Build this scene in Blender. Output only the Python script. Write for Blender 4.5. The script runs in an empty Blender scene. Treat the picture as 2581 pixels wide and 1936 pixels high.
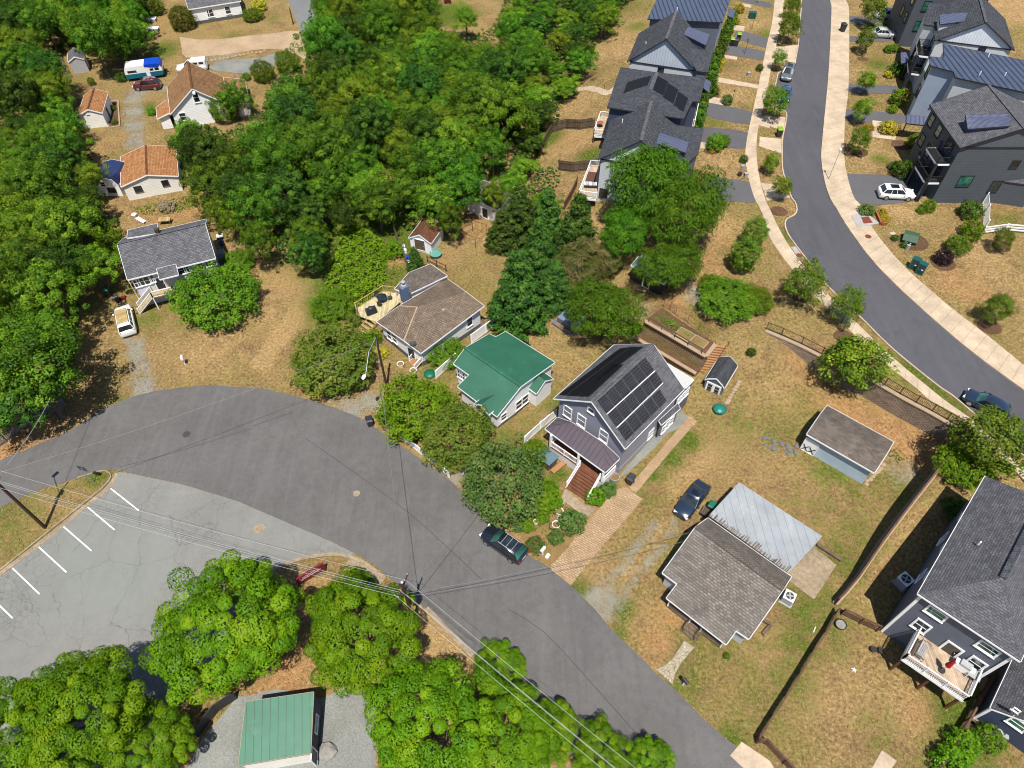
# Aerial view of a small-town street: old bungalows, a curving road, woods and new townhouses.
import bpy, math, random
import numpy as np
from mathutils import Vector, Matrix
from mathutils.geometry import delaunay_2d_cdt

random.seed(7)
rng = np.random.default_rng(7)
scene = bpy.context.scene
COL = scene.collection
R = math.radians

# ------------------------------------------------------------------ camera model
CW, CH, FPX, CAMH, PITCH = 2581.0, 1936.0, 1790.0, 64.0, 51.0
_sx, _cx = math.sin(R(90 - PITCH)), math.cos(R(90 - PITCH))
CAM = Vector((0, 0, CAMH))

def ray(px):
    x, y, z = (px[0] - CW / 2) / FPX, -(px[1] - CH / 2) / FPX, -1.0
    return Vector((x, y * _cx - z * _sx, y * _sx + z * _cx))

def W(px, z=0.0):
    """point of the picture carried out to the level z"""
    d = ray(px)
    t = (z - CAMH) / d.z
    return CAM + d * t

def proj(p):
    d = Vector(p) - CAM
    y = d.y * _cx + d.z * _sx
    z = -d.y * _sx + d.z * _cx
    return (d.x / -z * FPX + CW / 2, -y / -z * FPX + CH / 2)

def tile(r, c):
    ox = (0, 640, 1280, 1921)[c - 1]
    oy = (0, 480, 960, 1436)[r - 1]
    return lambda x, y: (ox + x / 3.318, oy + y / 3.318)
t11, t12, t13, t14 = [tile(1, c) for c in (1, 2, 3, 4)]
t21, t22, t23, t24 = [tile(2, c) for c in (1, 2, 3, 4)]
t31, t32, t33, t34 = [tile(3, c) for c in (1, 2, 3, 4)]
t41, t42, t43, t44 = [tile(4, c) for c in (1, 2, 3, 4)]
q1 = lambda x, y: (1100 + x / 5.184, 800 + y / 5.184)
q2 = lambda x, y: (1360 + x / 3.686, 840 + y / 3.686)
q3 = lambda x, y: (1640 + x / 1.866, 1190 + y / 1.866)
q4 = lambda x, y: (2231 + x / 3.174, y / 3.174)
q5 = lambda x, y: (2231 + x / 2.886, 230 + y / 2.886)
def P(f, *xy):
    return [f(xy[i], xy[i + 1]) for i in range(0, len(xy), 2)]

# ------------------------------------------------------------------ terrain
PLAT = 3.5
def _w2(px, z):
    p = W(px, z)
    return (p.x, p.y)
WALL_PX = P(t24, 20, 1185, 310, 1310, 640, 1480, 850, 1580) + P(t34, 900, 0, 1130, 135, 1400, 280, 1620, 405)
CORNER_PX = t34(1690, 430)
FENCE_PX = P(t34, 1560, 575, 1480, 700, 1190, 1070, 960, 1380, 770, 1659) + P(t44, 600, 270)
wall_xy = [_w2(p, PLAT) for p in WALL_PX] + [_w2(CORNER_PX, PLAT)]
_fz = [3.3, 3.1, 2.4, 1.7, 1.0, 0.35]
fence_xy = [_w2(p, z) for p, z in zip(FENCE_PX, _fz)]
HARD = wall_xy + fence_xy
SOFT_PX = [(1927, 838), (1890, 765), (1800, 700), (1720, 640), (1690, 570), (1640, 520), (1560, 500), (1545, 400), (1560, 300), (1590, 180), (1640, 60), (1690, -60)]
soft_xy = [_w2(p, PLAT) for p in SOFT_PX]
_e = fence_xy[-1]
PLAT_POLY = HARD + [(_e[0] - 1.5, _e[1] - 8), (_e[0], -40), (400, -40), (400, 600), (soft_xy[-1][0], 600)] + soft_xy[::-1]
def _segs(pl):
    a = np.array(pl[:-1]); b = np.array(pl[1:])
    return a, b - a
def dist_pl(X, Y, pl):
    A, D = _segs(pl)
    best = np.full(X.shape, 1e9)
    for a, d in zip(A, D):
        t = np.clip(((X - a[0]) * d[0] + (Y - a[1]) * d[1]) / (d @ d), 0, 1)
        best = np.minimum(best, np.hypot(X - a[0] - t * d[0], Y - a[1] - t * d[1]))
    return best
def inside(X, Y, poly):
    r = np.zeros(X.shape, bool)
    n = len(poly)
    for i in range(n):
        x0, y0 = poly[i]; x1, y1 = poly[(i + 1) % n]
        c = ((y0 > Y) != (y1 > Y))
        with np.errstate(divide='ignore', invalid='ignore'):
            xi = (x1 - x0) * (Y - y0) / (y1 - y0 if y1 != y0 else 1e-9) + x0
        r ^= c & (X < xi)
    return r
def sstep(t):
    t = np.clip(t, 0, 1)
    return t * t * (3 - 2 * t)
_ta, _tb = np.array(_w2(t23(1320, 1000), 3.2)), np.array(_w2(t23(1730, 1275), 3.2))
TER_C = (_ta + _tb) / 2; TER_L = np.linalg.norm(_tb - _ta) / 2 - .8; TER_T = (_tb - _ta) / np.linalg.norm(_tb - _ta); TER_N = np.array([-TER_T[1], TER_T[0]])
if TER_N[1] < 0: TER_N = -TER_N
_yc, _y0 = wall_xy[-1][1], fence_xy[-1][1] - 2
def height(X, Y, side=None):
    X = np.asarray(X, float); Y = np.asarray(Y, float)
    ins = inside(X, Y, PLAT_POLY) if side is None else np.full(X.shape, side)
    ds = dist_pl(X, Y, soft_xy)
    dh = dist_pl(X, Y, wall_xy)
    out = np.maximum(PLAT * (1 - sstep(ds / 13.0)), 1.25 * (1 - sstep(dh / 15.0)))
    # the bank held behind the upper garden terrace
    dx, dy = X - TER_C[0], Y - TER_C[1]
    al = np.clip(dx * TER_T[0] + dy * TER_T[1], -TER_L, TER_L)
    ex, ey = dx - al * TER_T[0], dy - al * TER_T[1]
    dd = np.hypot(ex, ey)
    cs = np.where(dd > 1e-6, (ex * TER_N[0] + ey * TER_N[1]) / np.maximum(dd, 1e-6), 1.0)
    out = np.maximum(out, 3.1 * (1 - sstep(dd / (1.6 + 3.4 * (1 + cs)))))
    hin = PLAT * sstep((Y - _y0) / (_yc - 3 - _y0))
    return np.where(ins, hin, np.where(out < 0.02, 0.0, out))
def hz(x, y):
    return float(height(np.array([x]), np.array([y]))[0])
def G(px, dz=0.0):
    """point of the picture on the ground"""
    z = 0.0
    for _ in range(40):
        p = W(px, z)
        z += 0.5 * (hz(p.x, p.y) - z)
    p = W(px, z)
    return Vector((p.x, p.y, hz(p.x, p.y) + dz))
def onplane(px, o, n):
    d = ray(px)
    t = (Vector(o) - CAM).dot(n) / d.dot(n)
    return CAM + d * t

# ------------------------------------------------------------------ mesh builder
class MB:
    def __init__(s):
        s.v, s.f, s.m = [], [], []
    def poly(s, pts, mi=0):
        i = len(s.v)
        s.v += [tuple(p) for p in pts]
        s.f.append(tuple(range(i, i + len(pts)))); s.m.append(mi)
        return s
    def faces(s, vs, fs, mi=0):
        i = len(s.v)
        s.v += [tuple(p) for p in vs]
        for f in fs:
            s.f.append(tuple(k + i for k in f)); s.m.append(mi)
        return s
    def box(s, c, size, a=0.0, mi=0, M=None):
        """box: c centre, size full lengths, turned by a about z or by matrix M"""
        hx, hy, h = size[0] / 2, size[1] / 2, size[2] / 2
        vs = [Vector((x, y, z)) for z in (-h, h) for x, y in ((-hx, -hy), (hx, -hy), (hx, hy), (-hx, hy))]
        m = M if M is not None else Matrix.Rotation(a, 3, 'Z')
        c = Vector(c)
        return s.faces([m @ v + c for v in vs], [(3, 2, 1, 0), (4, 5, 6, 7), (0, 1, 5, 4), (1, 2, 6, 5), (2, 3, 7, 6), (3, 0, 4, 7)], mi)
    def beam(s, a, b, w, h, mi=0, up=(0, 0, 1)):
        a, b = Vector(a), Vector(b)
        d = b - a
        L = d.length
        if L < 1e-6: return s
        x = d / L
        y = Vector(up).cross(x)
        if y.length < 1e-4: y = Vector((0, 1, 0)).cross(x)
        y.normalize(); z = x.cross(y)
        return s.box((a + b) / 2, (L, w, h), mi=mi, M=Matrix((x, y, z)).transposed())
    def tube(s, a, b, r, r2=None, n=8, mi=0, caps=True):
        a, b = Vector(a), Vector(b)
        r2 = r if r2 is None else r2
        x = (b - a).normalized()
        y = x.orthogonal().normalized(); z = x.cross(y)
        vs = [a + (y * math.cos(2 * math.pi * k / n) + z * math.sin(2 * math.pi * k / n)) * r for k in range(n)]
        vs += [b + (y * math.cos(2 * math.pi * k / n) + z * math.sin(2 * math.pi * k / n)) * r2 for k in range(n)]
        fs = [(k, (k + 1) % n, n + (k + 1) % n, n + k) for k in range(n)]
        if caps: fs += [tuple(range(n))[::-1], tuple(range(n, 2 * n))]
        return s.faces(vs, fs, mi)
    def path(s, pts, r, n=5, mi=0):
        pts = [Vector(p) for p in pts]
        rings = []
        for i, p in enumerate(pts):
            x = (pts[min(i + 1, len(pts) - 1)] - pts[max(i - 1, 0)]).normalized()
            y = Vector((0, 0, 1)).cross(x)
            y = y.normalized() if y.length > 1e-3 else Vector((1, 0, 0))
            z = x.cross(y)
            rr = r[i] if isinstance(r, (list, tuple)) else r
            rings.append([p + (y * math.cos(2 * math.pi * k / n) + z * math.sin(2 * math.pi * k / n)) * rr for k in range(n)])
        fs = []
        for i in range(len(pts) - 1):
            for k in range(n):
                fs.append((i * n + k, i * n + (k + 1) % n, (i + 1) * n + (k + 1) % n, (i + 1) * n + k))
        fs += [tuple(range(n))[::-1], tuple((len(pts) - 1) * n + k for k in range(n))]
        return s.faces([q for rg in rings for q in rg], fs, mi)
    def lathe(s, c, prof, n=16, mi=0):
        c = Vector(c)
        vs, fs = [], []
        for r, z in prof:
            vs += [c + Vector((r * math.cos(2 * math.pi * k / n), r * math.sin(2 * math.pi * k / n), z)) for k in range(n)]
        for i in range(len(prof) - 1):
            for k in range(n):
                fs.append((i * n + k, i * n + (k + 1) % n, (i + 1) * n + (k + 1) % n, (i + 1) * n + k))
        fs += [tuple(range(n))[::-1], tuple((len(prof) - 1) * n + k for k in range(n))]
        return s.faces(vs, fs, mi)
    def prism(s, pts, z0, z1, mi=0):
        n = len(pts)
        vs = [(p[0], p[1], z0) for p in pts] + [(p[0], p[1], z1) for p in pts]
        ar = sum(pts[i][0] * pts[(i + 1) % n][1] - pts[(i + 1) % n][0] * pts[i][1] for i in range(n))
        top = tuple(range(n, 2 * n)); bot = tuple(range(n))[::-1]
        sd = [(k, (k + 1) % n, n + (k + 1) % n, n + k) for k in range(n)]
        if ar < 0:
            top, bot, sd = top[::-1], bot[::-1], [f[::-1] for f in sd]
        return s.faces(vs, [bot, top] + sd, mi)
    def build(s, name, mats, parent=None, loc=None, smooth=False):
        mats = mats if isinstance(mats, (list, tuple)) else [mats]
        me = bpy.data.meshes.new(name)
        off = Vector(loc) if loc is not None else Vector((0, 0, 0))
        me.from_pydata([Vector(v) - off for v in s.v], [], s.f)
        for m in mats: me.materials.append(m)
        if len(mats) > 1: me.polygons.foreach_set('material_index', s.m)
        me.update()
        uvl = me.uv_layers.new(name='UVMap')
        uv = np.zeros(len(me.loops) * 2, np.float32)
        for p in me.polygons:
            n = p.normal
            if abs(n.z) > 0.995:
                t, b = Vector((1, 0, 0)), Vector((0, 1, 0))
            else:
                t = Vector((0, 0, 1)).cross(n).normalized(); b = n.cross(t)
            for li in p.loop_indices:
                co = s.v[me.loops[li].vertex_index]
                co = Vector(co)
                uv[2 * li] = co.dot(t); uv[2 * li + 1] = co.dot(b)
        uvl.data.foreach_set('uv', uv)
        if smooth: me.shade_smooth()
        o = bpy.data.objects.new(name, me)
        COL.objects.link(o)
        if parent is not None: o.parent = parent
        elif loc is not None: o.location = off
        return o

def tag(o, label=None, cat=None, group=None, kind=None):
    if label: o['label'] = label
    if cat: o['category'] = cat
    if group: o['group'] = group
    if kind: o['kind'] = kind
    return o
def empty(name, label, cat, loc=(0, 0, 0), rot=0.0, group=None):
    o = bpy.data.objects.new(name, None)
    COL.objects.link(o)
    o.location = loc; o.rotation_euler = (0, 0, rot); o.empty_display_size = 0.3
    return tag(o, label, cat, group)
def dup(root, loc, rot=0.0, scale=None, label=None, group=None):
    c = root.copy(); COL.objects.link(c)
    c.location = loc; c.rotation_euler = (0, 0, rot)
    if scale is not None: c.scale = scale if isinstance(scale, (tuple, list)) else (scale,) * 3
    if label: c['label'] = label
    if group: c['group'] = group
    for ch in root.children:
        k = ch.copy(); COL.objects.link(k); k.parent = c
        for g in ch.children:
            j = g.copy(); COL.objects.link(j); j.parent = k
    return c
def struct(name, mb, mats, **k):
    return tag(mb.build(name, mats, **k), kind='structure')

# ------------------------------------------------------------------ 2-D curve helpers
def catmull(pts, step=1.0):
    pts = [np.array(p[:2], float) for p in pts]
    out = []
    n = len(pts)
    for i in range(n - 1):
        p0, p1, p2, p3 = pts[max(i - 1, 0)], pts[i], pts[i + 1], pts[min(i + 2, n - 1)]
        k = max(2, int(np.linalg.norm(p2 - p1) / step))
        for j in range(k):
            t = j / k
            out.append(0.5 * (2 * p1 + (p2 - p0) * t + (2 * p0 - 5 * p1 + 4 * p2 - p3) * t * t + (3 * p1 - p0 - 3 * p2 + p3) * t ** 3))
    out.append(pts[-1])
    return [tuple(p) for p in out]
def ragged(pts, amp=0.1, seed=0):
    r = random.Random(seed)
    o = []
    w = 0
    for p in pts:
        w = 0.6 * w + 0.4 * r.uniform(-1, 1) * 2
        o.append((p[0] + amp * w, p[1] + amp * (0.6 * w + 0.5 * r.uniform(-1, 1))))
    return o
def offset(pts, d):
    out = []
    n = len(pts)
    for i, p in enumerate(pts):
        a = np.array(pts[max(i - 1, 0)]); b = np.array(pts[min(i + 1, n - 1)])
        t = b - a
        t = t / (np.linalg.norm(t) + 1e-9)
        out.append((p[0] - t[1] * d, p[1] + t[0] * d))
    return out
def px2(pts, z=0.0):
    return [_w2(p, z) for p in pts]
def strip(name, pts, w, z0, z1, mat, **k):
    a, b = offset(pts, w / 2), offset(pts, -w / 2)
    mb = MB()
    for i in range(len(pts) - 1):
        q = [a[i], b[i], b[i + 1], a[i + 1]]
        mb.poly([(x, y, z1) for x, y in q])
        mb.poly([(*a[i], z0), (*a[i], z1), (*a[i + 1], z1), (*a[i + 1], z0)])
        mb.poly([(*b[i + 1], z0), (*b[i + 1], z1), (*b[i], z1), (*b[i], z0)])
    return mb

# ------------------------------------------------------------------ materials
def lin(r, g, b, k=1.0):
    f = lambda c: (c / 255 / 12.92 if c / 255 <= 0.04045 else ((c / 255 + 0.055) / 1.055) ** 2.4)
    return (f(r) * k, f(g) * k, f(b) * k, 1.0)
def D(r, g, b):
    """base colour of a surface that shows as r, g, b in full daylight"""
    return lin(r, g, b, 0.49)
def DW(r, g, b):
    """base colour of an upright wall, which meets the high sun at a slant"""
    return lin(r, g, b, 0.90)

class NT:
    def __init__(s, name, rough=0.85, spec=0.25):
        s.m = bpy.data.materials.new(name); s.m.use_nodes = True
        s.t = s.m.node_tree
        s.b = s.t.nodes['Principled BSDF']
        s.b.inputs['Roughness'].default_value = rough
        s.b.inputs['Specular IOR Level'].default_value = spec
        s.out = s.t.nodes['Material Output']
    def n(s, typ, **k):
        x = s.t.nodes.new(typ)
        for a, v in k.items(): setattr(x, a, v)
        return x
    def put(s, sock, v):
        if isinstance(v, bpy.types.NodeSocket): s.t.links.new(v, sock)
        else: sock.default_value = v
    def coord(s, kind='Object'):
        if kind == 'Position': return s.n('ShaderNodeNewGeometry').outputs['Position']
        return s.n('ShaderNodeTexCoord').outputs[kind]
    def map(s, v, sc=(1, 1, 1), rot=(0, 0, 0), loc=(0, 0, 0)):
        x = s.n('ShaderNodeMapping')
        s.put(x.inputs['Vector'], v); x.inputs['Scale'].default_value = sc
        x.inputs['Rotation'].default_value = rot; x.inputs['Location'].default_value = loc
        return x.outputs[0]
    def noise(s, v, scale, detail=3, rough=0.6, dist=0.0):
        x = s.n('ShaderNodeTexNoise')
        s.put(x.inputs['Vector'], v)
        x.inputs['Scale'].default_value = scale; x.inputs['Detail'].default_value = detail
        x.inputs['Roughness'].default_value = rough; x.inputs['Distortion'].default_value = dist
        return x.outputs[0]
    def ramp(s, f, stops, interp='LINEAR'):
        x = s.n('ShaderNodeValToRGB'); s.put(x.inputs[0], f)
        cr = x.color_ramp; cr.interpolation = interp
        while len(cr.elements) < len(stops): cr.elements.new(0.5)
        for e, (p, c) in zip(cr.elements, stops):
            e.position = p
            e.color = c if isinstance(c, (tuple, list)) else (c, c, c, 1)
        return x.outputs[0]
    def mix(s, f, a, b, blend='MIX'):
        x = s.n('ShaderNodeMix', data_type='RGBA', blend_type=blend)
        s.put(x.inputs[0], f); s.put(x.inputs[6], a); s.put(x.inputs[7], b)
        return x.outputs[2]
    def math(s, op, a, b=0.0, c=None, clamp=False):
        x = s.n('ShaderNodeMath', operation=op, use_clamp=clamp)
        s.put(x.inputs[0], a); s.put(x.inputs[1], b)
        if c is not None: s.put(x.inputs[2], c)
        return x.outputs[0]
    def sep(s, v):
        x = s.n('ShaderNodeSeparateXYZ'); s.put(x.inputs[0], v)
        return x.outputs
    def attr(s, name):
        return s.n('ShaderNodeAttribute', attribute_name=name).outputs['Fac']
    def rnd(s):
        return s.n('ShaderNodeObjectInfo').outputs['Random']
    def bump(s, h, strength=0.4, dist=0.05):
        x = s.n('ShaderNodeBump'); s.put(x.inputs['Height'], h)
        x.inputs['Strength'].default_value = strength; x.inputs['Distance'].default_value = dist
        s.t.links.new(x.outputs[0], s.b.inputs['Normal'])
    def col(s, c):
        s.put(s.b.inputs['Base Color'], c); return s

def scl(c, k): return (c[0] * k, c[1] * k, c[2] * k, 1)
def m_plain(name, c, rough=0.6, metal=0.0, spec=0.4, var=0.12, vs=3.0):
    t = NT(name, rough, spec); t.b.inputs['Metallic'].default_value = metal
    n = t.noise(t.coord(), vs, 3)
    t.col(t.mix(t.ramp(n, [(0.3, 0.0), (0.7, 1.0)]), scl(c, 1 - var), scl(c, 1 + var)))
    return t.m
def m_shingle(name, a, b, row=0.2, tab=0.36, stain=None):
    t = NT(name, 0.95, 0.15)
    uv = t.coord('UV')
    br = t.n('ShaderNodeTexBrick'); t.put(br.inputs['Vector'], uv)
    for k, v in (('Color1', a), ('Color2', b), ('Mortar', scl(a, 0.42)), ('Scale', 1.0), ('Mortar Size', row * 0.10), ('Bias', -0.1), ('Brick Width', tab), ('Row Height', row), ('Mortar Smooth', 0.3)):
        t.put(br.inputs[k], v)
    n = t.noise(t.coord('Position'), 1.1, 5, 0.7)
    c = t.mix(1.0, br.outputs[0], t.ramp(n, [(0.25, 0.72), (0.75, 1.25)]), 'MULTIPLY')
    n2 = t.noise(t.coord('Position'), 9, 3, 0.7)
    c = t.mix(1.0, c, t.ramp(n2, [(0.3, 0.7), (0.7, 1.3)]), 'MULTIPLY')
    if stain:
        n3 = t.noise(t.map(uv, (0.9, 0.16, 1)), 1.0, 4)
        c = t.mix(t.ramp(n3, [(0.5, 0.0), (0.72, 0.7)]), c, stain)
    t.col(c); t.bump(br.outputs[1], 0.25, -0.02)
    return t.m
def m_siding(name, c, pitch=0.2, vert=False, dirt=0.12):
    t = NT(name, 0.6, 0.3)
    o = t.sep(t.coord('UV'))
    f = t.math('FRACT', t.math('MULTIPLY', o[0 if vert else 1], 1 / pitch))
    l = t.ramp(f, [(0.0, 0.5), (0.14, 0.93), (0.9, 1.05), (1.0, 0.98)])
    n = t.noise(t.coord('Position'), 0.8, 4)
    cc = t.mix(1.0, c, l, 'MULTIPLY')
    cc = t.mix(1.0, cc, t.ramp(n, [(0.3, 1 - dirt), (0.7, 1.0)]), 'MULTIPLY')
    t.col(cc); t.bump(f, 0.3, 0.02)
    return t.m
def m_seam(name, c, pitch=0.42, rough=0.35, metal=0.0, axis=0, width=0.1, dark=0.55, blot=None):
    t = NT(name, rough, 0.5); t.b.inputs['Metallic'].default_value = metal
    o = t.sep(t.coord('UV'))
    f = t.math('FRACT', t.math('MULTIPLY', o[axis], 1 / pitch))
    l = t.ramp(f, [(0.0, 1.25), (width * 0.5, dark), (width, dark), (width * 1.4, 1.0), (1.0, 1.0)])
    n = t.noise(t.coord('Position'), 0.5, 5, 0.65)
    cc = t.mix(1.0, c, l, 'MULTIPLY')
    cc = t.mix(1.0, cc, t.ramp(n, [(0.3, 0.85), (0.7, 1.12)]), 'MULTIPLY')
    if blot:
        n3 = t.noise(t.map(t.coord('UV'), (0.5, 0.25, 1)), 2.2, 6, 0.75)
        cc = t.mix(t.ramp(n3, [(0.56, 0.0), (0.78, 1.0)]), cc, blot)
    t.col(cc); t.bump(f, 0.2, 0.02)
    return t.m
def m_asphalt(name, c, fine=0.16, patch=0.12, crack=False, streak=None):
    t = NT(name, 0.92, 0.2)
    p = t.coord('Position')
    n1, n2, n3 = t.noise(p, 0.12, 4, 0.6), t.noise(p, 1.3, 4, 0.7), t.noise(p, 14, 2, 0.8)
    cc = t.mix(1.0, c, t.ramp(n1, [(0.3, 1 - patch), (0.7, 1 + patch)]), 'MULTIPLY')
    cc = t.mix(1.0, cc, t.ramp(n2, [(0.3, 1 - patch * 0.6), (0.7, 1 + patch * 0.6)]), 'MULTIPLY')
    cc = t.mix(1.0, cc, t.ramp(n3, [(0.3, 1 - fine), (0.7, 1 + fine)]), 'MULTIPLY')
    if streak is not None:
        s = t.noise(t.map(p, (0.9, 0.07, 1), (0, 0, R(streak))), 1.0, 5, 0.7, 0.4)
        cc = t.mix(t.ramp(s, [(0.48, 0.0), (0.75, 0.38)]), cc, scl(c, 1.4))
        s2 = t.noise(t.map(p, (0.9, 0.05, 1), (0, 0, R(streak)), (9, 3, 0)), 1.3, 4, 0.7, 0.3)
        cc = t.mix(t.ramp(s2, [(0.52, 0.0), (0.75, 0.4)]), cc, scl(c, 0.7))
        s4 = t.noise(p, 0.33, 6, 0.75, 0.8)
        cc = t.mix(t.ramp(s4, [(0.56, 0.0), (0.66, 0.42)]), cc, scl(c, 0.74))
        s5 = t.noise(t.map(p, (1, 1, 1), (0, 0, 0), (31, 7, 0)), 2.6, 5, 0.8, 0.4)
        cc = t.mix(t.ramp(s5, [(0.66, 0.0), (0.74, 0.4)]), cc, scl(c, 1.5))
    if crack:
        cc = t.mix(t.ramp(t.noise(p, 0.06, 3), [(0.53, 0.0), (0.68, 0.7)]), cc, D(160, 167, 158))
        s3 = t.noise(t.map(p, (0.5, 0.1, 1), (0, 0, R(-52))), 1.0, 5, 0.7)
        cc = t.mix(t.ramp(s3, [(0.5, 0.0), (0.75, 0.5)]), cc, scl(c, 0.78))
        for sc, wd, am, th in ((0.22, 0.007, 0.6, 0.40), (1.6, 0.06, 0.5, 0.50), (0.9, 0.02, 0.4, 0.46)):
            v = t.n('ShaderNodeTexVoronoi', feature='DISTANCE_TO_EDGE'); v.inputs['Scale'].default_value = sc
            w = t.n('ShaderNodeMix', data_type='RGBA', blend_type='ADD'); w.inputs[0].default_value = 0.9
            nz = t.n('ShaderNodeTexNoise'); t.put(nz.inputs['Vector'], p); nz.inputs['Scale'].default_value = 0.8; nz.inputs['Detail'].default_value = 5
            t.put(w.inputs[6], p); t.put(w.inputs[7], nz.outputs['Color'])
            t.put(v.inputs['Vector'], w.outputs[2])
            k = t.ramp(v.outputs[0], [(0.0, 1.0), (wd, 0.0)])
            msk = t.ramp(t.noise(p, 0.09, 4), [(th, 0.0), (th + 0.08, 1.0)])
            f = t.math('MULTIPLY', t.math('MULTIPLY', k, msk), am)
            cc = t.mix(f, cc, scl(c, 0.4))
    t.col(cc); t.bump(n3, 0.2, 0.02)
    return t.m
def m_brick(name, a, b, mortar, w=0.22, h=0.11, m=0.012, pos=True, rot=0.0):
    t = NT(name, 0.9, 0.2)
    v = t.map(t.coord('Position' if pos else 'UV'), (1, 1, 1), (0, 0, rot))
    br = t.n('ShaderNodeTexBrick'); t.put(br.inputs['Vector'], v)
    for k, x in (('Color1', a), ('Color2', b), ('Mortar', mortar), ('Scale', 1.0), ('Mortar Size', m), ('Bias', 0.0), ('Brick Width', w), ('Row Height', h)):
        t.put(br.inputs[k], x)
    n = t.noise(t.coord('Position'), 0.9, 4)
    c = t.mix(1.0, br.outputs[0], t.ramp(n, [(0.3, 0.8), (0.7, 1.15)]), 'MULTIPLY')
    n2 = t.noise(t.coord('Position'), 6, 3)
    c = t.mix(1.0, c, t.ramp(n2, [(0.3, 0.82), (0.7, 1.18)]), 'MULTIPLY')
    t.col(c); t.bump(br.outputs[1], 0.4, -0.02)
    return t.m
def m_speckle(name, stops, scale=5.0, big=0.3, rough=0.95):
    t = NT(name, rough, 0.15)
    p = t.coord('Position')
    n = t.noise(p, scale, 4, 0.75)
    c = t.ramp(n, stops)
    c = t.mix(1.0, c, t.ramp(t.noise(p, big, 4), [(0.3, 0.8), (0.7, 1.15)]), 'MULTIPLY')
    t.col(c); t.bump(n, 0.4, 0.04)
    return t.m
def m_wood(name, c, pitch=0.14, axis=0, gap=0.35):
    t = NT(name, 0.85, 0.2)
    o = t.sep(t.coord('UV'))
    f = t.math('MULTIPLY', o[axis], 1 / pitch)
    l = t.ramp(t.math('FRACT', f), [(0.0, gap), (0.12, 1.0), (1.0, 1.0)])
    fl = t.math('FLOOR', f)
    wn = t.n('ShaderNodeTexWhiteNoise', noise_dimensions='1D'); t.put(wn.inputs['W'], fl)
    cc = t.mix(1.0, c, l, 'MULTIPLY')
    cc = t.mix(1.0, cc, t.ramp(wn.outputs[0], [(0.0, 0.8), (1.0, 1.2)]), 'MULTIPLY')
    cc = t.mix(1.0, cc, t.ramp(t.noise(t.coord('Position'), 2, 4), [(0.3, 0.8), (0.7, 1.2)]), 'MULTIPLY')
    t.col(cc)
    return t.m
def m_leaf(name, a, b, c=None, trans=0.3, var=1.0):
    """leaves: tone (a per-clump attribute) runs from a to b, each tree a little different"""
    t = NT(name)
    t.t.nodes.remove(t.b)
    tn = t.attr('tone')
    col = t.ramp(tn, [(0.0, a), (0.55, b), (1.0, c or scl(b, 1.35))])
    rv = t.rnd()
    hs = t.n('ShaderNodeHueSaturation')
    t.put(hs.inputs['Hue'], t.math('MULTIPLY_ADD', rv, 0.045 * var, 0.5 - 0.0225 * var))
    t.put(hs.inputs['Value'], t.math('MULTIPLY_ADD', rv, 0.5 * var, 1 - 0.25 * var))
    t.put(hs.inputs['Color'], col)
    df = t.n('ShaderNodeBsdfDiffuse'); t.put(df.inputs[0], hs.outputs[0])
    tr = t.n('ShaderNodeBsdfTranslucent')
    t.put(tr.inputs[0], t.mix(1.0, hs.outputs[0], (1.25, 1.15, 0.35, 1), 'MULTIPLY'))
    gl = t.n('ShaderNodeBsdfGlossy'); gl.inputs['Roughness'].default_value = 0.45; gl.inputs[0].default_value = (0.8, 0.8, 0.8, 1)
    mx = t.n('ShaderNodeMixShader'); mx.inputs[0].default_value = trans * 0.6
    t.t.links.new(df.outputs[0], mx.inputs[1]); t.t.links.new(tr.outputs[0], mx.inputs[2])
    m2 = t.n('ShaderNodeMixShader'); m2.inputs[0].default_value = 0.008
    t.t.links.new(mx.outputs[0], m2.inputs[1]); t.t.links.new(gl.outputs[0], m2.inputs[2])
    t.t.links.new(m2.outputs[0], t.out.inputs[0])
    return t.m
def m_glass(name, c=(0.02, 0.025, 0.03, 1), rough=0.08):
    t = NT(name, rough, 0.8)
    n = t.noise(t.coord('Position'), 0.7, 2)
    t.col(t.mix(t.ramp(n, [(0.4, 0.0), (0.6, 1.0)]), scl(c, 0.6), scl(c, 1.6)))
    return t.m
def m_paint(name, c, rough=0.25, coat=1.0):
    t = NT(name, rough, 0.5); t.b.inputs['Coat Weight'].default_value = coat
    t.b.inputs['Coat Roughness'].default_value = 0.06
    n = t.noise(t.coord(), 2.0, 3)
    t.col(t.mix(n, scl(c, 0.9), scl(c, 1.1)))
    return t.m

# setting
A_ROAD = m_asphalt('worn_dark_asphalt', D(127, 124, 122), 0.18, 0.16, streak=-38)
A_STREET = m_asphalt('street_asphalt', D(108, 107, 113), 0.1, 0.07, streak=-35)
A_LOT = m_asphalt('old_grey_asphalt', D(164, 163, 157), 0.14, 0.11, crack=True)
A_DRIVE = m_asphalt('driveway_asphalt', D(118, 117, 120), 0.14, 0.1)
A_GREY = m_asphalt('pale_lane_asphalt', D(150, 152, 152), 0.14, 0.1)
CONC = m_speckle('pale_concrete', [(0.25, D(222, 197, 166)), (0.55, D(242, 218, 188)), (0.8, D(252, 234, 210))], 3.5, 0.5)
CONC_G = m_speckle('old_concrete', [(0.25, D(160, 140, 112)), (0.55, D(196, 176, 148)), (0.8, D(220, 205, 180))], 2.2, 0.4)
JOINT = m_plain('concrete_joint', D(130, 110, 90), 0.9)
GRAVEL = m_speckle('grey_gravel', [(0.25, D(135, 132, 122)), (0.5, D(168, 165, 152)), (0.8, D(200, 196, 184))], 7, 0.5)
GRAVEL_B = m_speckle('blue_grey_gravel', [(0.25, D(136, 137, 132)), (0.5, D(166, 167, 160)), (0.8, D(198, 198, 188))], 6, 0.35)
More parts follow.
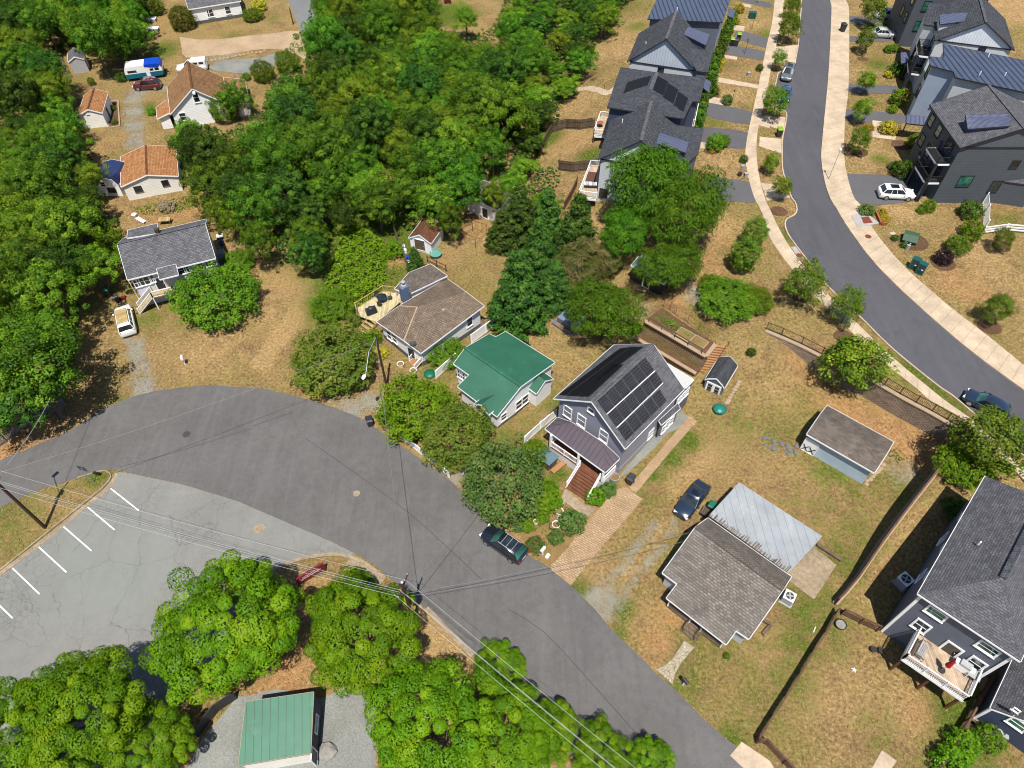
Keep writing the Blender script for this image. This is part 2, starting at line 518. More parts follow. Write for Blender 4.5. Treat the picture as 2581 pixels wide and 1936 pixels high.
GRAVEL_T = m_speckle('tan_gravel', [(0.25, D(190, 155, 115)), (0.5, D(215, 185, 148)), (0.8, D(238, 222, 200))], 4, 0.3)
PATHM = m_speckle('worn_dry_path', [(0.2, D(165, 128, 82)), (0.5, D(196, 158, 104)), (0.8, D(218, 184, 132))], 3.2, 0.4)
MULCH = m_speckle('brown_mulch', [(0.25, D(88, 62, 48)), (0.5, D(122, 92, 70)), (0.8, D(165, 132, 100))], 6, 0.6)
BEDSOIL = m_speckle('garden_soil', [(0.2, D(120, 92, 62)), (0.42, D(176, 138, 98)), (0.62, D(160, 140, 80)), (0.85, D(120, 125, 60))], 3.2, 0.6)
PAVER = m_brick('tan_pavers', D(228, 198, 160), D(206, 172, 132), D(168, 132, 98), 0.42, 0.22, 0.025, rot=R(33))
PAVER_R = m_brick('red_brick_paving', D(196, 140, 100), D(172, 112, 78), D(205, 170, 130), 0.42, 0.22, 0.03, rot=R(33))
FLAG = None
WHITE = m_plain('white_paint', (0.80, 0.80, 0.80, 1), 0.5, var=0.06)
LINE = m_plain('worn_line_paint', (0.78, 0.77, 0.75, 1), 0.8, var=0.12, vs=9)
SEAL = m_plain('tar_seal', D(70, 68, 70), 0.7)

# buildings
S_WHITE = m_siding('white_lap_siding', (0.90, 0.90, 0.89, 1), 0.24)
S_CREAM = m_siding('cream_lap_siding', (0.86, 0.83, 0.76, 1), 0.24)
S_LILAC = m_siding('pale_lilac_siding', (0.62, 0.63, 0.69, 1), 0.2)
S_GREY = m_siding('grey_lap_siding', DW(158, 158, 170), 0.2)
S_GREY2 = m_siding('grey_gable_siding', DW(150, 150, 164), 0.2)
S_SLATE = m_siding('slate_blue_siding', DW(104, 110, 124), 0.2)
S_NAVY = m_siding('navy_lap_siding', DW(66, 76, 100), 0.2)
S_DARK = m_siding('charcoal_lap_siding', DW(84, 90, 98), 0.24)
S_LIGHT = m_siding('light_grey_siding', DW(205, 208, 212), 0.24)
S_BLUEG = m_siding('pale_blue_metal_siding', DW(186, 206, 220), 0.22, dirt=0.2)
S_BOARD = m_siding('white_board_and_batten', DW(222, 226, 232), 0.42, vert=True)
S_BOARDG = m_siding('grey_board_and_batten', DW(190, 198, 208), 0.42, vert=True)
S_BOARDD = m_siding('charcoal_board_and_batten', DW(92, 98, 106), 0.42, vert=True)
STUCCO = m_plain('blue_grey_stucco', DW(150, 164, 184), 0.8, var=0.06, vs=1.0)
CHAR = m_plain('charcoal_trim', D(62, 64, 70), 0.55)
FOUND = m_plain('painted_foundation', D(206, 203, 200), 0.85)
FOUND_D = m_plain('dark_foundation', D(120, 118, 118), 0.9)
SH_GREY = m_shingle('grey_shingles', D(118, 118, 122), D(146, 146, 150))
SH_DARK = m_shingle('dark_shingles', D(84, 87, 94), D(110, 112, 119))
SH_CHAR = m_shingle('charcoal_shingles', D(112, 111, 118), D(138, 137, 143))
SH_TAUPE = m_shingle('taupe_shingles', D(142, 124, 108), D(170, 150, 130), stain=D(112, 98, 86))
SH_TAUPE2 = m_shingle('grey_brown_shingles', D(126, 116, 108), D(158, 146, 134), stain=D(98, 90, 84))
SH_RANCH = m_shingle('tan_grey_shingles', D(140, 132, 124), D(172, 163, 152), 0.25, 0.4)
SH_RANCH2 = m_shingle('brown_grey_shingles', D(120, 112, 104), D(142, 134, 126), 0.2, 0.36)
SH_ORANGE = m_shingle('orange_brown_shingles', D(196, 136, 88), D(226, 168, 116))
SH_BROWN = m_shingle('brown_shingles', D(166, 124, 86), D(200, 156, 112))
SH_RUST = m_shingle('rust_brown_shingles', D(126, 84, 62), D(150, 106, 80))
M_GREEN = m_seam('green_metal_roofing', D(60, 126, 98), 0.3, 0.5, dark=0.5, blot=D(88, 146, 118))
M_GREEN2 = m_seam('pale_green_metal_roofing', D(64, 138, 106), 0.62, 0.5, dark=0.4, blot=D(92, 158, 128))  # the park building's own paler green, wider seams, blotched lighter
M_NAVY = m_seam('dark_blue_metal_roofing', D(98, 108, 132), 0.75, axis=0, dark=0.34, width=0.34)
M_AWN = m_seam('blue_grey_metal_awning', D(112, 118, 146), 0.6, axis=0, dark=0.5, width=0.25)
M_PURP = m_seam('bronze_metal_roofing', D(114, 101, 110), 0.55, dark=0.42, width=0.16)
M_TIN = m_seam('weathered_tin', D(196, 202, 206), 0.82, 0.55, 0.0, dark=0.55, width=0.07, blot=D(232, 235, 236))
M_BLUE = m_seam('blue_tin', D(58, 72, 122), 0.3, dark=0.7)
M_TEAL = m_seam('blue_grey_tin', D(120, 146, 160), 0.24, dark=0.7)
FLAT = m_plain('white_roof_membrane', D(236, 236, 234), 0.7, var=0.04)
GLASS = m_glass('window_glass')
GLASS_G = m_glass('green_tinted_glass', (0.02, 0.10, 0.07, 1))
DOORD = m_plain('dark_door', D(52, 58, 68), 0.5)
SOLAR = m_brick('solar_cells', (0.012, 0.012, 0.018, 1), (0.016, 0.016, 0.022, 1), (0.075, 0.075, 0.085, 1), 0.33, 0.33, 0.018, pos=False)
SOLAR_B = m_plain('black_solar_glass', (0.008, 0.008, 0.010, 1), 0.5, spec=0.12)
ALU = m_plain('aluminium', (0.62, 0.63, 0.65, 1), 0.35, 0.6)
GALV = m_plain('galvanised_steel', (0.45, 0.46, 0.47, 1), 0.45, 0.5)
W_TAN = m_wood('new_timber', D(222, 190, 132))
W_DECK = m_wood('pale_deck_boards', D(222, 196, 168), 0.16)
W_RED = m_wood('brown_deck_boards', D(142, 92, 66), 0.16)
W_GREY = m_wood('weathered_fence_boards', D(136, 116, 96), 0.15)
W_DARK = m_wood('dark_brown_timber', D(128, 98, 76), 0.2)
W_POST = m_plain('brown_post_timber', D(128, 80, 50), 0.85)
W_STEP = m_plain('orange_brown_timber', D(206, 150, 100), 0.8)
W_POLE = m_plain('creosoted_pole', D(92, 58, 42), 0.85, var=0.2, vs=1.5)
STONE = m_brick('retaining_wall_block', D(190, 170, 150), D(160, 138, 120), D(96, 78, 66), 0.42, 0.19, 0.026, pos=False)
STONE_T = m_brick('tan_retaining_block', D(222, 192, 150), D(196, 164, 124), D(104, 78, 56), 0.6, 0.2, 0.03, pos=False)
CAP = m_plain('wall_cap_stone', D(206, 178, 146), 0.9, var=0.15)
ROCK = m_plain('field_stone', D(176, 172, 162), 0.9, var=0.25, vs=2)
BLACK = m_plain('black_metal', (0.02, 0.02, 0.022, 1), 0.5)
BLACKV = m_plain('black_vinyl_cloth', (0.022, 0.023, 0.026, 1), 0.55)
RUBBER = m_plain('tyre_rubber', (0.018, 0.018, 0.018, 1), 0.8)
RIM = m_plain('wheel_alloy', (0.45, 0.46, 0.48, 1), 0.3, 0.7)
PLAST_K = m_plain('black_plastic', (0.03, 0.032, 0.035, 1), 0.5)
PLAST_N = m_plain('navy_plastic', D(48, 56, 72), 0.5)
GREENP = m_plain('green_plastic', D(22, 128, 92), 0.45)
LIME = m_plain('lime_plastic', D(160, 210, 40), 0.45)
TEALP = m_plain('teal_plastic', D(40, 150, 130), 0.4)
TRANSF = m_plain('green_enclosure_paint', D(70, 104, 78), 0.5)
TEALBOX = m_plain('teal_enclosure_paint', D(28, 104, 100), 0.5)
REDP = m_plain('red_paint', D(150, 30, 44), 0.5)
REDCLOTH = m_plain('red_canvas', D(205, 24, 36), 0.8)
BLUECLOTH = m_plain('blue_tarpaulin', D(16, 84, 222), 0.5, var=0.15)
TERRA = m_plain('terracotta', D(190, 110, 70), 0.8)
RUSTG = m_plain('rusty_iron', D(150, 74, 52), 0.8, var=0.2, vs=6)
IRON = m_plain('cast_iron', D(84, 82, 82), 0.7)
SIGNB = m_plain('sign_back', D(88, 92, 110), 0.5)
HEADL = m_plain('lamp_lens', (0.75, 0.77, 0.78, 1), 0.12)
TAILL = m_plain('tail_lens', (0.35, 0.01, 0.015, 1), 0.2)
WIRE = m_plain('cable_sheath', (0.16, 0.16, 0.16, 1), 0.5)
WIRE_L = m_plain('bare_conductor', (0.60, 0.60, 0.58, 1), 0.35, 0.5)
GREYBLUE = m_plain('blue_grey_paint', D(122, 140, 168), 0.6)
BARK = m_plain('tree_bark', (0.10, 0.075, 0.055, 1), 0.95, var=0.3, vs=2)
CAR_BLACK = m_paint('black_car_paint', (0.008, 0.010, 0.018, 1))
CAR_NAVY = m_paint('dark_navy_car_paint', (0.012, 0.022, 0.045, 1))
CAR_MAROON = m_paint('maroon_car_paint', (0.09, 0.008, 0.012, 1))
CAR_WHITE = m_paint('white_car_paint', (0.78, 0.78, 0.77, 1))
CAR_GREY = m_paint('grey_car_paint', (0.10, 0.11, 0.12, 1))
CAR_SILVER = m_paint('silver_car_paint', (0.42, 0.43, 0.44, 1))
CAR_BLUE = m_paint('blue_car_paint', (0.02, 0.07, 0.14, 1))
CARGLASS = m_glass('car_glass', (0.012, 0.018, 0.02, 1), 0.05)
CARGLASS_G = m_glass('green_windscreen', (0.02, 0.09, 0.07, 1), 0.05)
TEALPAINT = m_plain('teal_enamel', D(28, 132, 156), 0.4)

# ------------------------------------------------------------------ ground sheet
def ground_material():
    t = NT('dry_lawn', 0.95, 0.1)
    p = t.coord('Position')
    big, mid, fine, hair = t.noise(p, 0.10, 4, 0.65), t.noise(p, 0.7, 5, 0.7), t.noise(p, 3.2, 5, 0.75), t.noise(p, 11, 3, 0.8)
    brown = t.ramp(fine, [(0.30, D(106, 82, 52)), (0.45, D(150, 118, 80)), (0.57, D(176, 144, 100)), (0.72, D(208, 178, 130))])
    tan = t.ramp(fine, [(0.30, D(124, 98, 56)), (0.45, D(174, 142, 90)), (0.57, D(200, 168, 114)), (0.72, D(232, 204, 152))])
    tan = t.mix(t.ramp(t.noise(p, 0.22, 5, 0.7, 0.5), [(0.46, 0.0), (0.62, 1.0)]), tan, brown)
    olive = t.ramp(fine, [(0.30, D(92, 86, 40)), (0.47, D(142, 132, 66)), (0.60, D(172, 158, 90)), (0.76, D(212, 194, 128))])
    green = t.ramp(fine, [(0.28, D(56, 72, 20)), (0.5, D(102, 122, 38)), (0.72, D(150, 160, 66))])
    soil = t.ramp(fine, [(0.28, D(150, 108, 68)), (0.5, D(200, 152, 98)), (0.72, D(228, 188, 138))])
    gra = t.ramp(hair, [(0.3, D(140, 136, 122)), (0.5, D(172, 168, 152)), (0.75, D(206, 202, 186))])
    c = t.mix(t.ramp(t.math('ADD', t.math('MULTIPLY', big, 0.55), t.math('MULTIPLY', mid, 0.45)), [(0.45, 0.0), (0.60, 0.8)]), tan, olive)
    def layer(c, name, other, gain=1.1, soft=0.5):
        a = t.attr(name)
        m = t.math('ADD', t.math('MULTIPLY', a, gain), t.math('MULTIPLY', t.math('SUBTRACT', t.math('ADD', t.math('MULTIPLY', mid, 0.6), t.math('MULTIPLY', fine, 0.4)), 0.5), 1.9))
        return t.mix(t.ramp(m, [(0.5 - soft / 2, 0.0), (0.5 + soft / 2, 1.0)]), c, other)
    c = layer(c, 'straw', t.ramp(fine, [(0.30, D(146, 112, 66)), (0.46, D(192, 156, 102)), (0.58, D(214, 180, 124)), (0.74, D(238, 210, 160))]))
    c = layer(c, 'green', green)
    c = layer(c, 'soil', soil)
    c = layer(c, 'stones', gra, 1.05, 0.65)
    c = t.mix(1.0, c, t.ramp(hair, [(0.32, 0.66), (0.68, 1.3)]), 'MULTIPLY')
    c = t.mix(1.0, c, t.ramp(mid, [(0.3, 0.84), (0.7, 1.12)]), 'MULTIPLY')
    hs = t.n('ShaderNodeHueSaturation'); hs.inputs['Saturation'].default_value = 0.98; hs.inputs['Value'].default_value = 1.1; t.put(hs.inputs['Color'], c); c = hs.outputs[0]
    t.col(c)
    t.bump(t.math('ADD', fine, t.math('MULTIPLY', hair, 0.6)), 0.75, 0.12)
    return t.m
GROUND = ground_material()

# patches of the lawn: picture place, radius in metres, amount
GREEN = [(t21(1250, 1060), 3.0, .55), (t21(1050, 800), 3.0, .45), (t21(1500, 1080), 3, .35), (t22(660, 200), 6, 1.1), (t22(560, 330), 4, 1.0), (t22(900, 480), 9, 1.2), (t22(820, 800), 6, 1.1), (t22(640, 950), 4, .9),
         (t22(1180, 700), 4, .5), (t22(1700, 1350), 3, .6), (t22(1560, 1480), 2.5, .6), (t32(2150, 560), 4, .6), (t33(450, 220), 2.6, .7), (t33(250, 380), 2.2, .5), (t33(1500, 500), 1.6, 1.0), (t33(1350, 640), 1.6, .9), (t33(1200, 780), 1.5, .8),
         (t33(1130, 950), 2, .4), (t33(1950, 380), 3, .5), (t33(1800, 480), 4, .35), (t34(420, 180), 3, .5), (t34(150, 400), 5, .4), (t34(560, 720), 3, .6), (t34(760, 880), 2.5, .5), (t34(400, 1000), 7, .3), (t34(700, 1250), 5, .4), (t34(1200, 900), 3.5, .5), (t34(950, 820), 3, .4),
         (t34(620, 1500), 4, .5), (t44(400, 350), 4, .6), (t44(330, 600), 3, .6), (t44(250, 900), 3, .5), (t44(100, 1000), 4, .3), (t44(560, 560), 2.5, .5), (t44(1000, 1350), 3, .4), (t44(1600, 1250), 2.5, .8), (t44(1700, 1100), 2, .8), (t44(1700, 1560), 4, .7), (t44(500, 250), 3, .5),
         (t43(1750, 760), 6, .45), (t43(1500, 950), 3, .6), (t43(960, 330), 1.5, .8), (t43(920, 530), 1.2, .7), (t43(600, 170), 1.5, .8), (t43(1880, 1440), 1.6, .8), (t43(2000, 1000), 5, .4), (t31(100, 1100), 5, .5), (t31(500, 870), 4, .4), (t31(800, 770), 2.5, .7), (t31(60, 1350), 4, .45), (t31(1000, 190), 2, .5),
         (t24(700, 960), 2, .7), (t24(1300, 1500), 3, .8), (t34(1450, 80), 2, .8), (t34(1600, 200), 2, .7), (t24(200, 380), 2, .7), (t24(2050, 230), 2.5, .6), (t24(860, 380), 2, .4), (t23(1580, 980), 1.8, .7), (t23(1650, 1150), 2.5, .4), (t14(40, 60), 3, .4), (t14(960, 540), 2.4, .7), (t14(1000, 200), 4, .9), (t14(1000, 1340), 2.2, .6), (t14(760, 850), 3, .3), (t14(30, 300), 3, .6),
         (t13(1080, 220), 3, .6), (t13(1000, 60), 4, .5), (t13(700, 1300), 2.5, .9), (t13(300, 1150), 3.5, 1.0), (t13(1700, 1020), 3, .5), (t13(1850, 550), 3, .35), (t11(1350, 420), 4, .8), (t11(1100, 400), 4, .5), (t11(650, 680), 5, .3), (t11(1230, 900), 2.4, .7), (t11(1000, 900), 3, .35), (t11(1950, 290), 3, .5), (t12(1630, 120), 6, .9), (t12(150, 150), 4, .45), (t33(820, 900), 1.4, .7), (t33(420, 780), 1.5, .8), (t42(1500, 600), 2, .1)]
SOIL = [(t34(700, 250), 3.0, .8), (t34(900, 360), 3.0, .8), (t34(1100, 470), 3.4, .85), (t34(1300, 520), 3, .8), (t34(480, 150), 3, .5), (t34(1350, 620), 2.2, .8), (t34(1050, 560), 2.4, .6), (t31(250, 480), 2.5, .8), (t31(60, 600), 2.5, .85), (t31(430, 390), 2.2, .7), (t31(650, 270), 2.5, .6), (t43(1250, 600), 1.6, .7), (t43(1380, 370), 2, .6), (t43(1200, 500), 2.4, .45), (t43(1780, 930), 3, .35), (t43(1200, 760), 1.5, .5),
        (t44(1290, 1200), 2, .5), (t34(1480, 800), 2.4, .35), (t42(1010, 990), 2.5, .9), (t42(1080, 1050), 1.5, .9), (t42(540, 250), 2, .6), (t42(250, 950), 3, .8), (t42(100, 1040), 2, .8), (t24(1600, 750), 4, .6), (t24(1760, 870), 3, .6), (t24(1450, 850), 3, .4), (t24(400, 1500), 3.5, .6), (t24(2000, 150), 3, .4), (t24(1350, 520), 3, .3), (t23(1600, 560), 4, .55), (t23(1780, 420), 4, .4), (t23(1780, 700), 3, .5), (t23(1400, 950), 3, .55), (t23(1200, 1030), 3, .45), (t23(620, 1220), 4, .25),
        (t21(1550, 160), 4, .6), (t21(1300, 220), 3, .5), (t21(680, 1250), 3, .5), (t21(450, 1290), 3, .7), (t21(980, 640), 2.5, .5), (t21(2100, 640), 5, .35), (t22(250, 700), 6, .3), (t22(1190, 600), 2, .6), (t22(1560, 560), 2.4, .4), (t22(250, 1580), 2, .4), (t22(1850, 300), 4, .3), (t11(880, 560), 4, .35), (t11(860, 1240), 3, .4), (t11(1330, 160), 4, .5), (t13(900, 300), 4, .35), (t13(500, 1200), 4, .4), (t13(600, 1000), 3, .3), (t14(2080, 80), 8, .3), (t34(1330, 760), 2.5, .3), (t33(200, 1200), 4, .5)]
STONES = [(t43(820, 130), 1.0, .65), (t43(740, 230), 1.2, .75), (t43(880, 260), 1.2, .7), (t43(800, 350), 1.2, .8), (t43(700, 270), 1.0, .8),
          (t32(830, 240), 1.8, .9), (t32(960, 170), 1.5, .8), (t32(1010, 200), 1.4, .7), (t32(650, 130), 2, .35), (t32(1750, 750), 1.5, .8), (t32(1680, 830), 1.2, .8), (t32(1720, 680), 1.2, .5), (t23(1620, 860), 2.0, .7), (t23(1700, 1000), 1.4, .55), (t23(1130, 1020), 1.4, .5), (t34(1180, 760), 1.6, .5), (t34(1080, 640), 1.2, .4), (t11(1850, 490), 3, .6)]

def along(pts, r, a, step=1.0):
    pl = catmull([tuple(G(p))[:2] for p in pts], step)
    return [(proj((x, y, hz(x, y))), r, a) for x, y in pl]
STONES += along(P(t33, 1235, 1195, 1130, 1320, 1050, 1420, 960, 1560) + P(t43, 830, 110, 740, 230), .5, .82) + along(P(t33, 1385, 1195, 1290, 1370, 1190, 1500) + P(t43, 1060, 80, 960, 210, 850, 340), .5, .82)
for _dx in (-36, 36): STONES += along(P(t11, 1150 + _dx, 760, 1115 + _dx, 850, 1115 + _dx, 960, 1125 + _dx, 1080, 1130 + _dx, 1230), .75, .95)
STONES += along(P(t11, 1130, 752, 1250, 745, 1400, 742), 1.0, .9)
STONES += along(P(t21, 1080, 1250, 1110, 1400, 1140, 1520, 1160, 1670), .6, .92) + along(P(t21, 1155, 1250, 1190, 1400, 1230, 1520, 1262, 1670), .65, .92) + along(P(t21, 1190, 1620, 1215, 1680), 1.3, .9)
STRAW = along(P(t22, 770, 190, 670, 400, 600, 560, 560, 700, 450, 880, 350, 1050, 200, 1250, 60, 1450), 1.3, 1.2) + along(P(t33, 1310, 1200, 1210, 1350, 1110, 1480, 1000, 1620), .9, .6) + along(P(t33, 1450, 900, 1600, 700, 1800, 520, 2000, 420), 1.8, .6) + [
    (t22(300, 800), 5, .6), (t22(480, 620), 3, .7), (t22(150, 1050), 4, .5), (t42(1500, 640), 3.5, .95), (t42(1650, 740), 2, .9), (t42(1400, 520), 2, .9), (t24(1150, 180), 3, .7), (t24(1800, 560), 6, .6), (t24(1500, 740), 4, .5), (t24(2000, 750), 6, .5), (t14(900, 1300), 4, .6), (t14(950, 1050), 3, .5), (t14(850, 620), 4, .5), (t14(2100, 60), 8, .8), (t13(900, 420), 6, .75), (t13(1000, 250), 5, .6), (t13(500, 1150), 6, .8), (t13(600, 850), 5, .6), (t13(1900, 800), 4, .6), (t13(1800, 1350), 4, .6), (t13(2050, 200), 4, .5),
    (t44(1250, 1230), 3, .6), (t44(700, 1100), 5, .3), (t44(900, 900), 4, .4), (t43(1500, 1200), 4, .35), (t43(1150, 450), 3, .4), (t34(200, 200), 4, .4), (t34(250, 700), 5, .35), (t23(1800, 300), 4, .6), (t23(300, 1250), 4, .4), (t23(500, 1400), 4, .4), (t31(600, 950), 3, .5), (t31(200, 1200), 4, .35), (t21(1800, 1350), 5, .5), (t21(850, 1300), 5, .3), (t11(1500, 240), 4, .3), (t34(1300, 850), 3, .5), (t34(1250, 1150), 3, .4)]
def blobs(X, Y, lst):
    o = np.zeros(X.shape)
    for px, r, a in lst:
        g = G(px)
        d2 = (X - g.x) ** 2 + (Y - g.y) ** 2
        o = np.maximum(o, a * np.exp(-d2 / (1.1 * r * r)))
    return o

def make_ground():
    xs = np.concatenate([[-4000, -1500, -700, -350, -220], np.arange(-150, 151, 1.5), [220, 350, 700, 1500, 4000]])
    ys = np.concatenate([[-4000, -1200, -400, -120], np.arange(-30, 215, 1.5), [280, 400, 700, 1500, 4000]])
    X, Y = np.meshgrid(xs, ys)
    X = X.ravel(); Y = Y.ravel()
    nx, ny = np.meshgrid(np.arange(-62, 78, .7), np.arange(4, 104, .7))
    nb = lambda x, y: (x > -62) & (x < 77) & (y > 4) & (y < 103.5) & (np.abs(x) < y * .85 + 24)
    far = ~nb(X, Y); near = nb(nx.ravel(), ny.ravel())
    X = np.r_[X[far], nx.ravel()[near]]; Y = np.r_[Y[far], ny.ravel()[near]]
    X = X + np.where(np.abs(X) < 149, 0.21 * np.sin(Y * 1.7 + X), 0)
    hd = dist_pl(X, Y, HARD)
    keep = hd > 1.0
    pts = [(x, y) for x, y in zip(X[keep], Y[keep])]
    side = [None] * len(pts)
    line = catmull(HARD, 0.8)
    # the retained edge: a low and a high row of points close together
    for d, s in ((0.06, None), (-0.06, None), (0.9, None), (-0.9, None)):
        for q in offset(line, d):
            pts.append(q)
    co, ed, fa = delaunay_2d_cdt([Vector(p) for p in pts], [], [], 0, 1e-5)[:3]
    V = np.array([(c.x, c.y) for c in co])
    Z = height(V[:, 0], V[:, 1])
    me = bpy.data.meshes.new('ground')
    me.from_pydata([(x, y, z) for (x, y), z in zip(V, Z)], [], fa)
    for nm, lst in (('green', GREEN), ('soil', SOIL), ('stones', STONES), ('straw', STRAW)):
        a = me.attributes.new(nm, 'FLOAT', 'POINT')
        a.data.foreach_set('value', blobs(V[:, 0], V[:, 1], lst).astype(np.float32))
    me.materials.append(GROUND)
    me.shade_smooth()
    me.update()
    # faces up
    if me.polygons[0].normal.z < 0: me.flip_normals()
    o = bpy.data.objects.new('ground', me); COL.objects.link(o)
    return tag(o, kind='structure')
make_ground()

PAVED = []
def sheet(name, pts, z, mat, thick=0.10, label=None):
    """flat sheet of paving with a thin edge down into the ground"""
    PAVED.append([tuple(p[:2]) for p in pts])
    mb = MB().prism(pts, z - thick, z)
    return struct(name, mb, mat)

# ------------------------------------------------------------------ lower road, lot and island
up = P(t31, -260, 775, 0, 665, 290, 545, 620, 395, 800, 270, 1060, 150, 1290, 90, 1560, 55, 1800, 40, 2190, 72) + P(t32, 300, 115, 530, 180, 760, 260, 920, 330, 1080, 440, 1250, 555, 1450, 690, 1640, 835, 1780, 960, 1900, 1060, 2040, 1200) + P(t33, 150, 1440, 350, 1562) + P(t43, 530, 135, 800, 420, 1000, 640, 1200, 830, 1400, 1005, 1600, 1210, 1800, 1390, 1990, 1560, 2190, 1760, 2500, 2050)
lo = P(t43, 1400, 2400, 647, 1659) + P(t42, 1830, 720, 1420, 310) + P(t32, 1240, 1740, 1100, 1615, 1030, 1555, 950, 1503, 840, 1440, 640, 1340, 430, 1250, 200, 1150, 0, 1065) + P(t31, 2000, 1010, 1740, 930, 1500, 860, 1170, 790, 1000, 748, 930, 748, 830, 755, 650, 810, 520, 855, 330, 910, 130, 1000, 0, 1060, -260, 1170)
upw = ragged(catmull(px2(up), 0.7), 0.07, 3)
low = catmull(px2(lo), 0.9)
sheet('road', upw + low, 0.03, A_ROAD)
# old parking lot, 20 mm lower course
lotp = px2(P(t31, 985, 760) + P(t31, 1170, 792, 1500, 862, 1740, 932, 2000, 1012) + P(t32, 0, 1067, 200, 1152, 430, 1252, 640, 1342, 840, 1442, 830, 1460, 700, 1452, 560, 1465, 390, 1492, 250, 1540) + [(600, 1500), (560, 1640), (500, 1720), (440, 1790), (380, 1960), (-200, 2200), (-260, 1760)] + P(t31, -400, 1950, 0, 1640, 330, 1385, 620, 1120, 880, 890))
sheet('parking_lot', lotp, 0.022, A_LOT)
mb = MB()
for a, b in ((t31(925, 900), t31(1160, 1085)), (t31(735, 1058), t31(960, 1248)), (t31(530, 1218), t31(766, 1423)), (t31(325, 1390), t31(556, 1602)), (t31(105, 1567), t41(332, 205)), (t41(-130, 175), t41(105, 405))):
    A, B = W(a), W(b)
    d = (B - A).normalized(); n = Vector((-d.y, d.x, 0)) * 0.06
    mb.poly([A - n + Vector((0, 0, .028)), B - n + Vector((0, 0, .028)), B + n + Vector((0, 0, .028)), A + n + Vector((0, 0, .028))])
struct('parking_line', mb, LINE)
# seams and tar lines in the road
mb = MB()
for pts in (P(t43, 0, 330, 300, 520, 700, 950, 1100, 1400, 1350, 1650), P(t32, 430, 480, 860, 780, 1300, 1110, 1700, 1470, 1900, 1660), P(t31, 1000, 722, 1420, 612, 2100, 400), P(t32, -10, 380, 330, 262)):
    pl = catmull(px2(pts), 2)
    a, b = offset(pl, 0.025), offset(pl, -0.025)
    for i in range(len(pl) - 1):
        mb.poly([(*a[i], .034), (*b[i], .034), (*b[i + 1], .034), (*a[i + 1], .034)])
struct('road_seam', mb, SEAL)
# island with kerb
isl = px2(P(t31, -260, 1172, 0, 1064, 130, 1004, 330, 914, 520, 859, 650, 815, 830, 760, 885, 757, 922, 775, 932, 808, 905, 850, 860, 900, 600, 1110, 300, 1350, 0, 1590, -300, 1830))
struct('kerb', strip('kerb', isl[5:], 0.16, 0.0, 0.16, None), CONC_G)
gut = catmull(px2(P(t31, 955, 775, 965, 810, 935, 862, 885, 915, 625, 1125, 325, 1368, 0, 1615, -300, 1850)), 1.0)
struct('gutter', strip('gutter', gut, 0.5, 0.0, 0.035, None), CONC_G)
k2 = catmull(px2(P(t32, 250, 1540, 400, 1490, 560, 1462, 700, 1455, 800, 1475, 900, 1512, 960, 1552, 1030, 1600, 1100, 1660)), 0.8)
mb = strip('kerb', k2, 0.35, 0.0, 0.15, None)
for a, b in (((t42(1440, 325)), (t42(1830, 722))),):
    mb2 = strip('kerb', catmull(px2([a, b]), 0.8), 0.5, 0.0, 0.12, None)
    i = len(mb.v); mb.v += mb2.v; mb.f += [tuple(k + i for k in f) for f in mb2.f]; mb.m += mb2.m
k3 = offset(k2[len(k2) // 2:], -0.55)
mb2 = strip('kerb', k3, 0.75, 0.0, 0.05, None)
i = len(mb.v); mb.v += mb2.v; mb.f += [tuple(k + i for k in f) for f in mb2.f]; mb.m += mb2.m
struct('kerb', mb, CONC_G)
# gravel court by the green shelter
sheet('gravel_court', ragged(catmull(px2(P(t41, 1985, 1060, 1830, 1250, 1700, 1400, 1560, 1659, 1500, 1900) + P(t42, 900, 1900, 1010, 1659, 1020, 1400, 1090, 1175, 950, 1060, 810, 945, 560, 1080, 200, 1000) + P(t41, 2100, 1050)), 1.5), 0.1, 5), 0.02, GRAVEL_B)

# brick drive and paths by the blue house
sheet('paver_driveway', px2(P(t33, 880, 925, 975, 885, 1130, 990, 700, 1490) + P(t43, 528, 132, 370, 8) + P(t33, 350, 1560, 500, 1400)), 0.034, PAVER)
sheet('paver_path', px2(P(t33, 1030, 915, 1010, 890, 1380, 455, 1635, 145, 1735, 168, 1400, 545, 1075, 935)), 0.03, PAVER)
sheet('brick_patio', px2(P(t33, 1500, 175, 1530, 40, 1560, -40, 1650, 50, 1640, 110, 1590, 200)), 0.038, PAVER_R)
sheet('gravel_strip', ragged(px2(P(t33, 930, 810, 1000, 770, 1230, 560, 1330, 440, 1430, 400, 1600, 190, 1500, 160, 1380, 300, 1200, 480, 960, 760)), 0.05, 2), 0.018, GRAVEL_B)
sheet('concrete_walk', px2(P(t33, 475, 905, 650, 1040, 740, 1075, 655, 1145, 560, 1075, 440, 985)), 0.03, CONC_G)
# stone walk of the tan house
FLAGM = NT('flagstone', 0.9, 0.2)
_p = FLAGM.coord('Position')
_v = FLAGM.n('ShaderNodeTexVoronoi', feature='DISTANCE_TO_EDGE'); _v.inputs['Scale'].default_value = 3.4; FLAGM.put(_v.inputs['Vector'], _p)
_n = FLAGM.noise(_p, 2.5, 4)
FLAGM.col(FLAGM.mix(FLAGM.ramp(_v.outputs[0], [(0.0, 0.0), (0.06, 1.0)]), D(120, 104, 80), FLAGM.ramp(_n, [(0.3, D(188, 172, 140)), (0.7, D(232, 220, 196))])))
FLAG = FLAGM.m
sheet('stone_walk', catmull(px2(P(t43, 1475, 595, 1380, 740, 1320, 795, 1238, 835)), 1) + catmull(px2(P(t43, 1378, 960, 1400, 870, 1450, 780, 1560, 650)), 1), 0.03, FLAG)
sheet('concrete_apron', px2(P(t43, 1955, 1440, 1858, 1555, 2150, 1830, 2300, 1770, 2190, 1600)), 0.036, CONC)
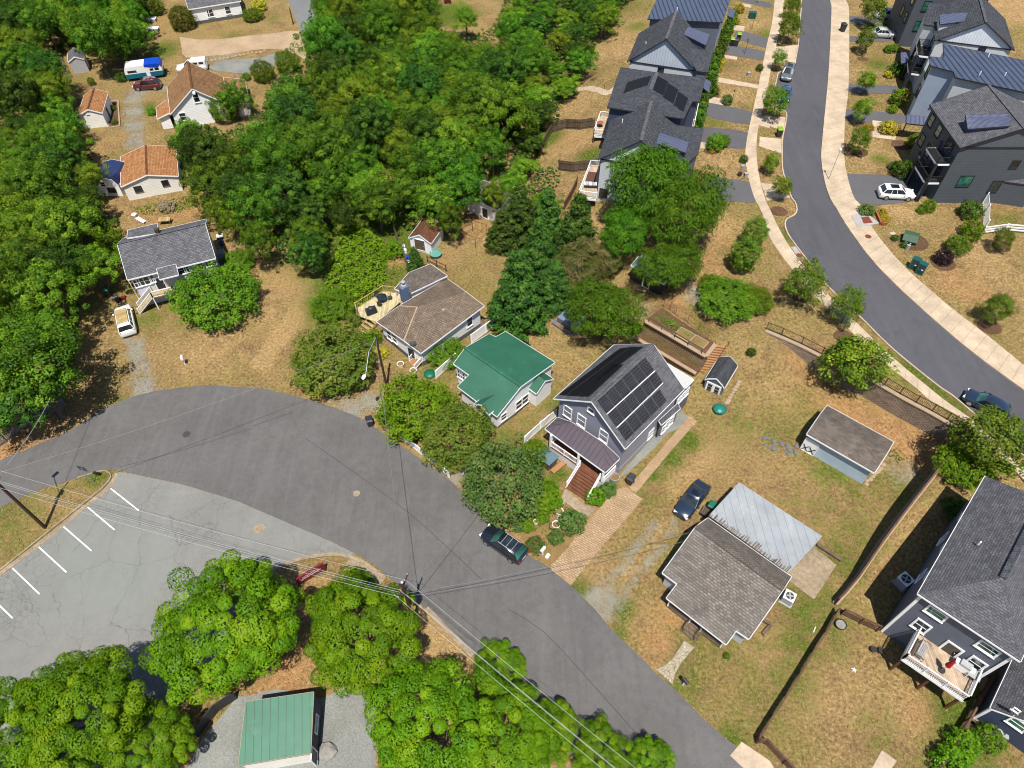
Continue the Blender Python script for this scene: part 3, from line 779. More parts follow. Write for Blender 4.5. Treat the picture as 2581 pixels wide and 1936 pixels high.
sheet('carport_slab', px2(P(q3, 600, 470, 700, 330, 770, 355, 872, 438, 768, 600, 640, 505)), 0.06, CONC_G)
sheet('timber_landing', px2(P(t44, 1000, 1510, 1125, 1600, 1040, 1720, 900, 1690)), 0.05, CONC)
# worn dirt path, gravel lanes
def lane(name, pts, w, mat, seed, z=0.014, h=True):
    pl = catmull([tuple(G(p))[:2] for p in pts], 0.8)
    a, b = ragged(offset(pl, w / 2), 0.14, seed), ragged(offset(pl, -w / 2), 0.14, seed + 1)
    mb = MB()
    Z = lambda q: hz(*q) + z
    for i in range(len(pl) - 1):
        m0, m1 = pl[i], pl[i + 1]
        mb.poly([(*a[i], Z(a[i])), (*m0, Z(m0)), (*m1, Z(m1)), (*a[i + 1], Z(a[i + 1]))])
        mb.poly([(*m0, Z(m0)), (*b[i], Z(b[i])), (*b[i + 1], Z(b[i + 1])), (*m1, Z(m1))])
    return struct(name, mb, mat)
sheet('gravel_road', ragged(catmull(px2(P(t11, 1505, 310, 1800, 330, 2190, 285) + P(t12, 200, 275, 390, 262, 440, 480, 380, 470, 200, 410, 0, 420) + P(t11, 1900, 455, 1560, 480, 1530, 420)), 2.0), 0.2, 8), 0.02, GRAVEL_T)
sheet('gravel_driveway', ragged(catmull(px2(P(t11, 1740, 560, 1900, 505, 2190, 480) + P(t12, 200, 440, 300, 470, 150, 560, 0, 600) + P(t11, 2000, 612, 1800, 590)), 2), 0.15, 9), 0.026, GRAVEL_B)
sheet('lane', px2(P(t12, 240, -160, 285, 0, 390, 262, 420, 330, 520, 330, 500, 0, 480, -160)), 0.032, A_GREY)
# garden bed in front of the blue house, mulch rings
sheet('garden_bed', ragged(catmull(px2(P(t33, 20, 1090, 130, 1120, 350, 1040, 600, 1120, 700, 1100, 480, 1400, 360, 1530, 200, 1440, 60, 1250, -60, 1180)), 1.2), 0.15, 4), 0.016, BEDSOIL)

# ------------------------------------------------------------------ upper street on the plateau
Z = PLAT
kl = P(t14, 340, -260, 325, 0, 318, 120, 305, 250, 298, 375, 280, 470, 262, 555, 200, 585, 135, 610, 112, 690, 100, 760, 110, 870, 135, 910, 185, 935, 200, 970, 185, 1060, 165, 1160, 160, 1270, 165, 1420, 190, 1510, 238, 1655) + P(t24, 268, 100, 285, 165, 262, 208, 205, 238, 184, 285, 210, 370, 280, 470, 380, 600, 470, 715, 560, 825, 680, 940, 830, 1080, 1040, 1290, 1250, 1470, 1490, 1659) + P(t34, 1580, 125, 1800, 310, 2190, 640, 2500, 900)
kr = P(t14, 585, -260, 600, 0, 614, 60, 608, 300, 592, 650, 562, 1000, 541, 1250, 541, 1360, 568, 1520, 612, 1659) + P(t24, 652, 130, 742, 280, 870, 460, 1000, 620, 1200, 820, 1500, 1090, 1800, 1340, 2190, 1625, 2600, 1900)
KL, KR = catmull(px2(kl, Z), 0.9), catmull(px2(kr, Z), 0.9)
sheet('street', KL + KR[::-1], Z + 0.02, A_STREET, 0.2)
struct('kerb', strip('kerb', offset(KL, 0.08), 0.17, Z - 0.1, Z + 0.14, None), CONC)
gr = offset(KR, -0.32)
struct('gutter', strip('gutter', gr, 0.62, Z - 0.1, Z + 0.035, None), CONC)
struct('kerb', strip('kerb', offset(KR, -0.72), 0.17, Z - 0.1, Z + 0.15, None), CONC)
def walk(name, left, right, step=1.6, z=Z + 0.05):
    """pavement between two edges with joints cut across it"""
    a, b = catmull(left, 0.5), catmull(right, 0.5)
    def resample(pl, n):
        pl = np.array(pl); d = np.r_[0, np.cumsum(np.hypot(*np.diff(pl, axis=0).T))]
        s = np.linspace(0, d[-1], n)
        return np.c_[np.interp(s, d, pl[:, 0]), np.interp(s, d, pl[:, 1])], d[-1]
    PAVED.append([tuple(q) for q in a] + [tuple(q) for q in b][::-1])
    L = resample(a, 10)[1]
    n = max(3, int(L / step))
    a, _ = resample(a, n); b, _ = resample(b, n)
    mb = MB()
    g = 0.03 / step
    for i in range(n - 1):
        l0, l1 = a[i] + (a[i + 1] - a[i]) * g, a[i + 1]
        r0, r1 = b[i] + (b[i + 1] - b[i]) * g, b[i + 1]
        mb.prism([l0, l1, r1, r0], z - 0.15, z, 0)
        mb.prism([a[i], l0, r0, b[i]], z - 0.15, z - 0.015, 1)
    return struct(name, mb, [CONC, JOINT])
wl = P(t14, 130, -260, 105, 0, 80, 200, 40, 370, 0, 560) + P(t13, 2092, 730, 2050, 920, 2005, 1130, 1985, 1300, 2010, 1480, 2062, 1659) + P(t24, 0, 190, 62, 390, 172, 560, 282, 700, 440, 880, 640, 1080, 990, 1420, 1290, 1655) + P(t34, 1400, 165, 1720, 345, 2000, 640, 2190, 830, 2500, 1140)
wr = P(t14, 212, -260, 185, 0, 155, 200, 120, 370, 78, 560) + P(t13, 2172, 730, 2130, 920, 2085, 1130, 2080, 1300, 2102, 1480, 2150, 1659) + P(t24, 60, 150, 150, 340, 248, 500, 345, 630, 480, 800, 680, 1000, 1060, 1370, 1400, 1655) + P(t34, 1560, 190, 1760, 330, 2060, 610, 2190, 735, 2500, 1020)
walk('pavement', px2(wl, Z), px2(wr, Z))
ro = P(t14, 690, -260, 702, 0, 726, 100, 722, 700, 692, 1000, 686, 1300, 706, 1450, 768, 1659) + P(t24, 832, 130, 912, 300, 1062, 500, 1200, 650, 1332, 772, 1600, 1000, 1900, 1230, 2190, 1465, 2600, 1780)
RO = catmull(px2(ro, Z), 0.9)
PAVED.append(KR + RO[::-1])
walk('pavement', offset(KR, -0.82), RO[: len(RO)], 1.6, Z + 0.06)
aprons = [P(t14, 95, 395, 300, 378, 268, 558, 84, 520), P(t14, 0, 968, 196, 985, 178, 1095, -5, 1035), P(t14, -20, 1145, 166, 1165, 160, 1285, -25, 1225), P(t14, -10, 1535, 120, 1542, 235, 1655, 40, 1680), P(t13, 2110, 965, 2190, 985, 2190, 1075, 2100, 1050)]
for k, a in enumerate(aprons):
    sheet('concrete_apron', px2(a, Z), Z + 0.042 + 0.001 * k, CONC, 0.15)
for k, a in enumerate([P(t13, 1960, -10, 2190, 22, 2190, 62, 1950, 12), P(t13, 1930, 250, 2178, 330, 2160, 402, 1895, 312), P(t13, 1850, 372, 2160, 436, 2145, 502, 1815, 442), P(t13, 1690, 862, 2046, 940, 2022, 1042, 1645, 962), P(t13, 1618, 1060, 2008, 1112, 1990, 1242, 1600, 1192), P(t13, 1630, 1478, 2012, 1525, 2066, 1655, 1700, 1680), P(t23, 1720, 0, 2050, 0, 2066, 102, 1750, 70),
                       P(t14, 732, 135, 1120, 162, 1110, 200, 732, 196), P(t14, 732, 302, 1060, 330, 1050, 348, 730, 348), P(t14, 722, 705, 1120, 722, 1110, 782, 718, 772), P(t14, 698, 912, 1190, 962, 1160, 1040, 688, 1006), P(t14, 704, 1455, 1260, 1490, 1340, 1660, 800, 1700)]):
    sheet('asphalt_driveway', ragged(catmull(px2(a + a[:1], Z), 1.2)[:-1], 0.03, k), Z + 0.03 + 0.0007 * k, A_DRIVE, 0.15)
for k, a in enumerate([P(t13, 1730, 642, 2098, 712, 2090, 742, 1726, 682), P(t13, 1690, 808, 1808, 830, 1800, 882, 1680, 860), P(t13, 1614, 1190, 1690, 1200, 1680, 1250, 1606, 1240), P(t13, 1868, 208, 1980, 222, 1975, 265, 1860, 250), P(t13, 1760, 452, 1920, 478, 1915, 502, 1755, 480), P(t14, 922, 1008, 1000, 1016, 1002, 1118, 1120, 1138, 1112, 1172, 922, 1148), P(t13, 1955, 30, 2035, 42, 2030, 66, 1950, 52)]):
    sheet('concrete_walk', px2(a, Z), Z + 0.036 + 0.0007 * k, CONC, 0.15)
for k, (f, x, y, r) in enumerate([(t14, 800, 1270, 1.5), (t14, 790, 1030, 1.1), (t14, 840, 495, .9), (t14, 1080, 425, 1.4), (t14, 1160, 1215, 1.5), (t14, 1130, 1400, 1.6), (t24, 1510, 610, 1.6), (t24, 1260, 430, 2.0), (t24, 140, 175, 1.2), (t24, 1900, 1140, 1.4), (t24, 2000, 470, 1.2), (t24, 1680, 455, 1.3), (t24, 330, 880, 1.3), (t24, 690, 1230, 1.3), (t13, 1700, 800, 1.3), (t13, 1700, 1260, 1.2)]):
    c = W(f(x, y), Z)
    pts = ragged([(c.x + r * math.cos(a), c.y + 0.9 * r * math.sin(a)) for a in np.linspace(0, 2 * math.pi, 22)[:-1]], 0.08, k)
    sheet('mulch_bed', pts, Z + 0.024 + 0.0004 * k, MULCH, 0.12)

# ------------------------------------------------------------------ buildings
def boundary(faces):
    """outer loop of vertex keys round a set of roof faces"""
    e = {}
    for f in faces:
        for i in range(len(f)):
            a, b = f[i], f[(i + 1) % len(f)]
            if (b, a) in e: del e[(b, a)]
            else: e[(a, b)] = 1
    nx = {a: b for a, b in e}
    st = next(iter(nx)); loop = [st]
    while nx[loop[-1]] != st and len(loop) < 60: loop.append(nx[loop[-1]])
    return loop
def inset(pts, d):
    n = len(pts)
    ar = sum(pts[i].x * pts[(i + 1) % n].y - pts[(i + 1) % n].x * pts[i].y for i in range(n))
    s = 1 if ar > 0 else -1
    out = []
    for i in range(n):
        p0, p1, p2 = pts[i - 1], pts[i], pts[(i + 1) % n]
        e1 = Vector((p1.x - p0.x, p1.y - p0.y)).normalized(); e2 = Vector((p2.x - p1.x, p2.y - p1.y)).normalized()
        n1, n2 = Vector((-e1.y, e1.x)) * s, Vector((-e2.y, e2.x)) * s
        m = n1 + n2
        k = m.length_squared
        m = m * (2 * d / k) if k > 0.3 else n1 * d
        out.append(Vector((p1.x + m.x, p1.y + m.y, p1.z)))
    return out
def up(p): return p.copy()

def roofblock(t, V, faces, rmats, zbase, fm=None, ov=0.3, wall=None, emats=None, skip=(), fascia=WHITE, thick=0.14, wallname='wall', roofname='roof', found=None):
    """roof faces over walls dropped from the roof edge; parts of the thing t"""
    V = {k: (v.copy() if isinstance(v, Vector) else W(v[0], v[1])) for k, v in V.items()}
    org = t.location
    rm = rmats if isinstance(rmats, list) else [rmats]
    # turn every face to look up
    F = []
    for f in faces:
        n = Vector((0, 0, 0))
        for i in range(len(f)):
            n += V[f[i]].cross(V[f[(i + 1) % len(f)]])
        F.append(f if n.z > 0 else f[::-1])
    mb = MB()
    for i, f in enumerate(F):
        pts = [V[k] for k in f]
        mi = fm[i] if fm else 0
        # planar pieces: fan from the first vertex when warped
        mb.poly(pts, mi)
        mb.poly([p - Vector((0, 0, thick)) for p in pts][::-1], mi)
    mb.build(roofname, rm, t, org)
    loop = boundary(F)
    fb = MB()
    for i, k in enumerate(loop):
        a, b = V[k], V[loop[(i + 1) % len(loop)]]
        d = (b - a); d.z = 0
        if d.length < 1e-6: continue
        nrm = Vector((d.y, -d.x, 0)).normalized() * 0.035
        q = [a + nrm, b + nrm, b + nrm - Vector((0, 0, thick + .04)), a + nrm - Vector((0, 0, thick + .04))]
        fb.poly(q[::-1]); fb.poly([a + Vector((0, 0, .004)), b + Vector((0, 0, .004)), b + nrm + Vector((0, 0, .004)), a + nrm + Vector((0, 0, .004))][::-1])
        q2 = [p - nrm for p in q]
    fb.build('fascia', fascia, t, org)
    res = {}
    if wall is not None:
        ins = inset([V[k] for k in loop], ov)
        mats = [wall] + [m for m in (emats or {}).values()]
        wb, fd = MB(), MB()
        for i, k in enumerate(loop):
            k2 = loop[(i + 1) % len(loop)]
            a, b = ins[i].copy(), ins[(i + 1) % len(loop)].copy()
            a.z -= thick * 0.9; b.z -= thick * 0.9
            d = b - a; d.z = 0
            nrm = Vector((d.y, -d.x, 0)).normalized()
            res[(k, k2)] = res[(k2, k)] = (a, b, nrm)
            if (k, k2) in skip or (k2, k) in skip: continue
            mi = 0
            for j, e in enumerate((emats or {}).keys()):
                if e in ((k, k2), (k2, k)): mi = 1 + j
            zb = zbase
            wb.poly([(a.x, a.y, zb), (b.x, b.y, zb), b, a], mi)
            if found:
                h, fmn = found
                o = nrm * 0.03
                fd.poly([(a.x + o.x, a.y + o.y, zb - .5), (b.x + o.x, b.y + o.y, zb - .5), (b.x + o.x, b.y + o.y, zb + h), (a.x + o.x, a.y + o.y, zb + h)])
                fd.poly([(a.x, a.y, zb + h), (a.x + o.x, a.y + o.y, zb + h), (b.x + o.x, b.y + o.y, zb + h), (b.x, b.y, zb + h)])
        wb.build(wallname, mats, t, org)
        if found: fd.build('foundation', found[1], t, org)
    res['V'] = V
    return res

def opening(t, wall, px, w, h, kind='window', frame=WHITE, glass=None, fw=0.09, bars=True, pos=None):
    """a window or door on a wall, where the sight line to px meets that wall"""
    a, b, n = wall
    c = onplane(px, a, n) if pos is None else pos
    tv = Vector((-n.y, n.x, 0)); u = Vector((0, 0, 1))
    M = Matrix((tv, u, n)).transposed()
    org = t.location
    mb = MB()
    q = n * 0.035
    for s in (-1, 1):
        mb.box(c + tv * s * (w / 2 + fw / 2) + q, (fw, h + 2 * fw, 0.09), M=M)
        mb.box(c + u * s * (h / 2 + fw / 2) + q, (w, fw, 0.09), M=M)
    if kind == 'window' and bars:
        mb.box(c + n * 0.03, (w, 0.05, 0.05), M=M)
        if w > 1.3: mb.box(c + n * 0.032, (0.07, h, 0.05), M=M)
    f = mb.build(kind, frame, t, org)
    p = MB().box(c + n * 0.012, (w, h, 0.03), M=M).build('pane' if kind == 'window' else 'door_leaf', glass or (GLASS if kind == 'window' else DOORD), f, org)
    if kind == 'door':
        MB().box(c + n * 0.05 + tv * w * 0.36 - u * 0.05, (0.05, 0.14, 0.06), M=M).build('handle', ALU, f, org)
    else:
        MB().box(c - u * (h / 2 + fw) + n * 0.07, (w + 2 * fw + .06, 0.05, 0.12), M=M).build('sill', frame, f, org)
    return f
def gable(A, B, depth, rise, ridge='perp', far_up=0.0):
    """eave corners A, B (world) seen in front; the house reaches depth metres away"""
    d = (B - A); d.z = 0
    n = Vector((-d.y, d.x, 0)).normalized() * depth
    if n.y < 0: n = -n
    C, Dd = B + n, A + n
    up_ = Vector((0, 0, rise))
    if ridge == 'perp':
        return {'A': A, 'B': B, 'C': C, 'D': Dd, 'r': (A + B) / 2 + up_, 's': (C + Dd) / 2 + up_}, [('A', 'r', 's', 'D'), ('r', 'B', 'C', 's')]
    return {'A': A, 'B': B, 'C': C, 'D': Dd, 'r': (A + Dd) / 2 + up_, 's': (B + C) / 2 + up_}, [('A', 'B', 's', 'r'), ('r', 's', 'C', 'D')]
def solve_z(x, y, v, lo=-2, hi=30):
    for _ in range(50):
        m = (lo + hi) / 2
        if proj((x, y, m))[1] > v: lo = m
        else: hi = m
    return (lo + hi) / 2
def planar(V, base, others):
    """world corners for a roof face that lies in one plane: base fixes it, the others follow"""
    V = {k: (v.copy() if isinstance(v, Vector) else v) for k, v in V.items()}
    b = []
    for k in base:
        if not isinstance(V[k], Vector): V[k] = W(*V[k])
        b.append(V[k])
    n = (b[1] - b[0]).cross(b[2] - b[0])
    for k in others: V[k] = onplane(V[k][0], b[0], n)
    return V
def vent(t, p, r=0.07, h=0.5, mat=WHITE, name='vent_pipe'):
    return MB().tube(p, p + Vector((0, 0, h)), r).build(name, mat, t, t.location)
def base_of(pxs):
    g = [G(p) for p in pxs]
    return Vector((sum(p.x for p in g) / len(g), sum(p.y for p in g) / len(g), min(p.z for p in g)))
def ridge_cap(t, a, b, mat, w=0.34, dz=0.03):
    return MB().beam(a + Vector((0, 0, dz)), b + Vector((0, 0, dz)), w, 0.06).build('ridge_cap', mat, t, t.location)

# ---- top-left white house
t = empty('bungalow', 'white sided house with grey roof at the top edge beside a round clipped bush', 'house', W(t11(1800, 190)))
V, F = gable(W(t11(1575, 78), 3.1), W(t11(2015, 8), 3.1), 8, 2.4, 'par')
w = roofblock(t, V, F, SH_GREY, 0, wall=S_WHITE, found=(0.6, FOUND_D))
for p, ww in ((t11(1765, 108), .75), (t11(1740, 112), .3), (t11(1905, 85), .9)):
    opening(t, w[('A', 'B')], p, ww, 1.3)
for p in P(t11, 1780, 215, 1935, 178):
    opening(t, w[('A', 'B')], p, 0.8, .3, bars=False)

# ---- brown-roofed house
t = empty('cottage', 'white cottage with steep brown shingle roof and a tree against its gable', 'house', W(t11(1640, 1000)))
V, F = gable(W(t11(1420, 957), 2.8), W(t11(1912, 872), 2.8), 9.2, 3.5)
w = roofblock(t, V, F, SH_BROWN, 0, wall=S_WHITE, ov=.3)
Vg = w['V']
ridge_cap(t, Vg['r'], Vg['s'], SH_RUST)
opening(t, w[('A', 'r')], t11(1640, 815), .8, 1.5, pos=None)
opening(t, w[('A', 'r')], t11(1530, 975), .9, 1.2)
MB().lathe(onplane(t11(1622, 778), Vg['r'], w[('A', 'r')][2]), [(.001, -.25), (.25, -.2), (.28, 0), (.25, .2), (.001, .25)], 10).build('gable_vent', WHITE, t, t.location)
dv = (Vg['B'] - Vg['A']).normalized(); nv = (Vg['C'] - Vg['B']).normalized()
V2 = {'a': Vg['B'] + Vector((0, 0, .02)), 'b': Vg['C'] + Vector((0, 0, .02)), 'c': Vg['C'] + dv * 3.3 - nv * 0.8 + Vector((0, 0, -.55)), 'd': Vg['B'] + dv * 3.3 + nv * 0.5 + Vector((0, 0, -.55))}
roofblock(t, V2, [('a', 'd', 'c', 'b')], SH_BROWN, 0, wall=S_WHITE, skip=[('a', 'b')])
V2 = {'a': Vg['A'] + nv * 0.5 + Vector((0, 0, .02)), 'b': Vg['A'] + nv * 5 + Vector((0, 0, .02)), 'c': Vg['A'] + nv * 4.4 - dv * 2.2 + Vector((0, 0, -.7)), 'd': Vg['A'] + nv * 0.7 - dv * 2.2 + Vector((0, 0, -.7))}
roofblock(t, V2, [('a', 'b', 'c', 'd')], SH_ORANGE, 0, wall=S_WHITE, skip=[('a', 'b')])

# ---- orange shed, orange garage, blue shed, grey shed
t = empty('shed', 'small white shed with orange shingle roof left of the gravel lane', 'shed', W(t11(790, 1070)))
V, F = gable(W(t11(648, 966), 2.5), W(t11(856, 944), 2.5), 6.6, 0.85)
w = roofblock(t, V, F, SH_ORANGE, 0, wall=S_CREAM, ov=.15)
ridge_cap(t, w['V']['r'], w['V']['s'], SH_RUST, .25)
opening(t, w[('A', 'r')], t11(728, 948), .25, .12, bars=False)
opening(t, w[('B', 'C')], None, .9, 1.9, 'door', pos=(w[('B', 'C')][0] * .6 + w[('B', 'C')][1] * .4) * Vector((1, 1, 0)) + Vector((0, 0, 1.0)))
t = empty('garage', 'white garage with orange shingle roof and two small barred windows', 'garage', W(t21(1290, 60)))
V, F = gable(W(t11(1008, 1562), 2.6), W(t11(1492, 1472), 2.6), 8.0, 1.1)
w = roofblock(t, V, F, SH_ORANGE, 0, wall=S_CREAM, ov=.2)
ridge_cap(t, w['V']['r'], w['V']['s'], SH_RUST, .25)
opening(t, w[('A', 'r')], t11(1155, 1580), .9, .75, frame=CHAR)
opening(t, w[('r', 'B')], t11(1382, 1530), .8, .75, frame=CHAR)
t = empty('shed', 'white barn shed with dark blue gambrel roof under the trees beside the garage', 'shed', W(t11(880, 1640)))
A, B = W(t11(766, 1545), 2.0), W(t11(990, 1550), 2.0)
d = B - A; n = Vector((-d.y, d.x, 0)).normalized() * 4.4
k = lambda f, z: A + d * f + Vector((0, 0, z))
V = {'A': A, 'a': k(.14, .95), 'r': k(.5, 1.35), 'b': k(.86, .95), 'B': B}
for q in list(V): V[q + '2'] = V[q] + n
w = roofblock(t, V, [('A', 'a', 'a2', 'A2'), ('a', 'r', 'r2', 'a2'), ('r', 'b', 'b2', 'r2'), ('b', 'B', 'B2', 'b2')], M_BLUE, 0, wall=S_WHITE, ov=.1)
opening(t, w[('a', 'r')], t11(858, 1540), .7, .7, frame=WHITE)
opening(t, w[('r', 'b')], t11(935, 1590), 1.0, .6, frame=BLACK)
t = empty('shed', 'small grey-roofed white shed in the corner of the far lawn', 'shed', W(t11(660, 600)))
V, F = gable(W(t11(568, 518), 2.3), W(t11(704, 494), 2.3), 3.6, 0.7)
w = roofblock(t, V, F, SH_GREY, 0, wall=m_plain('white_plywood', D(222, 222, 226), .7), ov=.08)
opening(t, w[('B', 'C')], None, .8, 1.7, 'door', frame=WHITE, glass=S_WHITE, pos=(w[('B', 'C')][0] + w[('B', 'C')][1]) / 2 * Vector((1, 1, 0)) + Vector((0, 0, .95)))

# ---- grey ranch with the white stair
t = empty('raised_ranch', 'pale lilac house with long grey shingle roof and a white entrance stair', 'house', W(t21(1400, 980)))
A, B = W(t21(1063, 747), 4.9), W(t21(1802, 567), 4.9)
V, F = gable(A, B, 8.4, 2.3, 'par')
w = roofblock(t, V, F, SH_GREY, 0, wall=S_LILAC, ov=.35)
Vh = w['V']
ridge_cap(t, Vh['r'], Vh['s'], SH_CHAR, .3)
for p, ww in ((t21(1145, 775), .6), (t21(1205, 757), 1.5), (t21(1268, 735), .5), (t21(1510, 668), 1.2), (t21(1440, 690), .5), (t21(1560, 655), .5), (t21(1760, 596), 1.2)):
    opening(t, w[('A', 'B')], p, ww, 1.15)
dv = (B - A).normalized(); nv = Vector((-dv.y, dv.x, 0))
a = A + dv * 3.55; b = A + dv * 5.8
V2 = {'a': a + nv * .4 + Vector((0, 0, .24)), 'b': b + nv * .4 + Vector((0, 0, .24)), 'c': b - nv * 1.0 + Vector((0, 0, -.32)), 'd': a - nv * 1.0 + Vector((0, 0, -.32))}
roofblock(t, V2, [('a', 'd', 'c', 'b')], SH_GREY, 0)
opening(t, w[('A', 'B')], t21(1340, 780), .95, 2.0, 'door')
# dormer shed at the back, chimney pipe
V2 = {'a': W(t21(1068, 332), 6.6), 'b': W(t21(1318, 275), 6.6), 'c': W(t21(1316, 358), 6.9), 'd': W(t21(1062, 398), 6.9)}
roofblock(t, V2, [('a', 'b', 'c', 'd')], SH_GREY, 4.5, wall=S_LILAC, ov=.1)
pp = W(t21(1318, 352), 7.0)
MB().box(pp + Vector((0, 0, .1)), (.45, .45, 1.0), .3).build('chimney', m_brick('old_chimney_brick', D(120, 70, 58), D(98, 60, 52), D(120, 110, 100), .22, .08, .012, False), t, t.location)
# gutter downpipe
MB().path([A + nv * .3 + Vector((0, 0, -.2)), A + nv * .33 + Vector((0, 0, -4.6)), A - nv * .3 + Vector((0, 0, -4.85))], .06).build('downpipe', WHITE, t, t.location)
# stair: landing at the door, flight down to the left
so = empty('entrance_stair', 'white railed wooden stair rising to the pale lilac house', 'stair', G(t21(1230, 1000)))
top = onplane(t21(1340, 850), A + nv * .35, nv); top.z = 2.0
L0 = top + nv * 0.0
c0 = L0 - nv * 1.3
def railing(pts, h=0.9, post=0.1, bal=0.14, mat=WHITE, parent=None, name='railing', th=0.035):
    mb = MB()
    pts = [Vector(p) for p in pts]
    for i, p in enumerate(pts):
        mb.box(p + Vector((0, 0, h / 2 + .04)), (post, post, h + .08))
    for a, b in zip(pts[:-1], pts[1:]):
        mb.beam(a + Vector((0, 0, h)), b + Vector((0, 0, h)), .09, .05)
        mb.beam(a + Vector((0, 0, .1)), b + Vector((0, 0, .1)), .05, .05)
        n_ = max(1, int((b - a).length / bal))
        for k_ in range(1, n_):
            p = a.lerp(b, k_ / n_)
            mb.box(p + Vector((0, 0, (h + .1) / 2)), (th, th, h - .1))
    o = mb.build(name, mat, parent, parent.location if parent else None)
    return o
land = MB().box(c0 + nv * .65 + dv * .4, (2.4, 1.3, .12), math.atan2(dv.y, dv.x)).build('landing', W_TAN, so, so.location)
st = MB(); foot = c0 - nv * .0 - dv * 3.1; foot.z = 0
hd = c0 - dv * .8; hd.z = 2.0
for i in range(10):
    f = (i + .5) / 10
    p = foot.lerp(hd, f) + nv * .6
    st.box(p, (.34, 1.1, .06), math.atan2(dv.y, dv.x))
st.beam(foot + nv * .08, hd + nv * .08, .06, .25); st.beam(foot + nv * 1.12, hd + nv * 1.12, .06, .25)
st.build('tread', W_TAN, so, so.location)
railing([foot, hd], .95, parent=so); railing([hd, hd + dv * 2.4], .95, parent=so); railing([foot + nv * 1.15, hd + nv * 1.15], .95, parent=so)
MB().box(hd + dv * 2.4 + Vector((0, 0, -1)), (.12, .12, 2)).box(hd + Vector((0, 0, -1)), (.12, .12, 2)).build('post', WHITE, so, so.location)

# ---- taupe-roofed white house
t = empty('bungalow', 'white shingled house with stained taupe roof, hipped corner and grey chimney', 'house', W(t22(1400, 1440)))
V = {'S': (t22(1395, 1362), 2.8), 'E': (t22(1927, 965), 2.8), 'K': (t22(1772, 848), 4.5), 'N': (t22(1610, 735), 2.9), 'M': (t22(1210, 968), 2.9), 'Wc': (t22(1025, 1097), 2.8), 'H': (t22(1255, 1256), 2.8), 'p': (t22(1366, 976), 4.6)}
V = planar(V, ('p', 'K', 'S'), ('E', 'H')); V = planar(V, ('p', 'H', 'Wc'), ('M',)); V = planar(V, ('p', 'K', 'M'), ('N',))
print('taupe', {k: round(v.z, 2) for k, v in V.items()})
w = roofblock(t, V, [('S', 'E', 'K', 'p', 'H'), ('p', 'K', 'N', 'M'), ('p', 'M', 'Wc', 'H')], SH_TAUPE, 0, wall=S_WHITE, ov=.35, emats={('S', 'E'): m_siding('white_shake_shingles', (0.78, .78, .78, 1), 0.34)}, found=(.7, FOUND_D))
Vb = w['V']
MB().beam(Vb['p'], Vb['H'] + Vector((0, 0, .04)), .16, .06).beam(Vb['p'], Vb['M'] + Vector((0, 0, .04)), .16, .06).build('hip_trim', CAP, t, t.location)
opening(t, w[('S', 'E')], t22(1802, 1098), .8, 1.3)
opening(t, w[('Wc', 'H')], t22(1132, 1210), .75, 1.3); opening(t, w[('Wc', 'H')], t22(1178, 1238), .75, 1.3)
opening(t, w[('H', 'S')], t22(1320, 1368), .95, 2.0, 'door')
V2 = {'a': (t22(1176, 822), 2.5), 'b': (t22(1300, 685), 2.5), 'c': (t22(1476, 614), 3.0), 'd': (t22(1617, 713), 3.1), 'e': (t22(1425, 806), 3.1), 'f': (t22(1292, 868), 2.9)}
roofblock(t, V2, [('a', 'b', 'c', 'd', 'e', 'f')], SH_TAUPE2, 0, wall=S_WHITE, ov=.2)
c = W(t22(1262, 862), 3.6)
MB().box(c, (1.0, .8, 2.4), .6).build('chimney', GREYBLUE, t, t.location)
MB().lathe(c + Vector((0, 0, 1.2)), [(.34, 0), (.34, .25), (.16, .3), (.16, .6), (.26, .62), (.26, .75), (.1, .85)], 12).build('chimney_pot', FOUND, t, t.location)
MB().lathe(W(t22(1588, 1016), 3.75), [(.1, -.2), (.1, .2), (.24, .25), (.22, .42), (.05, .5)], 12).build('vent_pipe', CONC_G, t, t.location)
dsh = W(t22(1330, 1290), 3.2)
MB().lathe(dsh, [(.02, 0), (.22, .05), (.36, .16), (.4, .22), (.38, .22), (.2, .1), (.02, .06)], 14).tube(dsh + Vector((0, 0, -.4)), dsh, .03).build('satellite_dish', IRON, t, t.location)
# entrance steps of that house
so = empty('porch_steps', 'timber steps with white rails below the taupe-roofed house', 'steps', G(t22(1330, 1480)))
p0, p1 = G(t22(1325, 1470)), W(t22(1390, 1378), 1.3)
ax = (p1 - p0); ax.z = 0; ax.normalize(); sd = Vector((-ax.y, ax.x, 0))
mb = MB()
for i in range(6):
    mb.box(p0.lerp(Vector((p1.x, p1.y, .95)), (i + .5) / 6) + Vector((0, 0, .08)), (.36, 1.3, .07), math.atan2(ax.y, ax.x))
mb.build('tread', W_STEP, so, so.location)
e1 = Vector((p1.x, p1.y, .95))
railing([p0 + sd * .7, e1 + sd * .7], .9, parent=so); railing([p0 - sd * .7, e1 - sd * .7], .9, parent=so)

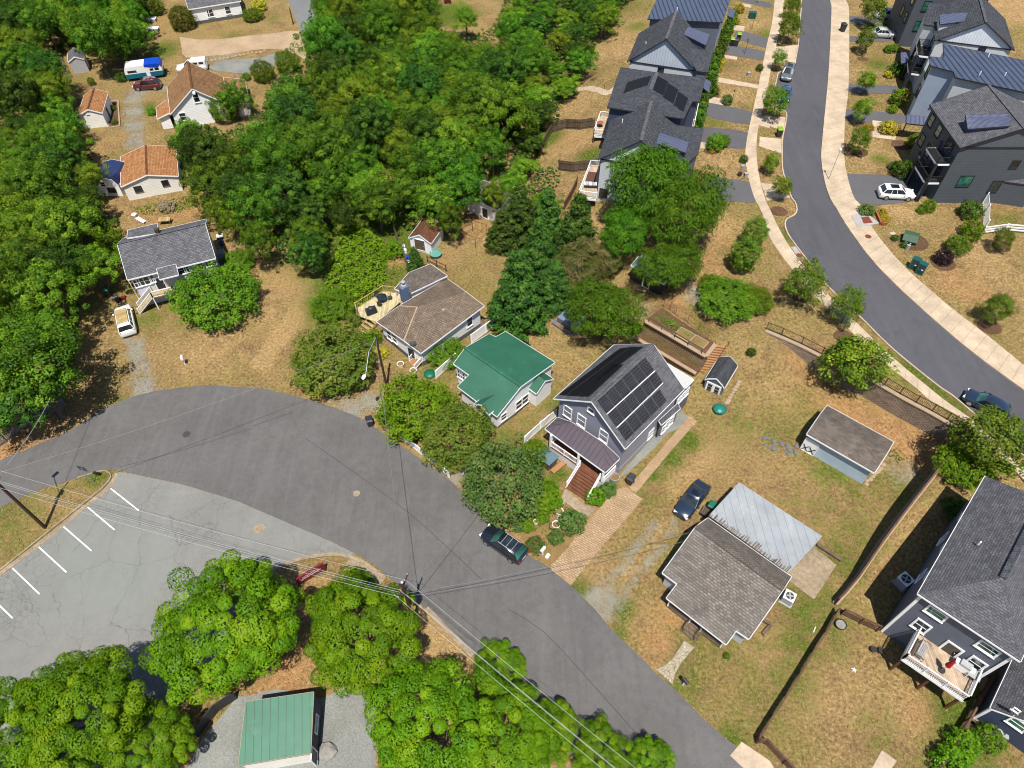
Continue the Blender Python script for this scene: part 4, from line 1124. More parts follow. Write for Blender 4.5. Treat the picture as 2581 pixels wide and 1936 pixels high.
# ---- green metal roofed house
t = empty('cottage', 'white cottage under a dark green standing-seam metal roof', 'house', W(q1(1050, 1350)))
V = {'l': (q1(372, 400), 4.8), 'r': (q1(1106, 902), 4.8), 'f1': (q1(222, 607), 3.1), 'f2': (q1(425, 752), 3.1), 'f3': (q1(274, 905), 2.7), 'f4': (q1(790, 1298), 2.7), 'E': (q1(1548, 588), 3.3), 'N': (q1(905, 184), 3.3), 'n1': (q1(772, 256), 3.6), 'n2': (q1(690, 214), 3.6)}
V = planar(V, ('l', 'r', 'f4'), ('f1', 'f2', 'f3')); V = planar(V, ('l', 'r', 'E'), ('N', 'n1', 'n2'))
print('green', {k: round(v.z, 2) for k, v in V.items()})
w = roofblock(t, V, [('l', 'f1', 'f2', 'f3', 'f4', 'r'), ('l', 'r', 'E', 'N', 'n1', 'n2')], M_GREEN, 0, wall=S_WHITE, ov=.25, found=(.35, FOUND_D))
Vb = w['V']
ridge_cap(t, Vb['l'], Vb['r'], M_GREEN, .34, .02)
wl_ = w[('f4', 'r')]
opening(t, wl_, q1(1078, 1135), .9, 1.35); opening(t, wl_, q1(1156, 1072), .9, 1.35); opening(t, wl_, q1(878, 1297), .75, 1.0)
opening(t, w[('f1', 'f2')], q1(308, 742), .7, 1.2); opening(t, w[('f1', 'f2')], q1(346, 765), .7, 1.2)
# gabled side porch
V, F = gable(W(q1(1308, 1000), 2.6), W(q1(1530, 806), 2.6), 2.6, 1.0)
w2 = roofblock(t, V, F, M_GREEN, 0, wall=S_WHITE, ov=.15)
# small porch gable on the front slope
fa = Vb['f3'].lerp(Vb['f4'], .52); fb_ = Vb['f3'].lerp(Vb['f4'], .88)
inn = (Vb['r'] - Vb['f4']); inn.z = 0; inn.normalize()
V3 = {'a': fa - inn * .5 + Vector((0, 0, .12)), 'b': fb_ - inn * .5 + Vector((0, 0, .12)), 'g': (fa + fb_) / 2 - inn * .5 + Vector((0, 0, .95)), 'h': (fa + fb_) / 2 + inn * 2.4 + Vector((0, 0, .95)), 'c': fb_ + inn * .4 + Vector((0, 0, .16)), 'd': fa + inn * .4 + Vector((0, 0, .16))}
roofblock(t, V3, [('a', 'g', 'h', 'd'), ('g', 'b', 'c', 'h')], M_GREEN, 0, thick=.12)
for q in (fa, fb_): MB().box(q - inn * .35 + Vector((0, 0, -1.3)), (.12, .12, 2.7)).build('post', WHITE, t, t.location)

# ---- blue-grey house with the solar roof
t = empty('two_storey_house', 'grey sided house with a solar-panelled roof and a bronze metal porch roof', 'house', W(q2(560, 1300)))
ZE = 5.6
A, B = W(q2(130, 607), ZE), W(q2(796, 1076), ZE)
C0, D0 = W(q2(1358, 515), ZE), W(q2(690, 114), ZE)
d = (B - A); dep = ((C0 - B) + (D0 - A)) / 2
n = Vector((-d.y, d.x, 0)).normalized(); n = n if n.y > 0 else -n
depth = dep.dot(n); rm_ = (A + B) / 2
zr = solve_z(rm_.x, rm_.y, q2(475, 635)[1], 5, 14)
V, F = gable(A, B, depth, zr - ZE)
w = roofblock(t, V, F, SH_GREY, 0, wall=S_GREY, ov=.45, found=(.9, FOUND), emats={('A', 'r'): S_GREY2, ('r', 'B'): S_GREY2})
Vm = w['V']
ridge_cap(t, Vm['r'], Vm['s'], SH_CHAR, .3)
for p, e in ((q2(262, 730), ('A', 'r')), (q2(390, 812), ('A', 'r')), (q2(597, 953), ('r', 'B'))):
    opening(t, w[e], p, .95, 1.6, glass=m_glass('screened_glass', (.16, .17, .19, 1), .3))
opening(t, w[('A', 'r')], q2(480, 717), .7, .6, bars=False)
opening(t, w[('B', 'C')], q2(1030, 935), .8, 1.2, glass=m_glass('pale_glass', (.25, .26, .28, 1), .2))
# roof planes for the panels
nr = (Vm['s'] - Vm['r']).cross(Vm['B'] - Vm['r']).normalized(); nr = nr if nr.z > 0 else -nr
nl = (Vm['s'] - Vm['r']).cross(Vm['A'] - Vm['r']).normalized(); nl = nl if nl.z > 0 else -nl
def panels(q, nrm, org, cols, rows, mat, gap=.02, frame=GALV):
    pts = [onplane(p, org, nrm) + nrm * .12 for p in q]
    for i in range(cols):
        for j in range(rows):
            f = lambda u, v: pts[0].lerp(pts[1], u).lerp(pts[3].lerp(pts[2], u), v)
            u0, u1, v0, v1 = i / cols, (i + 1) / cols, j / rows, (j + 1) / rows
            gu, gv = gap / max(.1, (pts[1] - pts[0]).length), gap / max(.1, (pts[3] - pts[0]).length)
            c = [f(u0 + gu, v0 + gv), f(u1 - gu, v0 + gv), f(u1 - gu, v1 - gv), f(u0 + gu, v1 - gv)]
            mb = MB().poly(c)
            for k in range(4):
                a_, b_ = c[k], c[(k + 1) % 4]
                mb.poly([a_, b_, b_ - nrm * .08, a_ - nrm * .08][::-1], 1)
            mb.build('solar_panel', [mat, frame], t, t.location)
panels(P(q2, 522, 628, 612, 752, 1062, 348, 975, 222), nr, Vm['r'], 1, 6, SOLAR)
panels(P(q2, 622, 758, 705, 878, 1142, 462, 1070, 352), nr, Vm['r'], 1, 6, SOLAR)
panels(P(q2, 712, 886, 795, 1005, 1178, 632, 1104, 516), nr, Vm['r'], 1, 5, SOLAR)
for a_, b_ in ((q2(617, 755), q2(1066, 350)), (q2(708, 882), q2(1140, 463))):
    A_, B_ = onplane(a_, Vm['r'], nr) + nr * .1, onplane(b_, Vm['r'], nr) + nr * .1
    MB().beam(A_, B_, .06, .08, up=nr).build('panel_rail', WHITE, t, t.location)
panels(P(q2, 366, 592, 464, 593, 784, 298, 690, 297), nl, Vm['r'], 1, 4, SOLAR_B, frame=BLACK)
panels(P(q2, 256, 584, 362, 590, 968, 133, 852, 134), nl, Vm['r'], 1, 7, SOLAR_B, frame=BLACK)
panels(P(q2, 184, 578, 250, 583, 845, 136, 748, 150), nl, Vm['r'], 1, 6, SOLAR_B, frame=BLACK)
# flat-roofed rear room, side bay
V2 = {'a': W(q2(1362, 508), 4.6), 'b': W(q2(1434, 430), 4.6), 'c': W(q2(1190, 282), 4.6), 'd': W(q2(1120, 370), 4.6)}
w2 = roofblock(t, V2, [('a', 'b', 'c', 'd')], FLAT, 0, wall=S_SLATE, ov=.05, fascia=WHITE)
for p in P(q2, 1290, 625, 1330, 582, 1368, 545): opening(t, w2[('a', 'b')], p, .6, 1.0)
V2 = {'a': W(q2(1108, 812), 3.5), 'b': W(q2(1285, 648), 3.5), 'c': W(q2(1308, 700), 3.0), 'd': W(q2(1132, 852), 3.0)}
w2 = roofblock(t, V2, [('a', 'b', 'c', 'd')], SH_CHAR, .6, wall=S_SLATE, ov=.15)
for p in P(q2, 1150, 890, 1185, 850, 1222, 812): opening(t, w2[('c', 'd')], p, .55, 1.1)
# porch
V2 = {'o1': W(q2(50, 888), 3.35), 'o2': W(q2(612, 1294), 3.35), 'o3': W(q2(742, 1166), 3.45), 'i3': W(q2(735, 1150), 3.6), 'i2': W(q2(592, 1016), 4.5), 'i1': W(q2(300, 826), 4.5), 'i0': W(q2(165, 780), 3.6)}
roofblock(t, V2, [('o1', 'o2', 'i2', 'i1'), ('o2', 'o3', 'i3', 'i2'), ('o1', 'i1', 'i0')], M_PURP, 0, thick=.16)
po = empty('front_porch', 'white railed porch with broad brown steps in front of the grey solar house', 'porch', G(q2(420, 1400)))
du = d.normalized()
f0, f1 = W(q2(90, 1050), 1.25), W(q2(585, 1390), 1.25)
ctr0 = f0 + n * .0
mb = MB()
fl = [f0, f1, f1 + n * 2.2, f0 + n * 2.2]
mb.prism([(p.x, p.y) for p in fl], 1.13, 1.25).build('deck', W_RED, po, po.location)
MB().poly([f0 + Vector((0, 0, -1.25)), f1 + Vector((0, 0, -1.25)), f1 + Vector((0, 0, -.12)), f0 + Vector((0, 0, -.12))]).poly([f1 + Vector((0, 0, -1.25)), f1 + n * 2.2 + Vector((0, 0, -1.25)), f1 + n * 2.2 + Vector((0, 0, -.12)), f1 + Vector((0, 0, -.12))]).build('skirt', m_siding('white_lattice_skirt', (.7, .7, .7, 1), .3), po, po.location)
for f in (0.01, .53, .98):
    p = f0.lerp(f1, f) + n * .1
    MB().box(p + Vector((0, 0, 1.0)), (.2, .2, 2.1), math.atan2(du.y, du.x)).build('post', WHITE, po, po.location)
railing([f0 + n * .1, f0.lerp(f1, .27) + n * .1, f0.lerp(f1, .53) + n * .1], .9, parent=po); railing([f0 + n * .1, f0 + n * 2.0], .9, parent=po)
railing([f1 + n * .1, f1 + n * 2.0], .9, parent=po)
s0, s1 = W(q2(372, 1232), 1.25), W(q2(558, 1352), 1.25)
g0, g1 = W(q2(246, 1434), .05), W(q2(436, 1566), .05)
stp = MB(); N_ = 8
run = ((g0 - s0) + (g1 - s1)) / 2
for i in range(N_):
    a_, b_ = s0 + (g0 - s0) * ((i + .5) / N_), s1 + (g1 - s1) * ((i + .5) / N_)
    stp.beam(a_, b_, Vector((run.x, run.y)).length / N_ + .02, .05)
    a2, b2 = a_ - Vector((0, 0, .09)), b_ - Vector((0, 0, .09))
stp.build('steps', W_RED, po, po.location)
for a_, b_ in ((s0, g0), (s1, g1)):
    MB().beam(a_ - Vector((0, 0, .1)), b_ - Vector((0, 0, .1)), .08, .3).build('stringer', WHITE, po, po.location)
    railing([a_, a_.lerp(b_, .95)], .9, .14, .13, parent=po)

# ---- tan shingle ranch with tin carport
t = empty('ranch_house', 'low house with tan-grey shingle roof and a weathered tin lean-to behind', 'house', W(q3(300, 700)))
V = {'r1': (q3(212, 256), 4.0), 'r2': (q3(624, 554), 4.0), 'f1': (q3(54, 474), 2.7), 'f2': (q3(124, 526), 2.7), 'f3': (q3(74, 592), 2.35), 'f4': (q3(356, 812), 2.35), 'f5': (q3(402, 746), 2.7), 'f6': (q3(462, 786), 2.7), 'b2': (q3(662, 492), 3.35), 'b1': (q3(270, 215), 3.35)}
V = planar(V, ('r1', 'r2', 'f4'), ('f1', 'f2', 'f3', 'f5', 'f6')); V = planar(V, ('r1', 'r2', 'b1'), ('b2',))
Vw = V
print('ranch', {k: round(v.z, 2) for k, v in V.items()})
w = roofblock(t, V, [('r1', 'f1', 'f2', 'f3', 'f4', 'f5', 'f6', 'r2'), ('r1', 'r2', 'b2', 'b1')], [SH_RANCH, SH_RANCH2], 0, fm=[0, 1])
ridge_cap(t, Vw['r1'], Vw['r2'], SH_RANCH2, .4)
# walls stand back from the porch
du = (Vw['f4'] - Vw['f3']); du.z = 0; du.normalize(); nu = Vector((-du.y, du.x, 0)); nu = nu if nu.y > 0 else -nu
c1 = Vw['f1'] + du * .3 + nu * .4; c2 = Vw['f2'] + du * .3 + nu * .4
q_ = Vw['f3'] + du * .35 + nu * 2.0; q2_ = Vw['f4'] - du * .35 + nu * 2.0
c5 = Vw['f5'] - du * .1 + nu * .4; c6 = Vw['f6'] - du * .3 + nu * .4
e2 = Vw['b2'] - du * .3 - nu * .4; e1 = Vw['b1'] + du * .3 - nu * .4
wb = MB()
WS = m_siding('grey_white_siding', (.5, .52, .55, 1), .22)
ring = [(c1, 2.6), (c2, 2.6), (q_, 2.75), (q2_, 2.75), (c5, 2.6), (c6, 2.6), (Vw['r2'] - du * .3, 3.85), (e2, 3.2), (e1, 3.2), (Vw['r1'] + du * .3, 3.85)]
for (a_, za), (b_, zb) in zip(ring, ring[1:] + ring[:1]):
    wb.poly([(a_.x, a_.y, -.2), (b_.x, b_.y, -.2), (b_.x, b_.y, zb), (a_.x, a_.y, za)])
wb.build('wall', WS, t, t.location)
wl_ = (q_, q2_, -nu)
opening(t, wl_, None, .95, 2.0, 'door', pos=q_.lerp(q2_, .5) * Vector((1, 1, 0)) + Vector((0, 0, 1.4)))
for f in (.22, .8): opening(t, wl_, None, 1.4, 1.1, pos=q_.lerp(q2_, f) * Vector((1, 1, 0)) + Vector((0, 0, 1.7)))
fp = [Vw['f3'] + du * .3 + nu * .35, Vw['f4'] - du * .3 + nu * .35]
MB().prism([(p.x, p.y) for p in (fp[0], fp[1], fp[1] + nu * 1.7, fp[0] + nu * 1.7)], -.1, .42).build('porch_floor', m_wood('grey_porch_boards', D(150, 132, 112), .12), t, t.location)
for f in (.0, .41, .62, 1.0):
    MB().box(fp[0].lerp(fp[1], f) * Vector((1, 1, 0)) + Vector((0, 0, 1.3)), (.11, .11, 1.9), math.atan2(du.y, du.x)).build('post', WHITE, t, t.location)
mb = MB()
for a_, b_ in ((.0, .41), (.62, 1.0)):
    pa, pb = fp[0].lerp(fp[1], a_), fp[0].lerp(fp[1], b_)
    for z_ in (.75, 1.15): mb.beam((pa.x, pa.y, z_), (pb.x, pb.y, z_), .05, .09)
mb.build('railing', W_GREY, t, t.location)
mb = MB()
for i in range(3):
    pc = fp[0].lerp(fp[1], .515) - nu * (.2 + .32 * i)
    mb.box((pc.x, pc.y, .32 - .11 * i), (1.7, .34, .1), math.atan2(du.y, du.x))
mb.build('steps', W_GREY, t, t.location)
for s_ in (.41, .62):
    pc = fp[0].lerp(fp[1], s_) - nu * .95
    mb = MB().box((pc.x, pc.y, .45), (.09, .09, .9))
    mb.beam((pc.x, pc.y, .85), (fp[0].lerp(fp[1], s_).x, fp[0].lerp(fp[1], s_).y, 1.25), .06, .08)
    mb.build('handrail', W_GREY, t, t.location)
V2 = {'a': W(q3(276, 204), 3.1), 'b': W(q3(648, 472), 3.1), 'c': W(q3(805, 302), 2.6), 'd': W(q3(417, 50), 2.6)}
roofblock(t, V2, [('a', 'b', 'c', 'd')], M_TIN, 0, thick=.06, fascia=GALV, roofname='tin_roof')
mb = MB()
rr = random.Random(4)
for i in range(46):
    f = (i + rr.uniform(.1, .9)) / 46
    p = V2['a'].lerp(V2['b'], f)
    l_ = rr.uniform(.15, .75)
    far_ = V2['d'].lerp(V2['c'], f)
    dirn = (far_ - p).normalized()
    mb.beam(p - dirn * .15 + Vector((0, 0, .05)), p + dirn * l_ + Vector((0, 0, .05)), rr.uniform(.05, .12), .03)
mb.build('roof_lath', W_GREY, t, t.location)
for k_ in ('c', 'd'):
    MB().box(Vector((V2[k_].x, V2[k_].y, 1.25)) - nu * .4 + du * (.4 if k_ == 'd' else -.4), (.12, .12, 2.5)).build('post', W_GREY, t, t.location)
pc = W(q3(700, 440), 2.0)

# ---- big charcoal house bottom right
t = empty('two_storey_house', 'tall slate-grey house with wide charcoal roof and white deck at the right', 'house', W(t44(1300, 700)))
A, B = W(t44(1300, 200), 8.6), W(t44(2162, 770), 8.6)
Df = W(t34(1870, 800), 8.6)
du = (B - A).normalized(); nu = Vector((-du.y, du.x, 0)); nu = nu if nu.y > 0 else -nu
L_ = (Df - A).dot(nu); Wd = (B - A).length
mid = A + du * Wd / 2
V = {'A': A, 'B': B, 'C': B + nu * L_, 'D': A + nu * L_, 'r': mid + nu * 3.9 + Vector((0, 0, 2.6)), 's': mid + nu * (L_ - 1.5) + Vector((0, 0, 2.6))}
w = roofblock(t, V, [('A', 'B', 'r'), ('B', 'C', 's', 'r'), ('C', 'D', 's'), ('D', 'A', 'r', 's')], SH_CHAR, 0, wall=S_SLATE, ov=.4, found=(.4, FOUND_D))
ridge_cap(t, w['V']['r'], w['V']['s'], SH_DARK, .5, .05)
vent(t, W(t34(1805, 1370), 10.0))
wl_ = w[('A', 'B')]
for p, ww, hh in ((t44(1455, 365), 1.3, .95), (t44(1888, 660), 1.3, .95), (t44(1330, 470), .95, 1.35), (t44(1785, 785), .95, 1.45)):
    opening(t, wl_, p, ww, hh, fw=.16, glass=GLASS_G if hh < 1 else None)
opening(t, wl_, t44(1572, 672), 1.05, 1.9, 'door', glass=GLASS, fw=.18)
lw = w[('D', 'A')]
for f_, z_ in ((.2, 6.6), (.5, 6.6), (.75, 6.6), (.3, 3.6), (.65, 3.6)):
    opening(t, lw, None, .9, 1.3, pos=lw[0].lerp(lw[1], f_) * Vector((1, 1, 0)) + Vector((0, 0, z_)))
# corner boards and downpipe
ca, cb = wl_[0], wl_[1]
for c_ in (ca, cb):
    MB().box((c_.x, c_.y, 4.2), (.22, .22, 8.2), math.atan2(du.y, du.x)).build('corner_board', WHITE, t, t.location)
# its deck
dk = empty('raised_deck', 'white railed deck on brown posts behind the charcoal-roofed house', 'deck', G(t44(1300, 1000)))
ZD = 3.2
e0 = onplane(t44(1175, 742), (0, 0, ZD), Vector((0, 0, 1))); e1 = onplane(t44(1690, 1095), (0, 0, ZD), Vector((0, 0, 1)))
du2 = (e1 - e0).normalized(); nu2 = Vector((-du2.y, du2.x, 0)); nu2 = nu2 if nu2.y > 0 else -nu2
wd = abs((wl_[0] - e0).dot(nu2)) - .02
fl = [e0, e1, e1 + nu2 * wd, e0 + nu2 * wd]
MB().prism([(p.x, p.y) for p in fl], ZD - .1, ZD).build('deck_floor', W_DECK, dk, dk.location)
mb = MB()
for i in range(4): mb.beam(fl[i] - Vector((0, 0, .2)), fl[(i + 1) % 4] - Vector((0, 0, .2)), .12, .3)
mb.build('rim_board', WHITE, dk, dk.location)
railing([fl[0], fl[0].lerp(fl[1], .33), fl[0].lerp(fl[1], .66), fl[1]], 1.0, .13, .15, parent=dk, th=.05)
railing([fl[1], fl[2]], 1.0, .13, .15, parent=dk, mat=WHITE, th=.05); railing([fl[0], fl[3]], 1.0, .13, .15, parent=dk, th=.05)
for f_ in (.03, .5, .97):
    p = fl[0].lerp(fl[1], f_) + nu2 * .25
    gz = hz(p.x, p.y)
    MB().box((p.x, p.y, (ZD + gz) / 2 - .1), (.2, .2, ZD - gz - .1), math.atan2(du2.y, du2.x)).build('post', W_POST, dk, dk.location)
DECK = (fl, du2, nu2, ZD)

# ---- corner of the next house, bottom right
t = empty('house', 'corner of a navy sided house at the bottom right edge beside the stepping stones', 'house', W(t44(2000, 1400)))
A = W(t44(1905, 1160), 2.9); B = A + du * 9.0
V, F = gable(A, B, 12, 3.4)
w = roofblock(t, V, F, SH_CHAR, 0, wall=S_NAVY, ov=.12, thick=.15)
nu3 = nu; du3 = du
opening(t, w[('A', 'r')], t44(2125, 1172), .35, .3, bars=False); opening(t, w[('A', 'r')], t44(2140, 1290), 1.1, 1.1, glass=GLASS_G, fw=.14)
MB().box(Vector((w[('A', 'r')][0].x, w[('A', 'r')][0].y, 1.4)), (.2, .2, 2.8), math.atan2(du3.y, du3.x)).build('corner_board', WHITE, t, t.location)

# ---- green-roofed shelter at the bottom
t = empty('park_building', 'dark building with a pale green seamed metal roof among bright maples', 'building', W(t42(300, 1600)))
V = {'a': (t41(1992, 1640), 3.2), 'b': (t42(475, 1535), 3.2), 'c': (t42(500, 1022), 3.9), 'd': (t41(2055, 1105), 3.9)}
V = {k: (W(*v) if k != 'd' else W(*v)) for k, v in V.items()}
w = roofblock(t, V, [('a', 'b', 'c', 'd')], M_GREEN2, 0, wall=m_plain('dark_grey_block', D(86, 90, 104), .8), ov=.12, fascia=CAP, emats={('a', 'b'): S_CREAM})
opening(t, w[('b', 'c')], t42(518, 1290), 1.3, .6, frame=WHITE)
opening(t, w[('b', 'c')], t42(500, 1560), .9, 1.9, 'door')

# ---- dark grey garden shed, long blue shed, hidden sheds
t = empty('garden_shed', 'dark grey barn shed with white double doors beside the orange garden stair', 'shed', G(t33(1730, 120)))
A, B = W(t33(1620, -60), 2.0), W(t33(1800, 42), 2.0)
A, B = W(t23(1648, 1580), 2.2), W(t33(1812, 62), 2.2)
d = B - A; n = Vector((-d.y, d.x, 0)).normalized(); n = (n if n.y > 0 else -n)
dp = (W(t23(1960, 1540), 2.2) - B).dot(n)
k = lambda f, z: A + d * f + Vector((0, 0, z))
V = {'A': A, 'a': k(.13, .38), 'r': k(.5, .95), 'b': k(.87, .38), 'B': B}
for q in list(V): V[q + '2'] = V[q] + n * (dp + .9)
w = roofblock(t, V, [('A', 'a', 'a2', 'A2'), ('a', 'r', 'r2', 'a2'), ('r', 'b', 'b2', 'r2'), ('b', 'B', 'B2', 'b2')], SH_DARK, 0, wall=S_SLATE, ov=.1)
wl_ = w[('a', 'r')]
c_ = ((wl_[0] + w[('r', 'b')][1]) / 2); c_.z = 1.15
fr = opening(t, wl_, None, .7, 1.6, 'door', glass=WHITE, pos=c_ - d.normalized() * .42); opening(t, wl_, None, .7, 1.6, 'door', glass=WHITE, pos=c_ + d.normalized() * .42)
for s_ in (-.42, .42):
    for z_ in (.42, -.05, -.5):
        mb = MB(); nn = wl_[2]
        mb.box(c_ + d.normalized() * s_ + Vector((0, 0, z_)) + nn * .05, (.5, .36, .02), M=Matrix((Vector((-nn.y, nn.x, 0)), Vector((0, 0, 1)), nn)).transposed())
        mb.build('pane', GLASS, t, t.location)
t = empty('long_shed', 'long low shed with rusty-grey shingle roof and pale blue metal siding', 'shed', G(t34(600, 760)))
ze_ = G(t34(600, 750)).z + 2.9
A, B = W(t34(372, 445), ze_), W(t34(940, 770), ze_)
d = B - A; n = Vector((-d.y, d.x, 0)).normalized(); n = (n if n.y > 0 else -n)
dp = (W(t34(545, 232), ze_) - A).dot(n)
V, F = gable(A, B, dp + .4, .75, 'par')
gz_ = G(t34(850, 885)).z
w = roofblock(t, V, F, SH_TAUPE2, gz_ - 1.0, wall=S_BLUEG, ov=.3)
opening(t, w[('A', 'B')], t34(400, 550), 1.4, 2.0, 'door', glass=WHITE)
for s_ in (-.35, .35):
    nn = w[('A', 'B')][2]; tv = Vector((-nn.y, nn.x, 0)); c_ = onplane(t34(400, 550), w[('A', 'B')][0], nn) + nn * .06
    MB().beam(c_ + tv * (s_ - .3) + Vector((0, 0, -.9)), c_ + tv * (s_ + .3) + Vector((0, 0, 0)), .06, .06).beam(c_ + tv * (s_ + .3) + Vector((0, 0, -.9)), c_ + tv * (s_ - .3) + Vector((0, 0, 0)), .06, .06).build('door_brace', CHAR, t, t.location)
t = empty('garden_shed', 'white shed with rusty brown roof and grey double door beside the woods', 'shed', G(t22(1400, 520)))
A, B = W(t22(1292, 395), 2.1), W(t22(1482, 445), 2.1)
V, F = gable(A, B, 4.0, 1.0)
w = roofblock(t, V, F, SH_RUST, 0, wall=S_WHITE, ov=.12)
opening(t, w[('A', 'r')], t22(1388, 455), 1.5, 1.7, 'door', glass=W_GREY)
t = empty('white_outbuilding', 'low white outbuilding half hidden by trees at the edge of the woods', 'shed', G(t22(1870, 160)))
A, B = W(t22(1768, 45), 2.6), W(t22(2045, 165), 2.6)
V, F = gable(A, B, 4.5, .6, 'par')
w = roofblock(t, V, F, SH_TAUPE2, -.2, wall=S_WHITE, ov=.15)
opening(t, w[('A', 'B')], t22(1935, 190), .9, 1.6, 'door')
t = empty('tin_shed', 'shed with blue-grey corrugated roof in the shade of the large walnut tree', 'shed', G(t23(1200, 760)))
gz_ = G(t23(1200, 760)).z
A, B = W(t23(1030, 625), gz_ + 1.9), W(t23(1305, 785), gz_ + 1.9)
V, F = gable(A, B, 2.8, .5, 'par')
w = roofblock(t, V, F, M_TEAL, gz_ - .4, wall=DOORD, ov=.15)
opening(t, w[('A', 'B')], None, .9, 1.7, 'door', pos=(w[('A', 'B')][0] + w[('A', 'B')][1]) / 2 + Vector((0, 0, -1.2)))
t = empty('lean_to', 'small black shed roof between bushes at the far left', 'shed', G(t21(180, 1150)))
A, B = W(t21(110, 1110), 2.0), W(t21(205, 1130), 2.0)
roofblock(t, {'a': A, 'b': B, 'c': W(t21(185, 1050), 2.6), 'd': W(t21(130, 1070), 2.6)}, [('a', 'b', 'c', 'd')], BLACKV, 0, wall=W_GREY, ov=.05, fascia=CHAR)

# ---- townhouses west of the street
def town(label, A, B, depth, rise, roofm, wallm, gablem, zb=-.3, wins=(), fascia=CHAR, ov=.35, name='townhouse', glass=None, band=None, group='townhouses along the upper street'):
    t = empty(name, label, 'house', Vector(((A.x + B.x) / 2, (A.y + B.y) / 2, max(0, zb))), 0, group)
    V, F = gable(A, B, depth, rise)
    w = roofblock(t, V, F, roofm, zb, wall=wallm, ov=ov, fascia=fascia)
    Vv = w['V']
    ridge_cap(t, Vv['r'], Vv['s'], SH_CHAR, .4)
    if gablem:
        a, b, nn = w[('A', 'r')]
        a2, b2, _ = w[('r', 'B')]
        o = nn * .04
        lo_, hi_ = (a if a.z < b.z else b), (b if a.z < b.z else a)
        lo2 = a2 if a2.z < b2.z else b2
        MB().poly([lo_ + o, lo2 + o, hi_ + o] if (lo2 - lo_).cross(hi_ - lo_).dot(nn) > 0 else [lo_ + o, hi_ + o, lo2 + o]).build('gable', gablem, t, t.location)
        bb = MB().beam(lo_ + o * 1.6, lo2 + o * 1.6, .1, .16).build('trim_band', fascia if fascia is not CHAR else CHAR, t, t.location)
    for e, p, ww, hh in wins: opening(t, w[e], p, ww, hh, frame=CHAR, glass=glass, bars=False)
    return t, w
def ext(t, pts, mat, wallm=None, zb=2.0, **k):
    V = {str(i): W(p, z) for i, (p, z) in enumerate(pts)}
    return roofblock(t, V, [tuple(V.keys())], mat, zb, wall=wallm, ov=k.pop('ov', .15), fascia=k.pop('fascia', CHAR), **k)

t = empty('townhouse', 'townhouse at the top with striped dark blue metal roof', 'house', W(t13(1400, 300), 2), 0, 'townhouses along the upper street')
a, b = W(t13(1168, 157), 9.2), W(t13(1795, 186), 10.4)
dd = Vector((-(b - a).y, (b - a).x, 0)).normalized() * 10.5
w = roofblock(t, {'a': a, 'b': b, 'c': b + dd, 'd': a + dd}, [('a', 'b', 'c', 'd')], M_NAVY, -.3, wall=S_SLATE, ov=.4, fascia=CHAR, emats={('b', 'c'): S_BOARD})
ext(t, [(t13(1850, 60), 8.2), (t13(1900, 92), 7.9), (t13(1885, 152), 7.9), (t13(1838, 132), 8.2)], M_AWN)
vent(t, W(t13(1412, 105), 9.9), h=.8)

A, B = W(t13(1000, 512), 9.8), W(t13(1580, 597), 9.8)
t, w = town('townhouse with dark shingle gable and pale blue gable wall, second from the top', A, B, 9.8, 4.2, SH_DARK, S_LIGHT, S_BOARDG, wins=[(('A', 'r'), t13(1280, 582), .8, .6)])
ext(t, [(t13(1437, 200), 12.6), (t13(1690, 286), 11.2), (t13(1655, 378), 11.2), (t13(1436, 268), 12.6)], M_AWN, S_NAVY, 9)
ext(t, [(t13(1462, 386), 11.6), (t13(1715, 432), 10.2), (t13(1672, 606), 10.2), (t13(1580, 592), 10.2)], SH_DARK, S_SLATE, 3.2)
for p in P(t13, 1188, 352, 1152, 380): vent(t, W(p, 11.2), h=.55)

t = empty('townhouse', 'navy townhouse with black solar panels on a dark hipped roof', 'house', W(t13(1200, 1000), 1), 0, 'townhouses along the upper street')
V = {'fl': (t13(944, 562), 9.9), 'nl': (t13(830, 896), 9.7), 'rn': (t13(1196, 748), 12.0), 'rf': (t13(1247, 606), 11.2), 'nr': (t13(1470, 992), 9.7), 'n2': (t13(1545, 845), 9.7), 'n3': (t13(1604, 850), 9.7), 'fr': (t13(1652, 652), 9.9)}
Vq = {k: W(*v) for k, v in V.items()}
_nl = (Vq['rf'] - Vq['rn']).cross(Vq['fl'] - Vq['rn']); _nr = (Vq['rf'] - Vq['rn']).cross(Vq['fr'] - Vq['rn'])
V = dict(Vq); V['nl'] = onplane(t13(830, 896), Vq['rn'], _nl)
for k_, px_ in (('nr', t13(1470, 992)), ('n2', t13(1545, 845)), ('n3', t13(1604, 850))): V[k_] = onplane(px_, Vq['rn'], _nr)
print('solar townhouse', [round(v.z, 1) for v in V.values()])
w = roofblock(t, V, [('fl', 'nl', 'rn', 'rf'), ('nl', 'nr', 'rn'), ('rn', 'nr', 'n2', 'n3', 'fr', 'rf')], SH_DARK, -.3, wall=S_NAVY, ov=.35, fascia=CHAR)
Vc = w['V']; ridge_cap(t, Vc['rn'], Vc['rf'], SH_CHAR, .5)
nL = (Vc['rf'] - Vc['rn']).cross(Vc['fl'] - Vc['rn']).normalized(); nL = nL if nL.z > 0 else -nL
nR = (Vc['rf'] - Vc['rn']).cross(Vc['fr'] - Vc['rn']).normalized(); nR = nR if nR.z > 0 else -nR
for q in (P(t13, 965, 783, 1068, 744, 1108, 660, 1000, 695), P(t13, 1065, 745, 1172, 712, 1200, 638, 1106, 662)): panels(q, nL, Vc['rn'], 1, 1, SOLAR_B, frame=BLACK)
